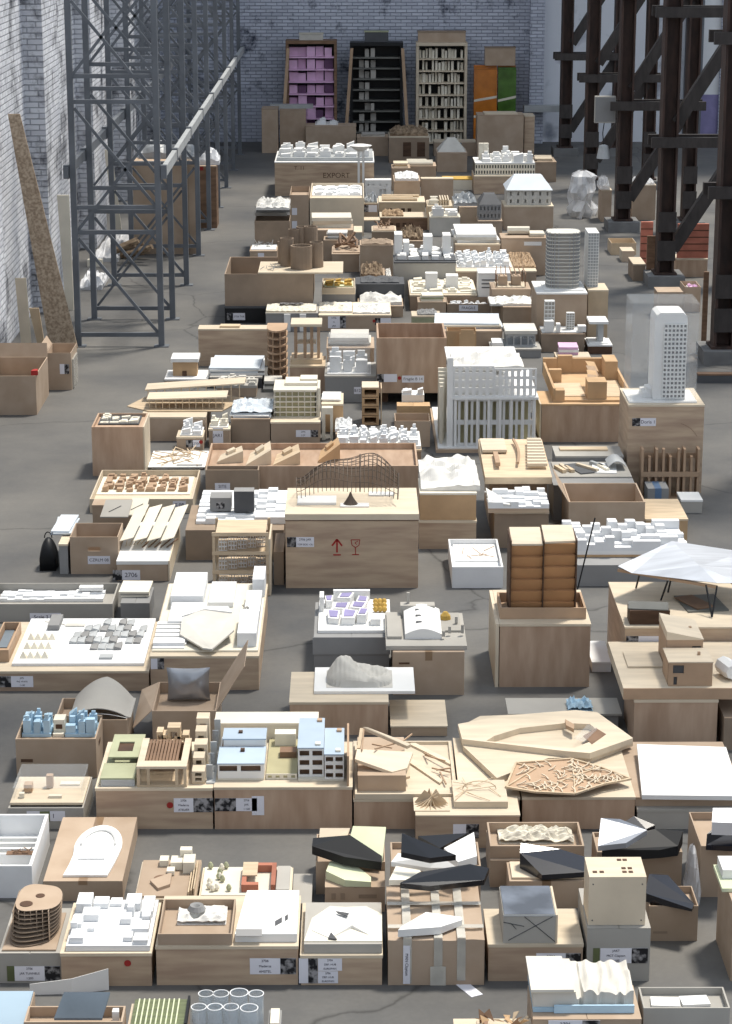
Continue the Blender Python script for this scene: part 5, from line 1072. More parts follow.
# big crate with the wire vault
bc = crate('large plywood crate stencilled with a red arrow and a glass, centre', 286, 418, 488, 514, 588, lt=.05)
bc.tag(287, 537, 314, 547, ('2706 JAR', 'TOP SIDE 1:20'), 'l')
def stencil(t, name, parts, px, py):
    c = t.fr(px, py); y = -t.d / 2 - .002; g = MB()
    for (x0, z0, x1, z1, wd) in parts:
        dx, dz = x1 - x0, z1 - z0; l = math.hypot(dx, dz); nx, nz_ = -dz / l * wd / 2, dx / l * wd / 2
        g.add([(c.x + x0 + nx, y, c.z + z0 + nz_), (c.x + x1 + nx, y, c.z + z1 + nz_), (c.x + x1 - nx, y, c.z + z1 - nz_), (c.x + x0 - nx, y, c.z + z0 - nz_), (c.x + x0 + nx, y + .0015, c.z + z0 + nz_), (c.x + x1 + nx, y + .0015, c.z + z1 + nz_), (c.x + x1 - nx, y + .0015, c.z + z1 - nz_), (c.x + x0 - nx, y + .0015, c.z + z0 - nz_)], [(0, 1, 2, 3), (7, 6, 5, 4), (0, 4, 5, 1), (1, 5, 6, 2), (2, 6, 7, 3), (3, 7, 4, 0)])
    t.part(name, g, 'redp')
stencil(bc, 'arrow_marking', [(0, -.045, 0, .06, .014), (0, .065, -.04, .01, .014), (0, .065, .04, .01, .014), (-.03, -.065, .03, -.065, .012)], 337, 547)
stencil(bc, 'glass_marking', [(-.035, .06, .035, .06, .006), (-.035, .06, -.028, .015, .006), (.035, .06, .028, .015, .006), (-.028, .015, 0, -.005, .006), (.028, .015, 0, -.005, .006), (0, -.005, 0, -.06, .007), (-.028, -.063, .028, -.063, .008), (.02, .05, -.005, .035, .005), (-.005, .035, .01, .02, .005)], 355.5, 547)
bc.part('dark_joint', MB().bx(-bc.w / 2 - .002, bc.w / 2 + .002, -bc.d / 2 - .006, -bc.d / 2 - .0005, bc.h - .055, bc.h - .049), 'dwood')
t = T('wire_vault_model', 'openwork vaulted shell model of brown wires on the large stencilled crate', 'model', 297, 400, 491, 508, bc.top); W, D = t.w, .5; k = t.u
t.part('baseboard', MB().bx(-W * .5, -W * .12, -D * .35, D * .1, 0, .02), 'white'); t.part('foot_plate', MB().bx(-W * .08, W * .2, -D * .5, -D * .3, 0, .012), 'white')
t.part('back_plate', MB().bx(W * .2, W * .45, D * .2, D * .4, 0, .012), 'white')
zt = lambda px: px * k
def arch(cx, cy, rx, h, ang, n=22): return [(cx + rx * math.cos(PI * i / n) * math.cos(ang), cy + rx * math.cos(PI * i / n) * math.sin(ang), .02 + h * math.sin(PI * i / n) ** .8) for i in range(n + 1)]
lat = []
for i in range(25):
    u = i / 24; x = W * (-.5 + u * .98); h = .15 + .22 * math.sin(PI * min(1, max(0, (u - .05) / .95)) ** 1.0) * (1 + .25 * math.sin(u * 9)) ; 
    lat.append([(x + .02 * math.sin(v * PI) * (u - .5), D * (-.4 + .85 * v), .02 + (h + .04 * math.sin(v * 6 + u * 5)) * math.sin(PI * (.04 + .92 * v)) ** .6) for v in [j / 12 for j in range(13)]])
g = MB()
for row in lat: g.tube(row, .0038, 4)
for j in range(1, 12): g.tube([row[j] for row in lat], .0028, 4)
t.part('wire_lattice', g, 'wire')
for k2 in (15, 24): t.part('edge_arch', MB().tube([(x, y, z + .006) for x, y, z in lat[k2]], .006, 5), 'wire')
t.part('spring_point', MB().lathe([(.06, .012), (.04, .04), (.015, .08), (.006, .11)], 12, W * .02, -D * .36), 'wire')
# white box with a small landscape, white foam city
wb2 = obox('open white card box with a small white landscape model inside', 452, 503, 539, 567, 588, m='wfoam', name='open_white_box', t_=.014, fill=.7)
t = stk('small white landscape with brown pieces inside the open white box', 455, 500, 544, 562, wb2.fillz, 2, 7, 'mdf', 'white', 'landscape_model', .005, .15)
g8 = cbox('wide grey carton under the long white foam city model', 577, 690, 535, 565, 586, m='greyb', tape=False)
t = city('long white foam city model with rows of houses, behind the bookcase tower', 568, 688, 536, 557, g8, 15, 110, th=.05)
t.part('kraft_edge', MB().bx(-t.w / 2, t.w / 2, -t.d / 2 - .006, -t.d / 2 - .001, 0, .02), 'kraft')
t = T('leaning_black_rod', 'thin black rod leaning beside the bookcase tower', 'rod', 578, 592, 588, 592, 0, d=.05)
t.part('rod', MB().tube([(-.06, 0, .006), (.07, .03, .6)], .006, 6), 'black')
# left group
p = obox('brown carton with an oval handle hole, left of the pavilion box', 71, 119, 523, 537, 574, hole=True)
p.tag(88, 556, 110, 564, ('CZRLM 08',))
sheets('pale blue sheets leaning flat behind the brown carton with the handle hole', 57, 88, 519, 536, crate('low grey carton under the pale blue sheets', 60, 68.5, 524, 544, 574, m='greyb', name='grey_carton', cat='box'), 'bpaper', 3, .012, 'blue_sheets', 'sheet')
t = T('black_bag', 'black rounded bag standing at the far left of the pavilion boxes', 'bag', 38, 54, 560, 575, 0)
t.part('bag', MB().sheet(0, 1, 0, 1, lambda u, v: (-t.w / 2 + t.w * u, -.1 + .2 * v, .26 * (math.sin(PI * (.06 + .88 * u)) * math.sin(PI * (.1 + .8 * v))) ** .35), 14, 10, .01, base=0), 'black', smooth=True)
t.part('handle', MB().tube([(.03 * math.cos(PI * i / 8), 0, .255 + .05 * math.sin(PI * i / 8)) for i in range(9)], .005, 5), 'black')
pb = crate('plywood box under the folded white roof pavilion', 113, 168, 522, 561, 581, m='card', ml='white', lt=.03)
pb.part('side_board', MB().bx(pb.w / 2 + .004, pb.w / 2 + .016, -pb.d / 2, pb.d / 2, 0, pb.h), 'plyl')
pb.tag(113, 570, 140, 580, ('2706',), 'l')
t = T('folded_roof_pavilion', 'pavilion model with a large folded cream roof on thin timber supports', 'model', 118, 176, 524, 552, pb.top); W, D = t.w, t.d
ys = [-.5, -.22, .1, .4]
for i in range(4):
    x0 = -W * .48 + W * .235 * i; x1 = x0 + W * .234; lean = D * .9
    t.part('roof_fold', MB().add([(x0, -D * .42, .07), (x1, -D * .42, .10), (x1 + W * .14, D * .5, .17), (x0 + W * .14, D * .5, .14), (x0, -D * .42, .076), (x1, -D * .42, .106), (x1 + W * .14, D * .5, .176), (x0 + W * .14, D * .5, .146)], [(0, 3, 2, 1), (4, 5, 6, 7), (0, 1, 5, 4), (1, 2, 6, 5), (2, 3, 7, 6), (3, 0, 4, 7)]), 'cream')
for i in range(6): t.part('support', MB().bar((-W * .4 + .03 * i, -D * .3 + .02 * i, 0), (-W * .36 + .045 * i, -D * .3 + .03 * i, .072), .005), 'balsa')
for i in range(5): t.part('timber', MB().bar((-W * .1 + .05 * i, -D * .36, .006), (W * .02 + .055 * i, -D * .12, .02), .008), 'brownw')
b9 = cbox('brown carton beneath the white model with grey cubes', 186, 284, 505, 530, sh if 0 else 560, m='cardd', tape=False)
t = city('white city model with two grey cubes and dark photos standing on it', 196, 294, 493, 524, b9, 6, 120, th=.012)
u = box_T('grey_cube', 'grey cube with a small picture set in the white city model, left one', 'block', 210, 231, 489, 498, 511, t.top + .056, dmax=.2); u.part('cube', MB().bx(-u.w / 2, u.w / 2, -u.d / 2, u.d / 2, 0, u.h), 'greyb'); u.part('picture', MB().bx(-u.w * .2, u.w * .2, -u.d / 2 - .003, -u.d / 2 - .001, .02, u.h * .7), 'photo')
u = box_T('grey_cube', 'plain dark grey cube in the white city model, right one', 'block', 234, 254, 488, 492, 512, t.top + .056, dmax=.2); u.part('cube', MB().bx(-u.w / 2, u.w / 2, -u.d / 2, u.d / 2, 0, u.h), 'dgrey'); u.part('lid', MB().bx(-u.w / 2, u.w / 2, -u.d / 2, u.d / 2, u.h + .001, u.h + .005), 'greyb')
cbox('small brown carton between the timber shelf model and the large crate', 274, 284, 533, 552, 585, m='cardd', tape=False)
# ---- eighth row
st = obox('wide shallow plywood tray with brown wooden site model, left', 90, 193, 470, 499, 513, m='plyl', name='plywood_tray', cat='tray', t_=.012, fill=.5)
st.tag(173, 501, 186, 509, ('S 08',))
t = board('wooden_town_model', 'wooden town model of small brown houses in the shallow plywood tray', 'model', 95, 190, 474, 495, st.fillz, .008, 'cream'); blocks(t, 46, .02, .045, 'mdf', (.05, .97, .1, .95), pn='house')
for (lb, x0, x1, yb, yf, rz) in (('grey-white panel with dark lines leaning before the shallow plywood tray', 100, 128, 494, 513, 6), ('cream panel leaning right before the shallow plywood tray', 127, 145, 492, 511, -8)):
    u = T('drawing_board', lb, 'panel', x0, x1, yb, yf, .262, d=.22); u.part('sheet', MB().add([(-u.w / 2, -.12, -.04), (u.w / 2, -.12, -.04), (u.w / 2 + .02, .11, .05), (-u.w / 2 + .03, .11, .05), (-u.w / 2, -.12, -.03), (u.w / 2, -.12, -.03), (u.w / 2 + .02, .11, .06), (-u.w / 2 + .03, .11, .06)], [(0, 3, 2, 1), (4, 5, 6, 7), (0, 1, 5, 4), (1, 2, 6, 5), (2, 3, 7, 6), (3, 0, 4, 7)]), 'greyc' if x0 == 100 else 'cream')
    u.part('drawn_line', MB().bar((-.05, -.06, -.003), (.05, .02, .029), .004), 'dgrey')
crate('low grey carton under the leaning panels', 93, 146, 497, 505, 528, m='card', name='cardboard_box', cat='box', ml='card', dmax=.2)
bt = obox('large shallow plywood crate with wooden wedges, behind the white city model', 206, 418, 443, 466, 497, m='red', name='open_plywood_crate', cat='crate', t_=.016, fill=.8)
for (lb, x0, x1, yb, yf, m, z) in (('pale wooden wedge at the left inside the shallow plywood crate', 217, 243, 456, 464, 'plyl', .09), ('two pale folded wedges in the middle of the shallow plywood crate', 246, 271, 454, 467, 'plyl', .12), ('wide pale wedge right of the middle in the shallow plywood crate', 273, 300, 455, 467, 'balsa', .1), ('brown folded card at the wire vault side of the shallow crate', 318, 340, 452, 463, 'kraft', .14)):
    u = T('wooden_wedge', lb, 'wedge', x0, x1, yb, yf, bt.fillz); u.part('wedge', MB().prism([(-u.w / 2, -u.d / 2), (u.w / 2, -u.d * .3), (u.w * .4, u.d / 2), (-u.w * .4, u.d * .3)], 0, lambda x, y, q=u, z=z: .02 + z * (.5 + x / q.w)), m); u.part('raised_edge', MB().prism([(-u.w * .1, -u.d * .1), (u.w * .2, 0), (u.w * .1, u.d * .3), (-u.w * .2, u.d * .2)], lambda x, y, q=u, z=z: .021 + z * (.5 + x / q.w), lambda x, y, q=u, z=z: .05 + z * (.5 + x / q.w)), m)
ib = obox('small dark brown carton standing inside the shallow plywood crate', 208, 259, 464, 474, 498.5 - 8, z0=bt.z0, m='cardd', dmax=.2) if 0 else obox('small dark brown open carton before the shallow plywood crate', 206, 259, 462, 470, 502, m='cardd', dmax=.18)
ib.tag(215, 483, 230, 490, ('SITE',))
ga = obox('grey open carton between the wire vault crate and the shallow plywood crate', 372, 416, 458, 464, bc, m='greyb', name='open_grey_box') if 0 else None
c = crate('low bare plywood crate under the brown carton with crumpled white relief', 419, 476, 500, 521, 549, m='ply')
k_ = crate('golden brown carton carrying the crumpled white relief', 420, 476, 478, 493, 520, c.top, m='kraft', name='kraft_box', cat='box', ml='cream')
t = crum('crumpled white mountain relief on the golden brown carton, centre right', 421, 480, 464, 491, k_, 19, 'plaster', 'stone', f=2.2, n=34)
c = crate('brown plywood crate under the two wooden relief models', 494, 548, 492, 512, 548, m='cardd', ml='plyl')
t = city('white foam city relief on a plywood slab, under the wooden contour model', 488, 549, 497, 513, c, 7, 70, mb_='ply', th=.04)
t.part('snow_slope', MB().prism([(-t.w * .49, -t.d * .49), (-t.w * .05, -t.d * .49), (-t.w * .49, t.d * .4)], .0405, lambda x, y: .06 + (-x / t.w) * .08), 'plaster')
# contour model stands on its own hidden crate behind
hc = crate('plywood crate behind, carrying the wooden contour model', 489, 546, 459, 480, c, m='card')
t = T('contour_model', 'sloped wooden contour model with stepped terraces and a ramp', 'model', 485, 552, 452, 484, hc.top); W, D = t.w, t.d; t.h = .1
t.part('sloped_block', MB().prism([(-W / 2, -D / 2), (W / 2, -D / 2), (W / 2, D / 2), (-W / 2, D / 2)], 0, lambda x, y: .06 + .06 * (y / D + .5)), 'balsa')
for k in range(9): t.part('stair_step', MB().bx(W * .16 + .006 * k, W * .46, -D * .3 + D * .075 * k, -D * .3 + D * .075 * (k + .8), .10 + .0067 * k, .125 + .006 * k), 'plyl')
t.part('curved_wall', MB().tube([(W * .02 + .03 * math.sin(i * .4), -D * .25 + D * .09 * i, .115 + .005 * i) for i in range(8)], .014, 6), 'mdf')
t.part('small_ramp', MB().bx(-W * .32, -W * .25, -D * .3, D * .05, .1, .135), 'mdf'); t.part('terrace', MB().bx(-W * .48, -W * .1, D * .1, D * .48, .11, .135), 'plyl')
# grey tray of rods, open carton, small box
gt = crate('wide low grey box under the tray of grey and wooden pieces', 553, 634, 462, 485, 520, m='greyb', name='grey_box', cat='box', ml='greyb')
t = board('grey_rod_model', 'grey board with wooden bars and folded white pieces laid on it', 'model', 556, 632, 463, 478, gt.top, .012, 'greyc'); W, D = t.w, t.d
for k, (x, y, l, a, m) in enumerate(((-.42, -.1, .2, 1.9, 'balsa'), (-.36, .0, .2, 1.8, 'plyl'), (-.3, -.1, .17, 1.9, 'balsa'), (-.05, 0, .28, 2.2, 'plyl'), (.16, -.0, .2, 1.9, 'cream'), (.1, .2, .2, 2.1, 'lsteel'))): t.part('bar', MB().box(x * W, y * D, .0125, .035, l, .03, a - PI / 2), m)
t.part('dark_panel', MB().box(-.14 * W, 0, .0125, .16, .36, .01, .35), 'dgrey')
t.part('white_panel', MB().box(.18 * W, .02, .0125, .22, .36, .008, -.1), 'white'); t.part('curved_sheet', MB().sheet(0, 1, 0, 1, lambda u, v: (W * .22 + W * .24 * u, -D * .1 + D * .5 * v, .05 + .05 * math.sin(PI * u)), 12, 3, .005), 'lsteel')
t = crate('grey slab with a wooden strip behind the tray of rods', 555, 622, 446, 456, gt, m='greyb', name='grey_box', cat='box', ml='greyc')
u = board('wooden_strip', 'thin wooden strip lying on the grey slab behind the rods', 'strip', 560, 608, 448, 451, t.top, .015, 'balsa', pn='strip')
ob = obox('large open brown carton, right of the wooden relief models', 568, 644, 483, 502, 541, flaps='L', fl=.28)
kb2 = crate('low golden plywood box right of the large open carton', 645, 687, 499, 519, 541, ml='balsa', m='kraft')
sbx = cbox('small grey carton with blue tape before the upright timber rack', 645, 668, 478, 486, 499, .0, m='greyb', tape=False) if 0 else None
# right: tall crate with white tower under acrylic
tcr = crate('tall pale plywood crate under the acrylic cased white tower, right', 626, 701, 388, 405, 493, m='ply')
tcr.tag(632, 418, 656, 426, ('Doria 1',), 'l')
tcr.part('arc_mark', MB().tube([(tcr.w * .1 + .25 * math.cos(a * .1), -tcr.d / 2 - .001, .42 + .25 * math.sin(a * .1)) for a in range(5, 14)], .002, 4), 'brownw')
rk = T('timber_rack', 'upright rack of slim timber posts in front of the tall plywood crate', 'rack', 639, 697, 0, 496, 0, d=.16)
rk.d = .16; hh = hgt(660, 447, 496, 0)
for i, x in enumerate((-.5, -.38, -.26, -.14, -.02, .12, .22, .34, .46)): rk.part('post', MB().bx(x * rk.w, x * rk.w + .022, -.08, -.02 if i % 2 else .06, .013, hh * (.85 if i % 3 == 1 else 1)), 'mdf')
rk.part('rail', MB().bx(-rk.w / 2, rk.w / 2, -.095, -.082, hh * .45, hh * .55), 'mdf'); rk.part('rail', MB().bx(-rk.w / 2, rk.w / 2, .062, .075, hh * .75, hh * .85), 'mdf'); rk.part('foot_board', MB().bx(-rk.w / 2, rk.w / 2, -.09, .07, 0, .012), 'mdf')
u = cbox('small grey carton closed with blue tape, before the timber rack', 646, 667, 479, 486, 504, m='greyb', tape=False)
u.part('blue_tape', MB().bx(-.03, .03, -u.d / 2 - .002, -u.d / 2 - .0005, 0, u.h).bx(-.03, .03, -u.d / 2 - .002, u.d / 2, u.h, u.h + .001), 'bluea')
u = crate('low white slab box at the foot of the tall crate, right of the rack', 681, 702, 492, 500, 513, m='greyc', name='grey_box', cat='box', ml='white')
t = T('tower_model', 'white rounded high-rise model standing inside a tall clear acrylic case', 'model', 629, 697, 391, 403, tcr.top); W, D = t.w, t.d
t.part('baseboard', MB().bx(-W / 2, W / 2, -D / 2, D / 2, 0, .014), 'white')
hcase = hgt(665, 304, 403, t.z0); tw_, z0_ = W, .015; ht = hgt(665, 312, 400, t.z0)
x0, x1 = t.fr(650, 400, 0).x, t.fr(682, 400, 0).x; dd = min(D * .35, .22)
prof = [(x0, 0.015), (x1, .015), (x1, ht * .93), (x1 - .012, ht * .97), (x1 - .04, ht), (x0 + .05, ht), (x0 + .015, ht * .97), (x0, ht * .9)]
g = MB(); n = len(prof); g.v = [(x, -dd, z) for x, z in prof] + [(x, dd, z) for x, z in prof]; g.f = [tuple(range(n)), tuple(range(2 * n - 1, n - 1, -1))] + [(i, i + n, (i + 1) % n + n, (i + 1) % n) for i in range(n)]
t.part('tower_body', g, 'white')
g = MB(); nf = 17; xs0 = x0 + (x1 - x0) * .28
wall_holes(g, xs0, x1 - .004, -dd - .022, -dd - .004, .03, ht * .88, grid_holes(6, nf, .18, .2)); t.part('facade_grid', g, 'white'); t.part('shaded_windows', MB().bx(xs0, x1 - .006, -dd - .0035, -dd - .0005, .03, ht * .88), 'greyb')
t.part('low_wing', MB().bx(x0 - .08, x0 - .002, -dd * .6, dd, .015, .06), 'white'); t.part('low_wing', MB().bx(x0 - .045, x0 - .002, -dd * .5, dd * .6, .061, .1), 'white')
w2, d2 = W / 2 - .008, D / 2 - .008; k = .006
t.part('acrylic_case', MB().bx(-w2, w2, -d2, -d2 + k, .0145, hcase).bx(-w2, w2, d2 - k, d2, .0145, hcase).bx(-w2, -w2 + k, -d2 + k, d2 - k, .0145, hcase).bx(w2 - k, w2, -d2 + k, d2 - k, .0145, hcase).bx(-w2, w2, -d2, d2, hcase, hcase + k), 'glass')

# ================================================================ rows between the palace model and the lattice frames
lc = obox('tall open plywood crate with small grey parts on top, left edge of the rows', 93, 144, 413, 427, 476, m='red', t_=.014, fill=.93, name='open_plywood_crate', cat='crate')
lc.part('side_board', MB().bx(lc.w / 2 + .001, lc.w / 2 + .014, -lc.d / 2, lc.d / 2, 0, lc.h), 'plyl')
blk('small grey and white parts model lying in the top of the tall open crate', 98, 139, 416, 425, lc.fillz, 4, 9, 'cream', 'dgrey')
t = stk('white board covered with loose thin timber sticks, before the long timber roof', 148, 205, 452, 468, .02, 5, 24, 'balsa', 'white', 'stick_model', .008, .3)
t.part('board_foot', MB().bx(-t.w * .45, t.w * .45, -t.d * .45, t.d * .45, -.02, -.0005), 'white')
t.part('crumpled_corner', MB().prism([(0, -t.d * .45), (t.w * .45, -t.d * .45), (t.w * .45, t.d * .3)], .0125, .03), 'white')
b = crate('small brown carton with a red sticker under the white block model', 177, 203, 430, 437, 452, m='card', name='cardboard_box', cat='box')
b.tag(186, 440, 200, 447, ('2706',), 'L', dot=(201, 442)); blk('small white tower block model on the carton with the red sticker', 180, 202, 428, 436, b, 14, 6)
b = crate('small brown carton with a tall paper label beside the white block model', 209, 230, 423, 429, 447, m='card', name='cardboard_box', cat='box')
b.tag(213, 428, 223, 443, ('JAR1',)); blk('small cream block model with one tall slab on the labelled carton', 210, 228, 421, 428, b, 13, 4, 'cream')
lb_ = crate('long low plywood crate under the long timber roof model', 142, 206, 398, 417, 441, m='card', ml='plyl')
t = T('long_roof_model', 'long timber hall model with two pale sloping roofs on thin posts', 'model', 125, 243, 396, 412, lb_.top); W, D = t.w, t.d
t.part('baseboard', MB().prism([(-W * .5, -D * .2), (-W * .3, -D * .5), (W * .32, -D * .5), (W * .5, D * .3), (W * .3, D * .5), (-W * .35, D * .5)], 0, .012), 'balsa')
for (x0, x1, y0, y1, z0, z1) in ((-.32, .36, -.4, .02, .1, .13), (-.36, .5, .1, .5, .11, .19)):
    t.part('roof', MB().prism([(x0 * W, y0 * D), (x1 * W, y0 * D), (x1 * W, y1 * D), (x0 * W, y1 * D)], lambda x, y, a=z0, b_=z1: a + (b_ - a) * (x / W + .5), lambda x, y, a=z0, b_=z1: a + .014 + (b_ - a) * (x / W + .5)), 'plyl')
    for i in range(12):
        x = x0 + (x1 - x0) * (i + .3) / 12; t.part('post', MB().bx(x * W, x * W + .008, y0 * D + .01, y0 * D + .018, .0125, z0 + (z1 - z0) * (x + .5) - .001), 'balsa')
t = T('timber_hall_wing', 'dark inner wall of the long timber hall', 'model', 160, 200, 405, 411, lb_.top) if 0 else None
b = crate('dark brown carton under the heap of blue-white papers', 230, 270, 404, 419, 443, m='cardd', ml='cardd', name='cardboard_box', cat='box')
t = sheets('heap of crumpled blue-white tissue papers on the dark brown carton', 231, 272, 404, 418, b, 'bpaper', 3, .012, 'tissue_papers', 'paper', 'white'); crumple(t, -t.w * .5, t.w * .5, -t.d * .45, t.d * .45, t.h, .07, 'bpaper', 'crumpled_tissue', 5, 18)
b = crate('plywood crate with a label under the cream storeyed facade model', 271, 320, 409, 422, 443, m='card'); b.tag(296, 430, 318, 437, ('2706', 'S 07'), 'r')
t = T('storeyed_building_model', 'cream storeyed building model with open floors and a stepped roof', 'model', 274, 317, 406, 417, b.top); W, D = t.w, t.d; ht = hgt(295, 391, 417, t.z0)
facade_box(t, -W / 2, W / 2, -D / 2, D / 2, 0, ht, 7, 5, 'cream', 'jaune', roof=.01)
t.part('roof_step', MB().bx(-W * .25, W / 2, -D * .1, D / 2, ht + .011, ht + .04), 'cream'); t.part('roof_step', MB().bx(W * .1, W / 2, D * .1, D / 2, ht + .041, ht + .06), 'cream')
t.part('side_tower', MB().bx(W / 2 + .004, W / 2 + .03, -D / 2, D * .3, 0, ht * 1.1), 'cream')
# tower of orange boxes and white foam model
t = T('stacked_room_model', 'slim wooden tower model of four stacked orange rooms', 'model', 362, 379, 416, 428, 0); W, D = t.w, min(t.d, .3); hh = hgt(370, 391, 428, 0)
for k in range(4): t.part('room', wall_holes(MB(), -W / 2, W / 2, -D / 2, D / 2, hh * k / 4 + (.006 if k else 0), hh * (k + 1) / 4, [(.15, .85, .25, .85)]), 'kraft')
t.part('roof', MB().bx(-W / 2, W / 2, -D / 2, D / 2, hh + .001, hh + .01), 'plyl'); t.part('back_wall', MB().bx(-W / 2, W / 2, D / 2 + .001, D / 2 + .008, 0, hh), 'balsa'); t.part('side_fin', MB().bx(W / 2 + .02, W / 2 + .03, -D / 2, D / 2 - .02, 0, hh * 1.0), 'balsa')
b = crate('low plywood crate under the bright white foam quarter model', 338, 421, 434, 450, 472, m='card', ml='balsa')
t = blk('bright white foam quarter model with loose blocks, above the wire vault', 337, 421, 434, 449, b, 16, 36, th=.03)
b = cbox('small golden brown carton leaning open right of the slim wooden tower', 397, 430, 402, 406, 425, m='kraft', tape=False)
b = obox('open grey-brown tray right of the bright white foam quarter', 395, 430, 413, 421, 447, m='card', flaps='')
blk('pair of small white blocks inside the open grey-brown tray', 402, 424, 415, 420, b.inz, 9, 2, th=.27)
# large open crate on a pallet
pal = T('wooden_pallet', 'dark wooden pallet under the large open plywood crate', 'pallet', 379, 445, 383, 403, 0); W, D = pal.w, min(pal.d, .9); pal.h = .14
for x in (-.46, -.02, .42): pal.part('runner', MB().bx(x * W, x * W + .07, -D / 2, D / 2, 0, .1), 'dwood')
for k in range(6): pal.part('deck_board', MB().bx(-W / 2, W / 2, -D / 2 + k * D / 6, -D / 2 + k * D / 6 + D / 7, .101, .14), 'brownw')
big = obox('large open plywood crate standing on a pallet, with a red sticker', 377, 446, 323, 338, 393, pal.top, m='red', name='open_plywood_crate', cat='crate', t_=.02)
big.tag(377, 374, 397, 382, ('', ), 'l', dot=(399.5, 378)); big.tag(402, 375.5, 424, 382.5, ('Fragile B 14',))
# white palace
pd = board('palace_model', 'tall white arcaded palace model with rows of columns and gridded windows', 'model', 438, 540, 408, 449, 0.035, .012, 'white'); W, D = pd.w, pd.d; r = pd.rnd
pd.part('plywood_plinth', MB().bx(-W / 2 - .02, W / 2 + .01, -D / 2 - .02, D / 2, -.035, -.0005), 'ply')
hh = hgt(450, 362, 443, .047); X0, X1 = pd.fr(453, 443).x, pd.fr(536, 443).x; y0 = -D / 2 + .06; y1 = D * .25; XM = X0 + (X1 - X0) * .49
h1 = hh * .60
pd.part('lower_arcade', wall_holes(MB(), X0, X1, y0 + .04, y0 + .055, .0125, h1 - .012, grid_holes(13, 2, .2, .1)), 'white')
for k in range(8): pd.part('column', MB().lathe([(.016, .0125), (.016, h1 - .005)], 8, X0 + (X1 - X0) * (k + .2) / 7.4, y0 + .012), 'white')
pd.part('storey_slab', MB().bx(X0 - .02, X1 + .02, y0 - .02, y1, h1 - .004, h1 + .02), 'white')
pd.part('upper_facade', wall_holes(MB(), X0, XM, y0, y0 + .012, h1 + .0205, hh, grid_holes(6, 4, .28, .2)), 'white')
pd.part('upper_facade', wall_holes(MB(), XM + .002, X1, y0 + .008, y0 + .02, h1 + .0205, hh * .97, grid_holes(7, 3, .28, .15)), 'white')
pd.part('corner_pier', MB().bx(X0 - .06, X0 - .002, y0 - .01, y0 + .06, .0125, hh * 1.1), 'white')
pd.part('inner_hall', MB().bx(X0 + .06, X1 - .06, y0 + .16, y1 - .02, .0125, h1 - .006), 'jaune')
pd.part('inner_storey', MB().bx(X0 + .02, XM + .1, y0 + .12, y1 - .05, h1 + .021, hh * .86), 'white')
pd.part('roof_slab', MB().bx(X0 - .04, X1 - .14, y0 + .14, y1 - .04, hh * .9, hh * .93), 'white')
for k in range(6): pd.part('side_fin', MB().bx(-W / 2 + .02, -W / 2 + .05 + .012 * k, y0 + .12 + .1 * k, y0 + .15 + .1 * k, .0125, hh * (.72 + .02 * k)), 'cream')
u_ = crum('crumpled white roof sheets lying on top of the palace model', 453, 524, 356, 370, pd.z0 + hh * .93 + .002, 10, 'plaster', 'white', 'roof_sheets', f=3, cat='sheet', pn='crumpled_sheets')
b = T('roof_dome_piece', 'small blue-white domed piece on the roof sheets of the palace', 'model', 474, 496, 352, 356, u_.z0 + .1) if 0 else None
# kraft courtyard model
kc = crate('large reddish plywood crate under the golden card courtyard model', 541, 622, 391, 404, 442, m='red', ml='kraft')
kc.part('side_board', MB().bx(-kc.w / 2 - .02, -kc.w / 2 - .005, -kc.d / 2, kc.d / 2, 0, kc.h), 'plyl')
t = board('golden_courtyard_model', 'golden brown card model of a walled courtyard with a folded ramp', 'model', 553, 630, 374, 402, kc.top, .02, 'kraft'); W, D = t.w, t.d
for (x0, x1, y0, y1, h_) in ((-.5, -.47, -.5, .5, .12), (.47, .5, -.5, .5, .1), (-.5, .5, .46, .5, .16), (-.05, .2, -.48, -.3, .18), (-.47, -.35, -.5, -.4, .1), (-.47, -.3, .1, .16, .14), (.3, .47, .2, .46, .2), (-.3, -.1, .452, .508, .19)): t.part('wall', MB().bx(x0 * W, x1 * W, y0 * D, y1 * D, .0205, .0205 + h_), 'kraft')
t.part('courtyard_floor', MB().bx(-.46 * W, -.06 * W, -.38 * D, .08 * D, .0205, .028), 'balsa'); t.part('courtyard_floor', MB().bx(.21 * W, .46 * W, -.4 * D, .18 * D, .0205, .028), 'balsa')
for k in range(5): t.part('folded_ramp', MB().add([(-.02 * W + .012 * k, -.28 * D + .08 * k, .1 + .03 * k), (.14 * W + .006 * k, -.28 * D + .08 * k, .06 + .03 * k), (.12 * W, -.2 * D + .08 * k, .14 + .03 * k), (.0 * W, -.2 * D + .08 * k, .15 + .03 * k), (-.02 * W + .012 * k, -.28 * D + .08 * k, .104 + .03 * k), (.14 * W + .006 * k, -.28 * D + .08 * k, .064 + .03 * k), (.12 * W, -.2 * D + .08 * k, .144 + .03 * k), (.0 * W, -.2 * D + .08 * k, .154 + .03 * k)], [(0, 3, 2, 1), (4, 5, 6, 7), (0, 1, 5, 4), (1, 2, 6, 5), (2, 3, 7, 6), (3, 0, 4, 7)]), 'mdf' if k % 2 else 'kraft')
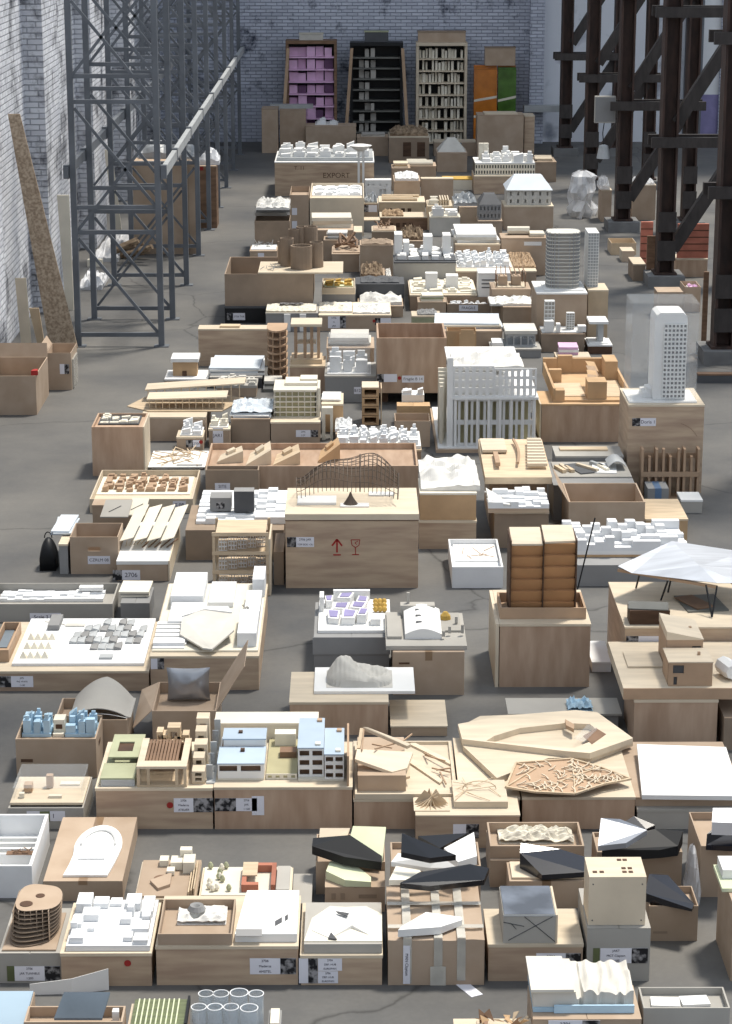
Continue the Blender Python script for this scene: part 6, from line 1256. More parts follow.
# ================================================================ rows towards the back, generally front to back
K = crate; cb = dict(m='card', name='cardboard_box', cat='box', ml='card')
b = K('grey carton under the acrylic box of white models', 325, 376, 362, 376, 402, m='greyb', ml='greyc', name='grey_carton', cat='box'); b.tag(354, 387, 361, 394, ('B12',))
t = board('acrylic_box_model', 'clear acrylic box crammed with white model pieces on a grey carton', 'model', 327, 371, 363, 374.5, b.top, .01, 'white'); blocks(t, 14, .06, .18, 'wfoam', (.05, .95, .1, .9)); acr_cover(t, hgt(350, 345, 374.5, b.top))
t = board('grey_lid_slabs', 'grey cardboard slabs lying in disorder behind the acrylic box', 'cardboard', 312, 372, 337, 347, K('brown carton under the disordered grey slabs', 314, 374, 338, 350, b, **cb), .03, 'greyc', pn='slab') if 0 else None
hb = K('brown carton under the disordered grey slabs', 327, 374, 337, 348, b, **cb)
t = sheets('grey cardboard slabs lying in disorder behind the acrylic box', 327, 372, 337, 346, hb, 'stone', 3, .03, 'card_slabs', 'cardboard', 'greyc')
b = K('reddish plywood box under the small post and slab table model', 290, 325, 356, 366, 394, m='red', ml='balsa')
t = board('table_frame_model', 'small wooden post and slab model with a flat roof plate', 'model', 291, 322, 356, 364, b, .03, 'balsa') if 0 else board('table_frame_model', 'small wooden post and slab model with a flat roof plate', 'model', 291, 322, 357, 364, b.top, .05, 'balsa'); W, D = t.w, t.d; hh = hgt(306, 326, 363, b.top)
for x in (-.4, -.1, .12, .34): t.part('post', MB().bx(x * W, x * W + .03, -D * .3, -D * .3 + .03, .0505, hh).bx(x * W, x * W + .03, D * .3, D * .3 + .03, .0505, hh), 'mdf')
t.part('roof_plate', MB().bx(-W / 2, W / 2, -D / 2, D / 2, hh + .001, hh + .03), 'plyl'); t.part('low_shelf', MB().bx(-W * .3, W * .3, -D * .25, D * .25, hh * .5, hh * .53), 'balsa')
t = T('round_storey_model', 'brown wooden model of half-round open storeys', 'model', 266, 292, 378, 388, 0); W, D = t.w, min(t.d, .5); hh = hgt(280, 336, 388, 0)
for k in range(8): t.part('floor_plate', MB().prism([(-W / 2, D / 2)] + [(W / 2 * -math.cos(PI * i / 8), -D / 2 * math.sin(PI * i / 8)) for i in range(9)] + [(W / 2, D / 2)], hh * k / 7, hh * k / 7 + .02), 'mdf')
for i in range(4):
    a = PI * (i + .5) / 4; t.part('post', MB().box(-W * .46 * math.cos(a), -D * .46 * math.sin(a), .021, .015, .015, hh - .022), 'mdf')
b = K('low dark box under the white paper heap, left rows', 210, 262, 364, 377, 388, m='dgrey', ml='greyc', name='grey_box', cat='box')
t = sheets('heap of large white papers on the low dark box', 208, 263, 362, 375, b, 'white', 4, .02, m2='bpaper')
t = board('wooden_lath', 'thin wooden lath lying behind the white paper heap', 'lath', 217, 250, 352, 356, b.top, .03, 'balsa', pn='lath') if 0 else None
t = blk('low grey model with an upright white card, before the white paper heap', 216, 257, 378, 388, 0.1, 8, 10, 'stone', 'greyc', th=.03); t.part('box_base', MB().bx(-t.w * .48, t.w * .48, -t.d * .48, t.d * .48, -.1, -.0005), 'card')
sheets('small dark box with loose sheets right of the white paper heap', 263, 282, 386, 392, .0, 'slate', 4, .03, m2='stone')
b = K('white baseboard box under the little yellow house with white roof', 165, 208, 370, 379, 387, m='card', ml='white')
h1 = box_T('small_house_model', 'little golden house with a white roof on a white board', 'model', 173, 197, 358, 362, 376, b.top, dmax=.3); h1.part('walls', MB().bx(-h1.w / 2, h1.w / 2, -h1.d / 2, h1.d / 2, 0, h1.h), 'kraft'); h1.part('roof', MB().bx(-h1.w / 2 - .02, h1.w / 2 + .02, -h1.d / 2 - .02, h1.d / 2 + .1, h1.h + .001, h1.h + .04), 'white'); h1.part('doorway', MB().bx(-.03, .02, -h1.d / 2 - .003, -h1.d / 2 - .0005, 0, .06), 'dwood')
K('upright flat plywood crate behind the white papers, left rows', 199, 273, 325, 329, 366, m='ply')
b = K('small golden carton with white papers, right of the storeyed facade', 322, 343, 393, 404, 432, m='kraft', ml='plyl', name='cardboard_box', cat='box'); sheets('white papers on the small golden carton', 321, 341, 394, 402, b, 'white', 2)
t = T('white_portal_model', 'white upright portal frame beside the storeyed facade model', 'model', 322, 333, 434, 440, 0, d=.1); hh = hgt(327, 408, 440, 0); t.part('portal', wall_holes(MB(), -t.w / 2, t.w / 2, -.05, .05, 0, hh, [(.3, .75, 0, .8)]), 'cream')
crum('small white crumpled model right of the portal frame', 335, 352, 422, 432, K('small brown carton under the crumpled white piece', 336, 352, 425, 434, 444, **cb), 8, 'wfoam')
# crate with the round towers
b = K('black carton with two labels under the open grey-brown crate', 225, 266, 292, 307, 323, m='black', ml='dgrey', name='black_carton', cat='box'); b.tag(227, 313, 245, 320, ('2706 TAB',), 'l')
o9 = obox('wide open grey-brown crate, left of the rows, under the round tower plate', 225, 313, 257, 274, 306, b.top, m='cardd', mi='red', name='open_plywood_crate', cat='crate', fill=.3)
o9.part('rim_board', MB().bx(-o9.w / 2, o9.w / 2, o9.d / 2 + .001, o9.d / 2 + .01, o9.h * .3, o9.h), 'red')
t = board('round_tower_model', 'cluster of brown open cylinders on a wide pale board', 'model', 258, 343, 263, 274, o9.top, .02, 'plyl'); W, D = t.w, t.d; u = t.u
for (px, r_, h_, y) in ((286, 7, 30, .1), (301, 11, 25, -.15), (316, 7, 27, .0), (293, 6, 37, .3), (301, 6, 39, .35), (310, 7, 40, .3), (280, 4, 24, .35)):
    x = t.fr(px, 270).x; r_ *= u; g = MB(); n = 18
    for rr, z in ((r_, .0205), (r_, h_ * u), (r_ * .86, h_ * u), (r_ * .86, .0205)):
        for j in range(n): g.v.append((x + rr * math.cos(2 * PI * j / n), y * D + rr * math.sin(2 * PI * j / n), z))
    for k in range(4):
        for j in range(n): g.f.append((k * n + j, k * n + (j + 1) % n, ((k + 1) % 4) * n + (j + 1) % n, ((k + 1) % 4) * n + j))
    t.part('cylinder_tower', g, 'cardd')
sticks(t, 10, .12, .006, 'greyb', (.02, .22, .1, .6), z=.0205, h=.05)
b = K('grey carton with white columns, before the yellow map board', 266, 318, 303, 313, 331, m='greyb', ml='greyc', name='grey_carton', cat='box')
for x in (-.15, .15): b.part('white_column', MB().bx(b.w * x, b.w * x + .08, -b.d / 2 - .03, -b.d / 2 - .001, 0, b.h * .95), 'white')
crum('grey and yellow relief map lying on the grey carton', 266, 316, 302, 312, b, 3, 'cream', 'yellow', f=9, n=30).part('rock_field', MB().box(0, .05, .05, .3, .1, .01), 'photo')
b = K('long plywood carton with a large blue-white label', 319, 391, 302, 315, 331, m='card'); b.tag(328, 316, 346, 328, ('2706', 'A', 'JAR'), 'r'); b.tag(375, 318, 391, 325, ('',), 'l', dot=(374, 321))
crum('long cream rubble relief on the plywood carton with the large label', 319, 352, 304, 313, b, 4, 'cream', f=7, n=30); crum('long white rubble relief beside the cream one, on the same carton', 353, 390, 305, 314, b, 4, 'plaster', f=8, n=30)
b2 = K('brown box behind, under the white crumpled cloth', 358, 403, 298, 306, b, **cb); crum('white crumpled cloth heap, left of the open plywood pallet crate', 360, 402, 298, 305, b2, 9, 'plaster', f=3, name='crumpled_cloth', cat='cloth'); b2b = b2
b2 = K('grey box under the glowing yellow tray, centre left', 322, 355, 287, 293, b, m='greyb', name='grey_box', cat='box')
t = obox('small wooden tray filled with yellow translucent pieces', 322, 355, 278, 288, 293, b2.top, m='plyl', name='wooden_tray', cat='tray', fill=.5); blk('row of yellow translucent pieces in a small wooden tray', 324, 353, 282, 287, t.fillz + .002, 5, 8, 'yellow', 'lgreen')
db = K('dark slate-blue plastic crate behind the crumpled cloth', 356, 404, 277, 284, b2b, m='dgrey', ml='dgrey', name='plastic_crate', cat='box')
# centre right
b = K('brown carton under the map sheets and the golden tombstone box', 436, 502, 322, 331, 350, **cb)
sheets('blue-white map sheets spread on a brown carton, behind the palace model', 436, 503, 317, 329, b, 'bpaper', 3, .02, 'map_sheets', 'paper', 'cream')
b_ = obox('golden card box with a rounded upright front, beside the pallet crate', 447, 476, 327, 331, 362, m='kraft', name='golden_card_box', fill=.3); t = T('rounded_panel', 'golden rounded tombstone panel in front of the golden card box', 'card', 459, 475, 0, 364, 0, d=.02); hh = hgt(467, 330, 364, 0); t.part('board', MB().bx(-t.w / 2, t.w / 2, 0, .015, 0, hh * .9).prism([(t.w / 2 * math.cos(PI * i / 8), .001 + .013 * (i % 1)) for i in range(0)] or [(-t.w * .4, 0), (t.w * .4, 0), (t.w * .4, .015), (-t.w * .4, .015)], hh * .9, hh), 'kraft')
b = K('low grey box under the glass table model', 491, 541, 338, 349, 358, m='greyb', ml='greyc', name='grey_box', cat='box')
t = board('glass_pavilion_model', 'grey-framed glass pavilion model on the low grey box', 'model', 505, 537, 338, 347, b, .01, 'lsteel') if 0 else board('glass_pavilion_model', 'grey-framed glass pavilion model on the low grey box', 'model', 505, 537, 339, 347, b.top, .01, 'lsteel'); hh = 13 * t.u; t.part('roof', MB().bx(-t.w / 2, t.w / 2, -t.d / 2, t.d / 2, hh, hh + .04), 'stone'); facade_box(t, -t.w / 2 + .02, t.w / 2 - .02, -t.d / 2 + .02, t.d / 2 - .02, .011, hh - .001, 4, 1, 'lsteel')
sheets('white board leaning left of the glass pavilion model', 492, 504, 340, 348, b, 'white', 2, .03, 'white_boards', 'board')
b = K('dark brown carton carrying small white towers, before the steel tower crate', 541, 584, 327, 334, 352, m='cardd', ml='cardd', name='cardboard_box', cat='box')
t = board('white_tower_model', 'group of small white gridded towers on a white board', 'model', 542, 583, 327, 333, b.top, .012, 'white')
for x, w_, h_ in ((-.42, 10, 30), (.12, 8, 18), (-.15, 4, 9), (.38, 8, 7), (-.44, 9, 12)): w_ *= t.u; h_ *= t.u; facade_box(t, x * t.w, x * t.w + w_, -.05 + (0 if h_ < 1 else 0), w_ - .06, .013, h_, 3, 7, 'white', 'greyc') if h_ > .15 else t.part('block', MB().bx(x * t.w, x * t.w + w_, -.2, -.08, .013, h_), 'white')
b5 = K('square grey-brown crate under the steel and glass tower', 536, 586, 281, 293, b, m='card', ml='white')
t = board('steel_tower_model', 'round-cornered steel and glass tower model with horizontal bands', 'model', 544, 584, 283, 291, b5.top, .012, 'white'); X0, X1 = -t.w * .42, t.w * .42; hh = hgt(563, 233, 290, b5.top)
n = 18; g = MB(); D = min(t.d * .8, .4); el = lambda q, s=1: [((X0 + X1) / 2 + s * (X1 - X0) / 2 * math.copysign(abs(math.cos(a)) ** .5, math.cos(a)), s * D / 2 * math.copysign(abs(math.sin(a)) ** .5, math.sin(a))) for a in [2 * PI * (i + .5) / q for i in range(q)]]
t.part('glass_core', MB().prism(el(20, .93), .013, hh - .01), 'greyc'); g = MB()
for k in range(16): g.prism(el(20), .013 + (hh - .03) * k / 15, .013 + (hh - .03) * k / 15 + .010)
t.part('floor_slats', g, 'stone'); g = MB()
for i, (x, y) in enumerate(el(28, .97)): g.box(x, y, .014, .01, .01, hh * (.98 if i % 3 else .9))
t.part('mullion_slats', g, 'lsteel')
b = K('plywood box under the slim white tower, right of the steel tower', 587, 607, 283, 290, 340, m='balsa', ml='plyl', dmax=.5)
t = T('slim_tower_model', 'slim white gridded tower right behind the steel tower', 'model', 584 + 3, 598, 281, 287, b.top); facade_box(t, -t.w / 2, t.w / 2, -t.d / 2, t.d / 2, 0, hgt(590, 233, 287, b.top), 4, 18, 'white', 'lsteel')
b = K('dark low box under the white canopy model, right of the tower crate', 588, 612, 338, 345, 354, m='dwood', ml='white', name='dark_box', cat='box') ; t = board('white_canopy_model', 'white flat-roofed canopy model on a dark low box', 'model', 589, 608, 338, 344, b.top, .01, 'white'); hh = 20 * t.u
t.part('roof', MB().bx(-t.w / 2, t.w / 2, -t.d / 2, t.d / 2, hh, hh + .03), 'white'); t.part('pier', MB().bx(0, t.w * .3, -t.d * .2, t.d * .3, .011, hh - .001), 'lsteel')
b = K('plywood panel standing upright right of the slim white tower', 610, 612, 290, 291, 318, m='ply', name='plywood_panel', cat='panel', dmax=.9) if 0 else None
b = K('golden carton behind, holding pink foam sheets', 556, 590, 352, 357, 372, m='kraft', name='cardboard_box', cat='box'); sheets('pink foam sheets behind the golden courtyard model', 558, 580, 350, 355, b, 'pink', 3, .03, 'pink_foam', 'foam', 'white')
# next band y 240-310
b6 = K('brown carton under the tilted white relief board', 503, 534, 299, 307, 330, **cb); crum('tilted white relief board overhanging its brown carton', 490, 533, 296, 306, b6, 6, 'plaster', f=5)
ob_ = obox('open grey-brown box with white bits and a blue label', 447, 490, 297, 304, 318, m='cardd', fill=.6); ob_.tag(459, 305, 478, 311, ('FRAGILE',)); blk('white blocks inside the box with the blue label', 449, 488, 299, 303.5, ob_.fillz, 6, 14)
K('small plain brown carton left of the box with white bits', 418, 446, 297, 302, 318, **cb)
K('thin green-edged board box behind the pallet crate', 412, 440, 311, 316, 330, m='green', name='green_box', cat='box')
b7 = K('wide brown crate under the cream tray with white tower', 410, 477, 280, 295, ob_, m='cardd'); t = blk('cream tray model with an upright white tower', 411, 476, 280, 294, b7, 5, 16, 'cream', 'cream'); x = t.fr(432, 290).x; t.part('tower', MB().bx(x - .08, x + .08, -t.d * .3, -t.d * .3 + .14, .013, 18 * t.u), 'white'); t.part('tower', MB().bx(x + .2, x + .36, -t.d * .2, -t.d * .2 + .2, .013, 14 * t.u), 'white')
b8 = K('brown carton under the bent wire frame model', 490, 530, 282, 289, b6, **cb); t = board('wire_frame_model', 'bent thin brown wire frame roof over two brown cartons', 'model', 496, 526, 282, 288, b8.top, .01, 'plyl')
for i in range(7): t.part('wire', MB().tube([(-t.w / 2 + t.w * i / 6, -t.d * .4, 13 * t.u), (-t.w / 2 + t.w * (i + .5) / 7, t.d * .4, 17 * t.u)], .008, 4), 'brownw')
for x, y in ((-.48, -.4), (.48, -.4), (-.45, .4), (.45, .4)): t.part('leg', MB().bar((x * t.w, y * t.d, .011), (x * t.w, y * t.d, 13 * t.u), .014), 'brownw')
t.part('inner_box', MB().bx(-t.w * .4, -t.w * .1, -.1, .1, .011, 10 * t.u), 'card'); t.part('inner_box', MB().bx(t.w * .05, t.w * .35, -.1, .1, .011, 10 * t.u), 'card')
b = K('white block carton with printed lines behind the wire frame', 478, 510, 268, 273, b8, m='white', ml='white', name='white_block_model', cat='model')
for k in range(3): b.part('window_strip', MB().bx(-b.w * .4, b.w * (.3 - .1 * k), -b.d / 2 - .004, -b.d / 2 - .001, b.h * (.6 + .1 * k), b.h * (.63 + .1 * k)), 'dgrey')
b9 = K('long brown crate under the white foam city, back centre right', 456, 536, 253, 271, b7, m='cardd')
t = blk('wide white foam city with towers of irregular height, back centre right', 457, 512, 252, 268, b9, 12, 48, 'wfoam'); crum('brown cork relief beside the white foam city', 514, 536, 254, 268, b9, 5, 'cork', 'balsa', f=9)
b10 = K('grey layered box under the white block cluster, back centre', 394, 457, 255, 262, b7, m='greyc', ml='dgrey')
t = blk('white block cluster with tall slabs on a grey layered box', 395, 456, 249, 261, b10, 8, 20, 'white', 'dgrey')
for px, w_, h_ in ((399, 8, 22), (407, 6, 14), (429, 9, 20), (448, 8, 21)): x = t.fr(px, 255).x; w_ *= t.u / 2; t.part('tall_slab', MB().bx(x - w_, x + w_, -t.d * .1, t.d * .2, .013, h_ * t.u), 'white')
b11 = K('plain brown carton left of the white block cluster', 360, 393, 240, 245, 285 - 8, **cb); 
t = crum('heap of brown bark shavings before the plain carton', 361, 383, 268, 277, K('low box under the bark shavings', 361, 385, 268, 279, db, **cb), 9, 'bark', 'brownw', f=5, name='bark_heap', cat='bark')
crum('small white scrap right of the bark shavings', 386, 391, 271, 277, K('small brown carton under the white scrap', 386, 391.5, 270, 280, db, **cb), 4)
b12 = K('plywood carton under the white half-timbered slab, back centre', 455, 500, 238, 244, b10 if 0 else b9, m='card'); sheets('white boards with a dark gap, behind the white foam city', 454, 500, 232, 243, b12, 'white', 3, .04, 'white_boards', 'board', 'stone')
b13 = K('long reddish brown carton with a white strip, back right', 501, 546, 233, 238, b9, **cb); b13.part('white_strip', MB().bx(0, .25, -b13.d / 2 - .003, -b13.d / 2 - .001, b13.h * .8, b13.h * .9), 'white')
t = T('foam_roll', 'cream foam roll lying on the long reddish carton', 'roll', 508, 530, 234, 236, b13.top); t.part('roll', MB().tube([(-t.w / 2, .05, .06), (t.w / 2, .05, .06)], .06, 8), 'cream')
# band 185-240 centre and left
r1 = K('brown carton carrying chopped timber pieces, back centre left', 332, 361, 246, 254, 272, **cb); stk('chopped brown timber blocks on the brown carton, back centre left', 333, 360, 246, 253, r1, 14, 18, 'brownw', 'card', r0=.03, L=.2)
r2 = K('small brown carton with bundled sticks at the left end, back', 250, 277, 245, 251, 268 - 3, **cb); r2.tag(258, 253, 264, 260, ('',)); stk('bundle of upright grey sticks on the small left carton', 251, 276, 245, 250, r2, 9, 16, 'greyb', 'white', r0=.008, L=.1)
r3 = K('dark carton with label behind the round tower model', 324, 350, 236, 240, r1, **cb)
r4 = obox('wide brown open carton with grey layered lid, left back', 255, 290, 215, 221, r2, m='cardd', fill=.5)
t = sheets('grey layered boards lying across the left back carton', 254, 290, 208, 216, r4, 'greyc', 3, .05, 'layered_boards', 'board', 'greyb'); crum('crumpled white cloth on the grey layered boards, left back', 256, 289, 203, 210, t, 9, 'plaster', f=5, name='crumpled_cloth', cat='cloth')
r5 = obox('tall narrow brown carton with two paper labels, back left', 290, 309, 186, 195, r2 if 0 else 236, fill=.85); r5.tag(292, 208, 297, 215, ('',)); r5.tag(292, 221, 297, 232, ('',))
r6 = obox('large open plywood box filled with white sheets, back left of centre', 310, 364, 183, 198, 236, m='plyl', fill=.9, name='open_plywood_crate', cat='crate'); blk('white sheets and frames packed in the large open plywood box', 312, 362, 186, 196, r6.fillz, 4, 16)
r7 = sheets('rolled cream papers before the open plywood box', 312, 352, 222, 228, K('brown box under the rolled cream papers', 311, 353, 224, 230, r3, **cb), 'cream', 3, .05, 'rolled_papers', 'paper', 'plyl')
rb = K('plastic covered grey box right of the rolled papers', 354, 362, 226, 232, 246, m='greyc', name='grey_box', cat='box')
for i, (x0, x1, ya, yb_, yc, m, lb) in enumerate([(363, 378, 198, 203, 222, 'card', 'small brown carton with a printed blue label, back centre'), (379, 425, 196, 202, 216, 'balsa', 'long timber box with pale lid and dark openings, back centre'), (380, 427, 212, 217, 230, 'brownw', 'long brown timber tray below the pale-lidded box'), (372, 396, 226, 231, 243, 'cardd', 'dark flat carton left of the brown leaf heap'), (426, 453, 200, 206, 230, 'balsa', 'wooden tray with small dividers, back centre'), (362, 384, 217, 220, 232, 'greyb', 'flat grey box below the blue-labelled carton')]):
    q = K(lb, x0, x1, ya, yb_, yc, m=m, name='flat_carton', cat='box')
    if i == 0: q.tag(364, 205, 377, 212, ('',), 'l')
    if i in (1, 2): 
        for k in range(4): q.part('dark_opening', MB().bx(-q.w * .3 + k * q.w * .14, -q.w * .22 + k * q.w * .14, -q.d / 2 - .004, -q.d / 2 - .001, q.h * .2, q.h * .55), 'dwood')
    if i == 4:
        for k in range(4): q.part('divider', MB().bx(q.w * (.0 + .1 * k), q.w * (.0 + .1 * k) + .02, -q.d * .4, q.d * .4, q.h + .001, q.h + .09), 'plyl')
crum('brown leafy heap between the dark carton and the white slabs', 402, 424, 232, 240, K('low carton under the brown leafy heap', 400, 425, 233, 241, 250, **cb), 10, 'bark', 'brownw', f=6, name='leaf_heap', cat='leaves')
q = K('white and grey tray box before the dotted palace, back right', 430, 460, 212, 217, 236, m='stone', ml='cream', name='flat_carton', cat='box')
# grey domed palace and green-white house
q1 = K('brown carton under the small grey palace', 478, 502, 216, 221, 240, **cb); t = T('grey_palace_model', 'small grey model palace with a curved mansard roof', 'model', 479, 501, 214, 220, q1.top); W, D = t.w, min(t.d, .6); hh = hgt(490, 205, 220, q1.top)
t.part('walls', wall_holes(MB(), -W / 2, W / 2, -D / 2, -D / 2 + .02, 0, hh, grid_holes(6, 2, .3, .25)).bx(-W / 2, W / 2, -D / 2 + .03, D / 2, 0, hh - .001), 'greyb'); t.part('mansard_roof', MB().add([(-W / 2, -D / 2, hh), (W / 2, -D / 2, hh), (W / 2, D / 2, hh), (-W / 2, D / 2, hh), (-W * .25, -D * .2, hh + .14), (W * .25, -D * .2, hh + .14), (W * .25, D * .2, hh + .14), (-W * .25, D * .2, hh + .14)], [(0, 3, 2, 1), (4, 5, 6, 7), (0, 1, 5, 4), (1, 2, 6, 5), (2, 3, 7, 6), (3, 0, 4, 7)]), 'dgrey')
q2 = K('brown carton with drawings under the grey-green house', 504, 553, 200, 206, 233 - 3, m='card'); t = T('hipped_house_model', 'pale green model house with rows of windows and a blue-grey hipped roof', 'model', 507, 551, 199, 205, q2.top); W, D = t.w, t.d; hh = hgt(528, 190, 205, q2.top)
t.part('walls', wall_holes(MB(), -W / 2, W / 2, -D / 2, -D / 2 + .03, 0, hh, grid_holes(6, 2, .38, .25)).bx(-W / 2, W / 2, -D / 2 + .05, D / 2, 0, hh - .001), 'jaune' if 0 else 'stone')
t.part('hipped_roof', MB().add([(-W * .53, -D * .55, hh), (W * .53, -D * .55, hh), (W * .53, D * .55, hh), (-W * .53, D * .55, hh), (-W * .32, 0, hh + .2), (W * .32, 0, hh + .2), (W * .3, D * .2, hh + .2), (-W * .3, D * .2, hh + .2)], [(0, 3, 2, 1), (4, 5, 6, 7), (0, 1, 5, 4), (1, 2, 6, 5), (2, 3, 7, 6), (3, 0, 4, 7)]), 'bpaper')
q3 = K('brown carton under the grey crumpled plastic, back centre right', 455, 477, 203, 207, 238 - 6, **cb); crum('grey-white crumpled plastic sheets left of the grey palace', 454, 477, 199, 206, q3, 10, 'gplastic', f=3, name='plastic_sheets', cat='plastic')
q4 = K('plain grey-brown panel crate standing upright, back centre', 421, 453, 177, 178.5, 206, m='card', dmax=.3); 
q5 = K('open brown carton pair right of the white dotted wall', 394, 420, 175, 181, 210, **cb)
t = T('dotted_front_model', 'white upright wall model with little window holes beside the white mast', 'model', 365, 391, 0, 196, q5.z0 + .0, d=.25); hh = hgt(378, 178, 196, 0); t.part('wall', wall_holes(MB(), -t.w / 2, t.w / 2, -.125, -.1, 0, hh, [(.1, .15, .7, .8), (.3, .35, .72, .8), (.55, .6, .7, .8), (.8, .85, .7, .8), (.55, .65, .2, .5), (.7, .8, .2, .5)]).bx(-t.w / 2, t.w / 2, -.09, .125, 0, hh), 'white')
t = T('white_mast_model', 'tall white mast model with a flared top before the large plywood crate', 'model', 355, 366, 197, 203, 0, d=.2); hh = hgt(360, 146, 203, 0)
for x in (-.05, .03): t.part('mast_shaft', MB().bx(x, x + .04, -.03, .03, .02, hh * .9), 'white')
t.part('flared_top', MB().lathe([(.06, hh * .9), (.14, hh * .95), (.2, hh), (.1, hh + .02)], 14), 'white'); t.part('baseboard', MB().bx(-.12, .12, -.1, .1, 0, .02), 'white')
bk = K('large plywood crate with faded stencilled letters, under a wide white model', 275, 374, 151, 162, 196, m='ply', ml='white'); write('EXPORT', bk.o, bk.w * .12, -bk.d / 2 - .002, bk.h * .6, .13, .7, 'dwood'); write('T. 11', bk.o, -bk.w * .25, -bk.d / 2 - .002, bk.h * .82, .09, .6, 'dwood')
t = board('wide_white_model', 'wide white model of overlapping round and square roofs, far back left', 'model', 277, 373, 152, 161, bk.top, .06, 'lsteel'); blocks(t, 40, .04, .13, 'white', (.02, .98, .05, .95))
q6 = K('long plywood crate under the white city with dark arcades, far back right', 474, 536, 170, 176, 208 - 14, m='ply'); 
t = T('arcade_city_model', 'white city model over a row of dark arcades, far back right', 'model', 475, 535, 169, 175, q6.top); hh = 11 * t.u; t.part('arcade_wall', wall_holes(MB(), -t.w / 2, t.w / 2, -t.d / 2, -t.d / 2 + .02, 0, hh, grid_holes(22, 2, .25, .2)), 'cream'); t.part('body', MB().bx(-t.w / 2, t.w / 2, -t.d / 2 + .05, t.d / 2, 0, hh - .001), 'dgrey'); t.part('roof_deck', MB().bx(-t.w / 2, t.w / 2, -t.d / 2, t.d / 2, hh, hh + .02), 'white'); blocks(t, 20, .06, .14, 'white', (.1, .99, .05, .95), z=hh + .021)
for x in (-.42, -.34): t.part('twin_tower', MB().bx(x * t.w, x * t.w + .09, 0, .1, hh + .021, hh + .32), 'cream')
q7 = K('brown carton at the right end of the far back row', 534, 556, 157, 162, 182, **cb)
q8 = K('brown carton under the pale hipped roof piece, far back centre', 437, 467, 148, 153, 176 - 4, **cb); t = T('roof_piece_model', 'pale ribbed hipped roof model on a brown carton', 'model', 438, 466, 148, 152, q8.top); W, D = t.w, t.d; t.part('hipped_roof', MB().add([(-W / 2, -D / 2, 0), (W / 2, -D / 2, 0), (W / 2, D / 2, 0), (-W / 2, D / 2, 0), (-W * .15, -D * .1, .24), (W * .15, -D * .1, .24), (W * .15, D * .1, .24), (-W * .15, D * .1, .24)], [(0, 3, 2, 1), (4, 5, 6, 7), (0, 1, 5, 4), (1, 2, 6, 5), (2, 3, 7, 6), (3, 0, 4, 7)]), 'stone')
K('long brown carton with cream rods on top, far back centre', 405, 436, 162, 166, 186, **cb); K('brown open-topped carton left of the rods, far back centre', 392, 410, 164, 168, 190, **cb); K('low cream box with a yellow band, far back centre', 443, 474, 176, 179, 190, m='cream', ml='yellow', name='cream_box', cat='box')
K('tall plain plywood crate standing before the amber sheets', 477, 523, 112, 115, 160, m='card', ml='card'); K('second plywood crate half hidden at the right of the plain tall one', 524, 534, 113, 116, 158, m='ply')
q9 = K('dark brown crate with cut-outs under brown tree pieces, far back', 389, 429, 132, 137, 163, m='cardd'); 
for x in (-.15, .2): q9.part('dark_cutout', MB().bx(x * q9.w, x * q9.w + .16, -q9.d / 2 - .005, -q9.d / 2 - .001, q9.h * .25, q9.h * .8), 'dwood')
crum('brown crumpled tree pieces on the dark crate, far back', 390, 428, 131, 136, q9, 9, 'bark', 'brownw', f=6, name='tree_model')
q = K('long low crate with a blue panel, below the third bookcase', 434, 476, 139, 142, 156, m='card'); q.part('blue_panel', MB().bx(-q.w * .3, q.w * .15, -q.d / 2 - .01, -q.d / 2 - .001, q.h * .1, q.h * .95), 'bluea')
q = K('brown carton below the purple bookcase with two white lumps', 306, 356, 122, 126, 152, dmax=.6, **cb); blk('two small white rounded lumps on the carton below the purple bookcase', 315, 338, 122, 125, q, 9, 2)
K('long low brown carton below the black bookcase', 357, 388, 134, 137, 156, **cb)
K('narrow tall brown carton at the left foot of the purple bookcase', 262, 278, 106, 109, 153, **cb)
q = K('tall brown carton carrying the grey table board, far back left', 280, 308, 108, 110, 151, **cb); t = board('grey_board', 'long grey board with a rough edge lying on the tall far left carton', 'board', 270, 313, 104, 108.5, q.top, .08, 'lsteel', pn='board')
# bookcases against the back wall
def bookcase(lb, x0, x1, yt, m, ni, mi, nsh, seed, frac=1):
    t = T('bookcase', lb, 'bookcase', x0, x1, 0, 146, 0, 'tall open bookcases of models against the back wall', d=.45)
    t.o.location.y = YW - .55; W = PY(x1, 100, YW - .8).x - PY(x0, 100, YW - .8).x; h = PY(x0, yt, YW - .8).z; r = random.Random(seed); k = .06
    t.o.location.x = PY((x0 + x1) / 2, 100, YW - .8).x
    t.part('side_board', MB().bx(-W / 2, -W / 2 + k, -.22, .22, 0, h), m); t.part('side_board', MB().bx(W / 2 - k, W / 2, -.22, .22, 0, h), m); t.part('back_board', MB().bx(-W / 2 + k, W / 2 - k, .19, .22, 0, h), 'black'); t.part('top_board', MB().bx(-W / 2, W / 2, -.24, .24, h + .001, h + .07), m)
    for j in range(nsh):
        z = h * (.02 + .96 * j / nsh); z2 = h * (.02 + .96 * (j + 1) / nsh) - .03
        t.part('shelf', MB().bx(-W / 2 + k + .001, W / 2 - k - .001, -.2, .18, z, z + .03), 'slate' if m == 'black' else m if mi != 'pink' else 'pink')
        for i in range(ni):
            if m == 'black' and i not in (1, 2, 3): continue
            if r.random() > frac: continue
            a = -W / 2 + k + .01 + (W - 2 * k - .02) * i / ni; b_ = a + (W - 2 * k - .02) / ni * (r.uniform(.8, .99) if mi == 'pink' else r.uniform(.55, .95))
            u = t.part('model_insert', MB().bx(a, b_, -.17 + r.uniform(0, .12), .15, z + .031, z + .031 + (z2 - z) * r.uniform(.7, .96)), mi if r.random() < .8 or mi != 'pink' else 'mauve')
    return t, h
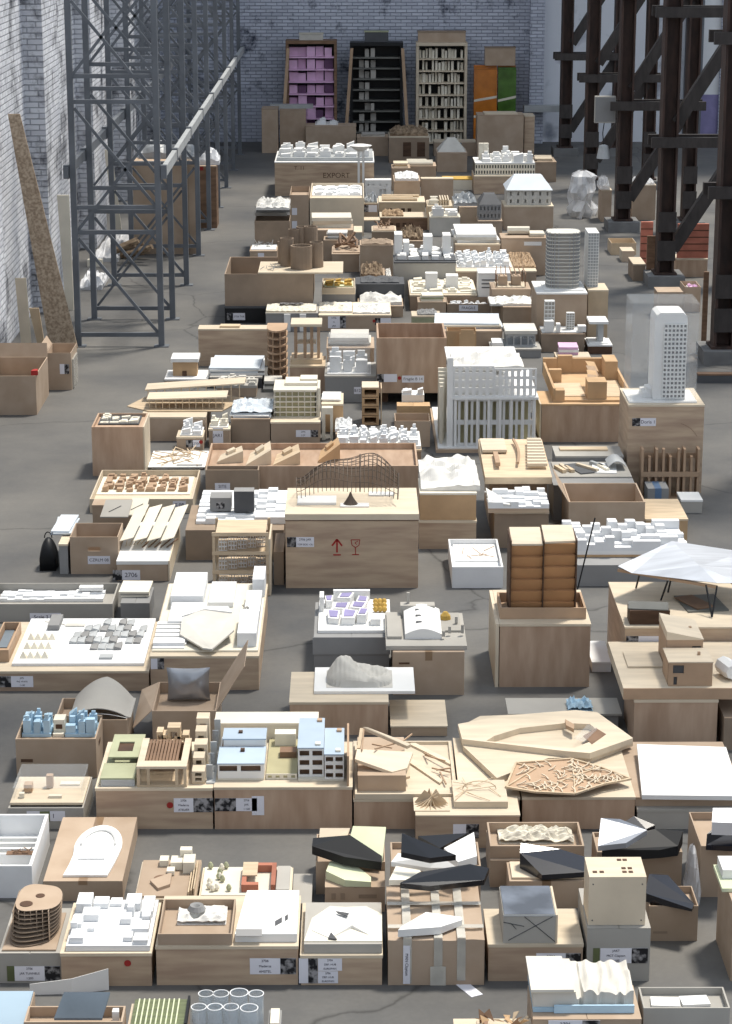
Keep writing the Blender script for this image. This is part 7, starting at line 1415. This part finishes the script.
for lb, x0, x1, yt, m, ni, mi, nsh, fr_ in (('bookcase full of pink foam models against the back wall', 286, 337, 44, 'brownw', 5, 'pink', 8, 1), ('black bookcase with a few grey models in its middle column', 350, 403, 46, 'black', 8, 'greyc', 9, .8), ('wooden bookcase packed with slim cream models', 416, 467, 46, 'plyl', 14, 'cream', 8, .75)):
    t, h = bookcase(lb, x0, x1, yt, m, ni, mi, nsh, 5, fr_)
    W = .5 if x0 > 400 else .25; z = h + .072; Yb = YW - .55
    n_ = {286: 'pale box', 350: 'dark box', 416: 'long brown carton'}[x0]; ob2 = T('top_box', '%s lying on top of the %s bookcase' % (n_, {286: 'pink', 350: 'black', 416: 'cream'}[x0]), 'box', x0 + 12, x1 - (4 if x0 > 400 else 22), 0, 150, 0, d=.3); ob2.o.location = (t.o.location.x, Yb, z)
    ob2.part('body', MB().bx(-W, W, -.15, .15, 0, .2 if x0 > 300 else .12), {286: 'stone', 350: 'dgrey', 416: 'card'}[x0]); ob2.part('lid', MB().bx(-W - .01, W + .01, -.16, .16, .205, .225) if x0 > 300 else MB().bx(-W - .01, W + .01, -.16, .16, .125, .14), {286: 'cream', 350: 'green', 416: 'cardd'}[x0])
for px, tilt, lb in ((282, 5, 'long narrow board leaning at the left of the pink bookcase'), (345, 5, 'long narrow board leaning between the pink and black bookcases'), (408, -4, 'long narrow board leaning between the black and cream bookcases')):
    x = PY(px, 130, YW - .8).x; t = T('leaning_board', lb, 'board', 300, 310, 0, 145, 0, d=.1); t.o.location = (x, YW - 1.08, 0); t.part('board', MB().add([(-.035, -.05, 0), (.035, -.05, 0), (.035, 0, 0), (-.035, 0, 0), (-.035 + tilt * .03, .2, 2.05), (.03 + tilt * .03, .2, 2.05), (.03 + tilt * .03, .25, 2.05), (-.035 + tilt * .03, .25, 2.05)], [(0, 3, 2, 1), (4, 5, 6, 7), (0, 1, 5, 4), (1, 2, 6, 5), (2, 3, 7, 6), (3, 0, 4, 7)]), 'mdf')
for x0, x1, m, lb in ((474, 497, 'orange', 'tall amber acrylic sheets stacked against the back wall'), (498, 516, 'greena', 'tall green and amber acrylic sheets beside the amber ones')):
    t = T('acrylic_sheet', lb, 'panel', x0, x1, 0, 148, 0, d=.3); a, b_ = PY(x0, 100, YW - .8).x, PY(x1, 100, YW - .8).x; h = PY(x0, 66, YW - .8).z; t.o.location = ((a + b_) / 2, YW - .6, 0); w_ = (b_ - a) / 2
    for k in range(3): t.part('sheet', MB().bx(-w_, w_, -.15 + .1 * k, -.08 + .1 * k, 0, h - .04 * (2 - k)), m if k < 2 else 'orange')
    for k in range(2): t.part('tape_band', MB().add([(-w_, -.155, h * (.35 + .2 * k)), (w_, -.155, h * (.4 + .2 * k)), (w_, -.155, h * (.43 + .2 * k)), (-w_, -.155, h * (.38 + .2 * k)), (-w_, -.151, h * (.35 + .2 * k)), (w_, -.151, h * (.4 + .2 * k)), (w_, -.151, h * (.43 + .2 * k)), (-w_, -.151, h * (.38 + .2 * k))], [(0, 1, 2, 3), (7, 6, 5, 4), (0, 4, 5, 1), (1, 5, 6, 2), (2, 6, 7, 3), (3, 7, 4, 0)]), 'cream')
    if m == 'greena': t2 = T('top_carton', 'brown carton lying on top of the amber and green sheets', 'box', x0, x1, 0, 148, 0, d=.3); t2.o.location = ((a + b_) / 2 - .15, YW - .55, h + .001); t2.part('body', MB().bx(-.32, .32, -.15, .15, 0, .36), 'card'); t2.part('lid', MB().bx(-.33, .33, -.16, .16, .365, .38), 'cardd')
# ================================================================ left side
b = obox('open brown carton with a red scrap at the left edge', -14, 37, 357, 376, 415, flaps='b', fl=.3, fill=.5); t = T('red_scrap', 'small red foil scrap on the rim of the left edge carton', 'scrap', 30, 37, 372, 377, b.top); t.part('scrap', MB().prism([(-t.w / 2, -.05), (t.w / 2, -.04), (t.w * .3, .06), (-t.w * .3, .04)], 0, .05), 'redp')
b = obox('open brown carton with a dark label beside the leaning boards', 47, 72, 343, 353, 390, flaps='L', fl=.4, fill=.7); b.tag(60, 364, 69, 374, ('',), 'M')
b.part('side_tape', MB().bx(b.w / 2 + .001, b.w / 2 + .02, -b.d * .4, b.d * .3, 0, b.h * .8), 'ctape')
def lean(lb, name, x0, x1, yb_, tx0, tx1, ty, m, th=.03, X=None):
    """plank leaning on the left wall: foot pixels on the floor, head pixels at the wall depth"""
    a, b_ = P(x0, yb_, 0), P(x1, yb_, 0); Y = a.y; c, d = PY(tx0, ty, Y), PY(tx1, ty, Y); mn = XL + .02 + th
    c.x = max(c.x, mn); d.x = max(d.x, c.x + .12); t = T(name, lb, 'board', x0, x1, 0, yb_, 0, d=th); o = Vector((t.cx, t.cy, 0))
    q = [a, b_, d, c]; t.part('plank', MB().add([tuple(Vector((p.x, Y - th / 2, p.z)) - o) for p in q] + [tuple(Vector((p.x, Y + th / 2, p.z)) - o) for p in q], [(0, 1, 2, 3), (7, 6, 5, 4), (0, 4, 5, 1), (1, 5, 6, 2), (2, 6, 7, 3), (3, 7, 4, 0)]), m)
lean('long strand board plank leaning against the white brick wall', 'strand_board', 50, 78, 348, 8, 20, 114, 'osb'); lean('short pale plank leaning left of the strand board', 'pale_plank', 22, 32, 352, 15, 26, 278, 'plyl'); lean('second short pale plank leaning before the strand board', 'pale_plank', 38, 45, 346, 29, 34, 308, 'balsa'); lean('narrow cream board leaning behind the strand board', 'cream_board', 66, 74, 310, 57, 69, 195, 'cream')
for lb, x0, x1, yb_, yf, tx0, tx1, tt_ in (('tall pale strip leaning behind the lattice frames', 112, 120, 0, 235, 104, 110, 150),): pass
b = K('very tall brown carton standing behind the lattice frames', 133, 197, 160, 164, 257, m='card', ml='card', name='cardboard_box', cat='box'); b.part('end_panel', MB().bx(b.w * .36, b.w * .37, -b.d / 2 - .01, -b.d / 2 - .001, 0, b.h), 'cardd'); bt_ = b
t = T('wrapped_bundle', 'grey plastic wrapped bundle lying on the very tall carton', 'bundle', 136, 192, 155, 163, b.top); crumple(t, -t.w / 2, t.w / 2, -t.d / 2, t.d / 2, 0, 22 * t.u, 'gplastic', 'wrapped_body', 2, 16, solid=True)
b = K('tall brown carton with a red spot behind the very tall one', 198, 217, 162, 166, 228, m='brownw', ml='card', name='cardboard_box', cat='box', dmax=.6); t = T('wrapped_bundle', 'pale plastic wrapped block on the tall carton with a red spot', 'bundle', 193, 219, 158, 165, b.top, d=.4); crumple(t, -t.w / 2, t.w / 2, -t.d / 2, t.d / 2, 0, 20 * t.u, 'wplastic', 'wrapped_body', 2, 14, solid=True); b.part('red_spot', MB().box(-.1, -b.d / 2 - .003, b.h * .93, .1, .004, .06), 'redp')
t = T('bark_pile', 'pile of brown bark and strips on the floor behind the lattice frames', 'bark', 100, 146, 248, 268, 0)
for k in range(9): r = t.rnd; a = r.uniform(-.5, .4); x, y = r.uniform(-.3, .3) * t.w, r.uniform(-.4, .4) * t.d; t.part('bark_strip', MB().tube([(x, y, .05 + .02 * k), (x + .35 * math.cos(a), y + .35 * math.sin(a), .12 + .03 * k)], r.uniform(.03, .06), 6), 'bark')
for x0, x1, yb_, yf, lb in ((88, 112, 277, 290, 'crumpled white plastic sheet on the floor at the foot of the lattice frames'), (92, 118, 238, 262, 'crumpled white plastic sheet beside the bark pile')): t = T('plastic_sheet', lb, 'plastic', x0, x1, yb_, yf, 0); crumple(t, -t.w / 2, t.w / 2, -t.d / 2, t.d / 2, 0, .2, 'wplastic', 'sheet', 3, 16, solid=True)
t = T('pipe_bundle', 'pale strip and tape lying left of the bark pile', 'strip', 85, 100, 262, 270, 0); t.part('strip', MB().bx(-t.w / 2, t.w / 2, -.06, .06, 0, .1), 'cream')
lean('tall pale strip leaning on the wall behind the lattice frames', 'pale_plank', 116, 122, 232, 104, 110, 150, 'cream')
# ================================================================ right side between the columns
b = K('large grey-brown crate with two panels between the trestle columns', 621, 656, 184, 187, 236, m='card', ml='cream', dmax=1.2) if 0 else K('large grey-brown crate wrapped in plastic at its left end', 601, 611, 186, 190, 222, m='card', dmax=1.0)
b2 = K('wide grey-brown crate behind the second trestle column', 632, 655, 181, 185, 220, m='card', dmax=1.0)
t = T('plastic_wrap', 'large crumpled sheet of clear plastic bunched at the left end of the wrapped crate', 'plastic', 588, 600, 205, 226, 0); g = MB()
for k, (rr, z) in enumerate([(.75, 0), (.8, .12), (.6, .28), (.75, .42), (.62, .56), (.72, .68), (.2, .76)]):
    for j in range(18): a = 2 * PI * j / 18; q = 1 + .6 * nz(Vector((math.cos(a) * 2.2, math.sin(a) * 2.2, z * 5))); g.v.append((rr * q * t.w * 1.5 * math.cos(a), rr * q * .5 * math.sin(a), z))
for k in range(6):
    for j in range(18): g.f.append((k * 18 + j, k * 18 + (j + 1) % 18, (k + 1) * 18 + (j + 1) % 18, (k + 1) * 18 + j))
t.part('wrap', g, 'plastic')
t2 = crum('crumpled clear plastic lying on the top of the wrapped crate', 600, 610, 186, 190, b, 14, 'plastic', 'card', f=4, name='plastic_wrap', cat='plastic')
for x0, x1, ya, yb_, yc, m, lb, op in ((611, 636, 238, 243, 255, 'balsa', 'low open plywood box left of the red boards', 1), (622, 634, 247, 251, 262, 'plyl', 'small pale box with a blue tag left of the red boards', 0), (633, 645, 257, 264, 281, 'cardd', 'small dark open carton at the foot of the brown panel', 0)): (obox if op else K)(lb, x0, x1, ya, yb_, yc, m=m)
b = K('brown crate under the red brick boards', 676, 707, 254, 259, 277, m='red', dmax=.6)
t = T('red_brick_board', 'large brick-red scored board standing behind the second trestle column', 'board', 677, 708, 0, 258, b.top - .0, d=.06); hh = hgt(690, 224, 258, b.top); t.part('board', MB().bx(-t.w / 2, t.w / 2, -.03, .03, 0, hh), 'brick_m')
for k in range(4): t.part('score_line', MB().bx(-t.w / 2, t.w / 2, -.034, -.0305, hh * (.2 + .2 * k), hh * (.2 + .2 * k) + .012), 'dwood')
t = T('red_brick_board', 'narrow brick-red board standing left of the second trestle column', 'board', 640, 652, 0, 265, 0, d=.06); hh = hgt(646, 222, 265, 0); t.part('board', MB().bx(-t.w / 2, t.w / 2, -.03, .03, 0, hh), 'brick_m')
for k in range(5): t.part('score_line', MB().bx(-t.w / 2, t.w / 2, -.034, -.0305, hh * (.15 + .17 * k), hh * (.15 + .17 * k) + .012), 'dwood')
t = T('hardboard_sheet', 'upright brown hardboard panel before the narrow red board', 'board', 646, 655, 0, 281, 0, d=.04); t.part('board', MB().bx(-t.w / 2, t.w / 2, -.02, .02, 0, hgt(650, 236, 281, 0)), 'brownw')
b = obox('open carton with pink foam right behind the acrylic tower case', 684, 700, 281, 287, 312, m='card', fill=.8); blk('pink foam blocks in the open carton behind the acrylic case', 686, 698, 282.5, 286.5, b.fillz, 4, 5, 'pink', 'white'); K('brown carton with a blue square behind the acrylic case', 657, 682, 287, 292, 318, **cb).part('blue_square', MB().box(.1, -.0, 0, .01, .01, .01), 'blue')
t = T('hardboard_sheet', 'tall brown panel leaning beside the first trestle column', 'board', 701, 706, 0, 352, 0, d=.04); t.part('board', MB().bx(-t.w / 2, t.w / 2, -.02, .02, 0, hgt(704, 272, 352, 0)), 'brownw')
b = K('dark low plinth box under the wooden beam, right edge', 698, 760, 372, 374, 383, m='dgrey', ml='brownw', name='dark_box', cat='box')
cx_ = P(606, 236, 0); t = T('junction_box', 'grey electric box fixed to the third trestle column', 'electric box', 605, 618, 0, 236, 0, d=.1); t.o.location = (XC0 - .34, yr(1 / (.002075 + .000384 * 2) - 122) , 1.72); t.part('body', MB().bx(-.15, .18, -.06, .06, 0, .42), 'greyc'); t.part('door', MB().bx(-.14, .17, -.066, -.061, .02, .4), 'greyb')
t = T('cone_lamp', 'small pale cone lamp hanging on a cable below the electric box', 'lamp', 608, 619, 0, 236, 0, d=.1); t.o.location = (XC0 - .33, yr(1 / (.002075 + .000384 * 2) - 122), 1.15); t.part('shade', MB().lathe([(.11, 0), (.075, .2), (.03, .22)], 14), 'lsteel'); t.part('cable', MB().tube([(0, 0, .22), (-.02, 0, .4), (0, 0, .569)], .008, 5), 'black')
# ================================================================ loose pieces lying on the plain cartons of the back rows
def on_top(pre, name, label, cat, f=(.05, .95, .05, .95)):
    s = next(v for k, v in LBL.items() if k.startswith(pre)); z = s.top
    xa, xb = s.cx - s.w / 2 + s.w * f[0], s.cx - s.w / 2 + s.w * f[1]; ya, yb_ = s.cy - s.d / 2 + s.d * f[2], s.cy - s.d / 2 + s.d * f[3]
    t = T(name, label, cat, proj((xa, ya, z))[0], proj((xb, ya, z))[0], 0, proj(((xa + xb) / 2, ya, z))[1], z, d=yb_ - ya); t.h = 0; return t
def lay(pre, kind, name, label, cat, m='white', m2='cream', h=.08, n=6, f=(.05, .95, .05, .95)):
    t = on_top(pre, name, label, cat, f); W, D = t.w, t.d
    if kind == 'blocks': t.part('baseboard', MB().bx(-W / 2, W / 2, -D / 2, D / 2, 0, .012), m2); blocks(t, n, h * .4, h, m, z=.0125)
    if kind == 'crumple': crumple(t, -W / 2, W / 2, -D / 2, D / 2, 0, h, m, 'crumpled_sheet', 4, 18, solid=True)
    if kind == 'sheets':
        for k in range(n): t.part('sheet', MB().box(W * t.rnd.uniform(-.04, .04), 0, k * .026, W * t.rnd.uniform(.75, .9), D * t.rnd.uniform(.75, .92), .024, math.radians(t.rnd.uniform(-3, 3))), m if k % 2 else m2)
    if kind == 'rods':
        for k in range(n): y = -D / 2 + D * (k + .5) / n; t.part('rod', MB().tube([(-W * .48, y, h / 2), (W * t.rnd.uniform(.2, .48), y, h / 2)], min(h / 2, D / n * .45), 7), m)
    if kind == 'sticks': t.part('baseboard', MB().bx(-W / 2, W / 2, -D / 2, D / 2, 0, .012), m2); t.h = .012; sticks(t, n, W * .5, .012, m, z=.013, h=h)
    return t
lay('long brown carton with cream rods', 'rods', 'cream_rods', 'cream rods lying side by side on the long far back carton', 'rod', 'cream', h=.07, n=4)
lay('brown open-topped carton left', 'sheets', 'card_sheets', 'brown card sheets on the open-topped carton left of the cream rods', 'cardboard', 'kraft', 'plyl', n=3)
lay('open brown carton pair', 'crumple', 'crumpled_paper', 'white crumpled paper on the carton pair right of the white dotted wall', 'paper', h=.12)
lay('brown carton at the right end of the far', 'sheets', 'card_sheets', 'two pale card sheets on the right end carton of the far back row', 'cardboard', 'plyl', 'plyl', n=2)
lay('long timber box with pale lid', 'rods', 'timber_laths', 'pale timber laths lying on the long pale-lidded box', 'lath', 'balsa', h=.05, n=3)
lay('long brown timber tray', 'crumple', 'wood_shavings', 'brown wood shavings spilling over the long timber tray', 'shavings', 'cork', h=.09, f=(.05, .5, .1, .9))
lay('small brown carton with a printed blue', 'crumple', 'crumpled_paper', 'grey crumpled paper on the carton with the printed blue label', 'paper', 'gplastic', h=.14)
lay('white and grey tray box', 'blocks', 'tray_model', 'cream tray model before the grey palace with two low blocks', 'model', 'white', 'cream', .12, 5)
lay('wooden tray with small dividers', 'blocks', 'block_model', 'low cream blocks at the left end of the divided wooden tray', 'model', 'cream', 'plyl', .08, 5, (.03, .45, .1, .9))
lay('dark flat carton left of', 'sticks', 'stick_model', 'brown sticks strewn on the dark flat carton beside the leaf heap', 'sticks', 'brownw', 'card', .12, 12)
lay('plain brown carton left of the white block', 'crumple', 'crumpled_paper', 'flat brown wrapping paper on the plain carton left of the white block cluster', 'paper', 'cardd', h=.05)
lay('dark slate-blue', 'crumple', 'plastic_cover', 'dark cover sheet lying in the slate-blue plastic crate', 'cover', 'dgrey', h=.05, f=(.1, .9, .1, .9))
lay('dark carton with label behind', 'sheets', 'paper_sheets', 'white sheets on the dark carton behind the round tower model', 'paper', 'white', 'greyc', n=4)
lay('small plain brown carton left of the box', 'sheets', 'green_sheets', 'olive-edged sheets on the small plain carton beside the blue-labelled box', 'card', 'green', 'cream', n=3)
lay('thin green-edged', 'crumple', 'crumpled_film', 'crumpled dark film on the thin green-edged board box', 'film', 'greyb', h=.06, f=(.2, .9, .1, .9))
lay('long reddish brown carton with a white', 'sheets', 'cream_sheets', 'cream boards right of the foam roll on the long reddish carton', 'board', 'cream', 'plyl', n=2, f=(.6, .98, .1, .9))
lay('upright flat plywood crate', 'sheets', 'wooden_laths', 'thin lath on the upright flat plywood crate of the left rows', 'lath', 'balsa', 'balsa', n=1, f=(.25, .6, .2, .8))
lay('plywood carton under the white half', 'blocks', 'block_model', 'tiny lavender block before the white half-timbered boards', 'model', 'lav', 'white', .1, 2, (.3, .6, .02, .2)) if 0 else None
lay('long low brown carton below the black', 'sheets', 'card_sheets', 'grey sheets on the long low carton below the black bookcase', 'cardboard', 'greyc', 'stone', n=2)
lay('tall plain plywood crate standing', 'sheets', 'card_sheets', 'thin pale board on top of the tall plain plywood crate', 'board', 'plyl', 'plyl', n=1)
lay('dark carton', 'sheets', 'x', 'x', 'x') if 0 else None
lay('wide grey-brown crate behind the second', 'crumple', 'plastic_wrap', 'clear plastic lying on the wide crate behind the second trestle column', 'plastic', 'plastic', h=.12)
lay('brown carton under the red', 'sheets', 'x', 'x', 'x') if 0 else None
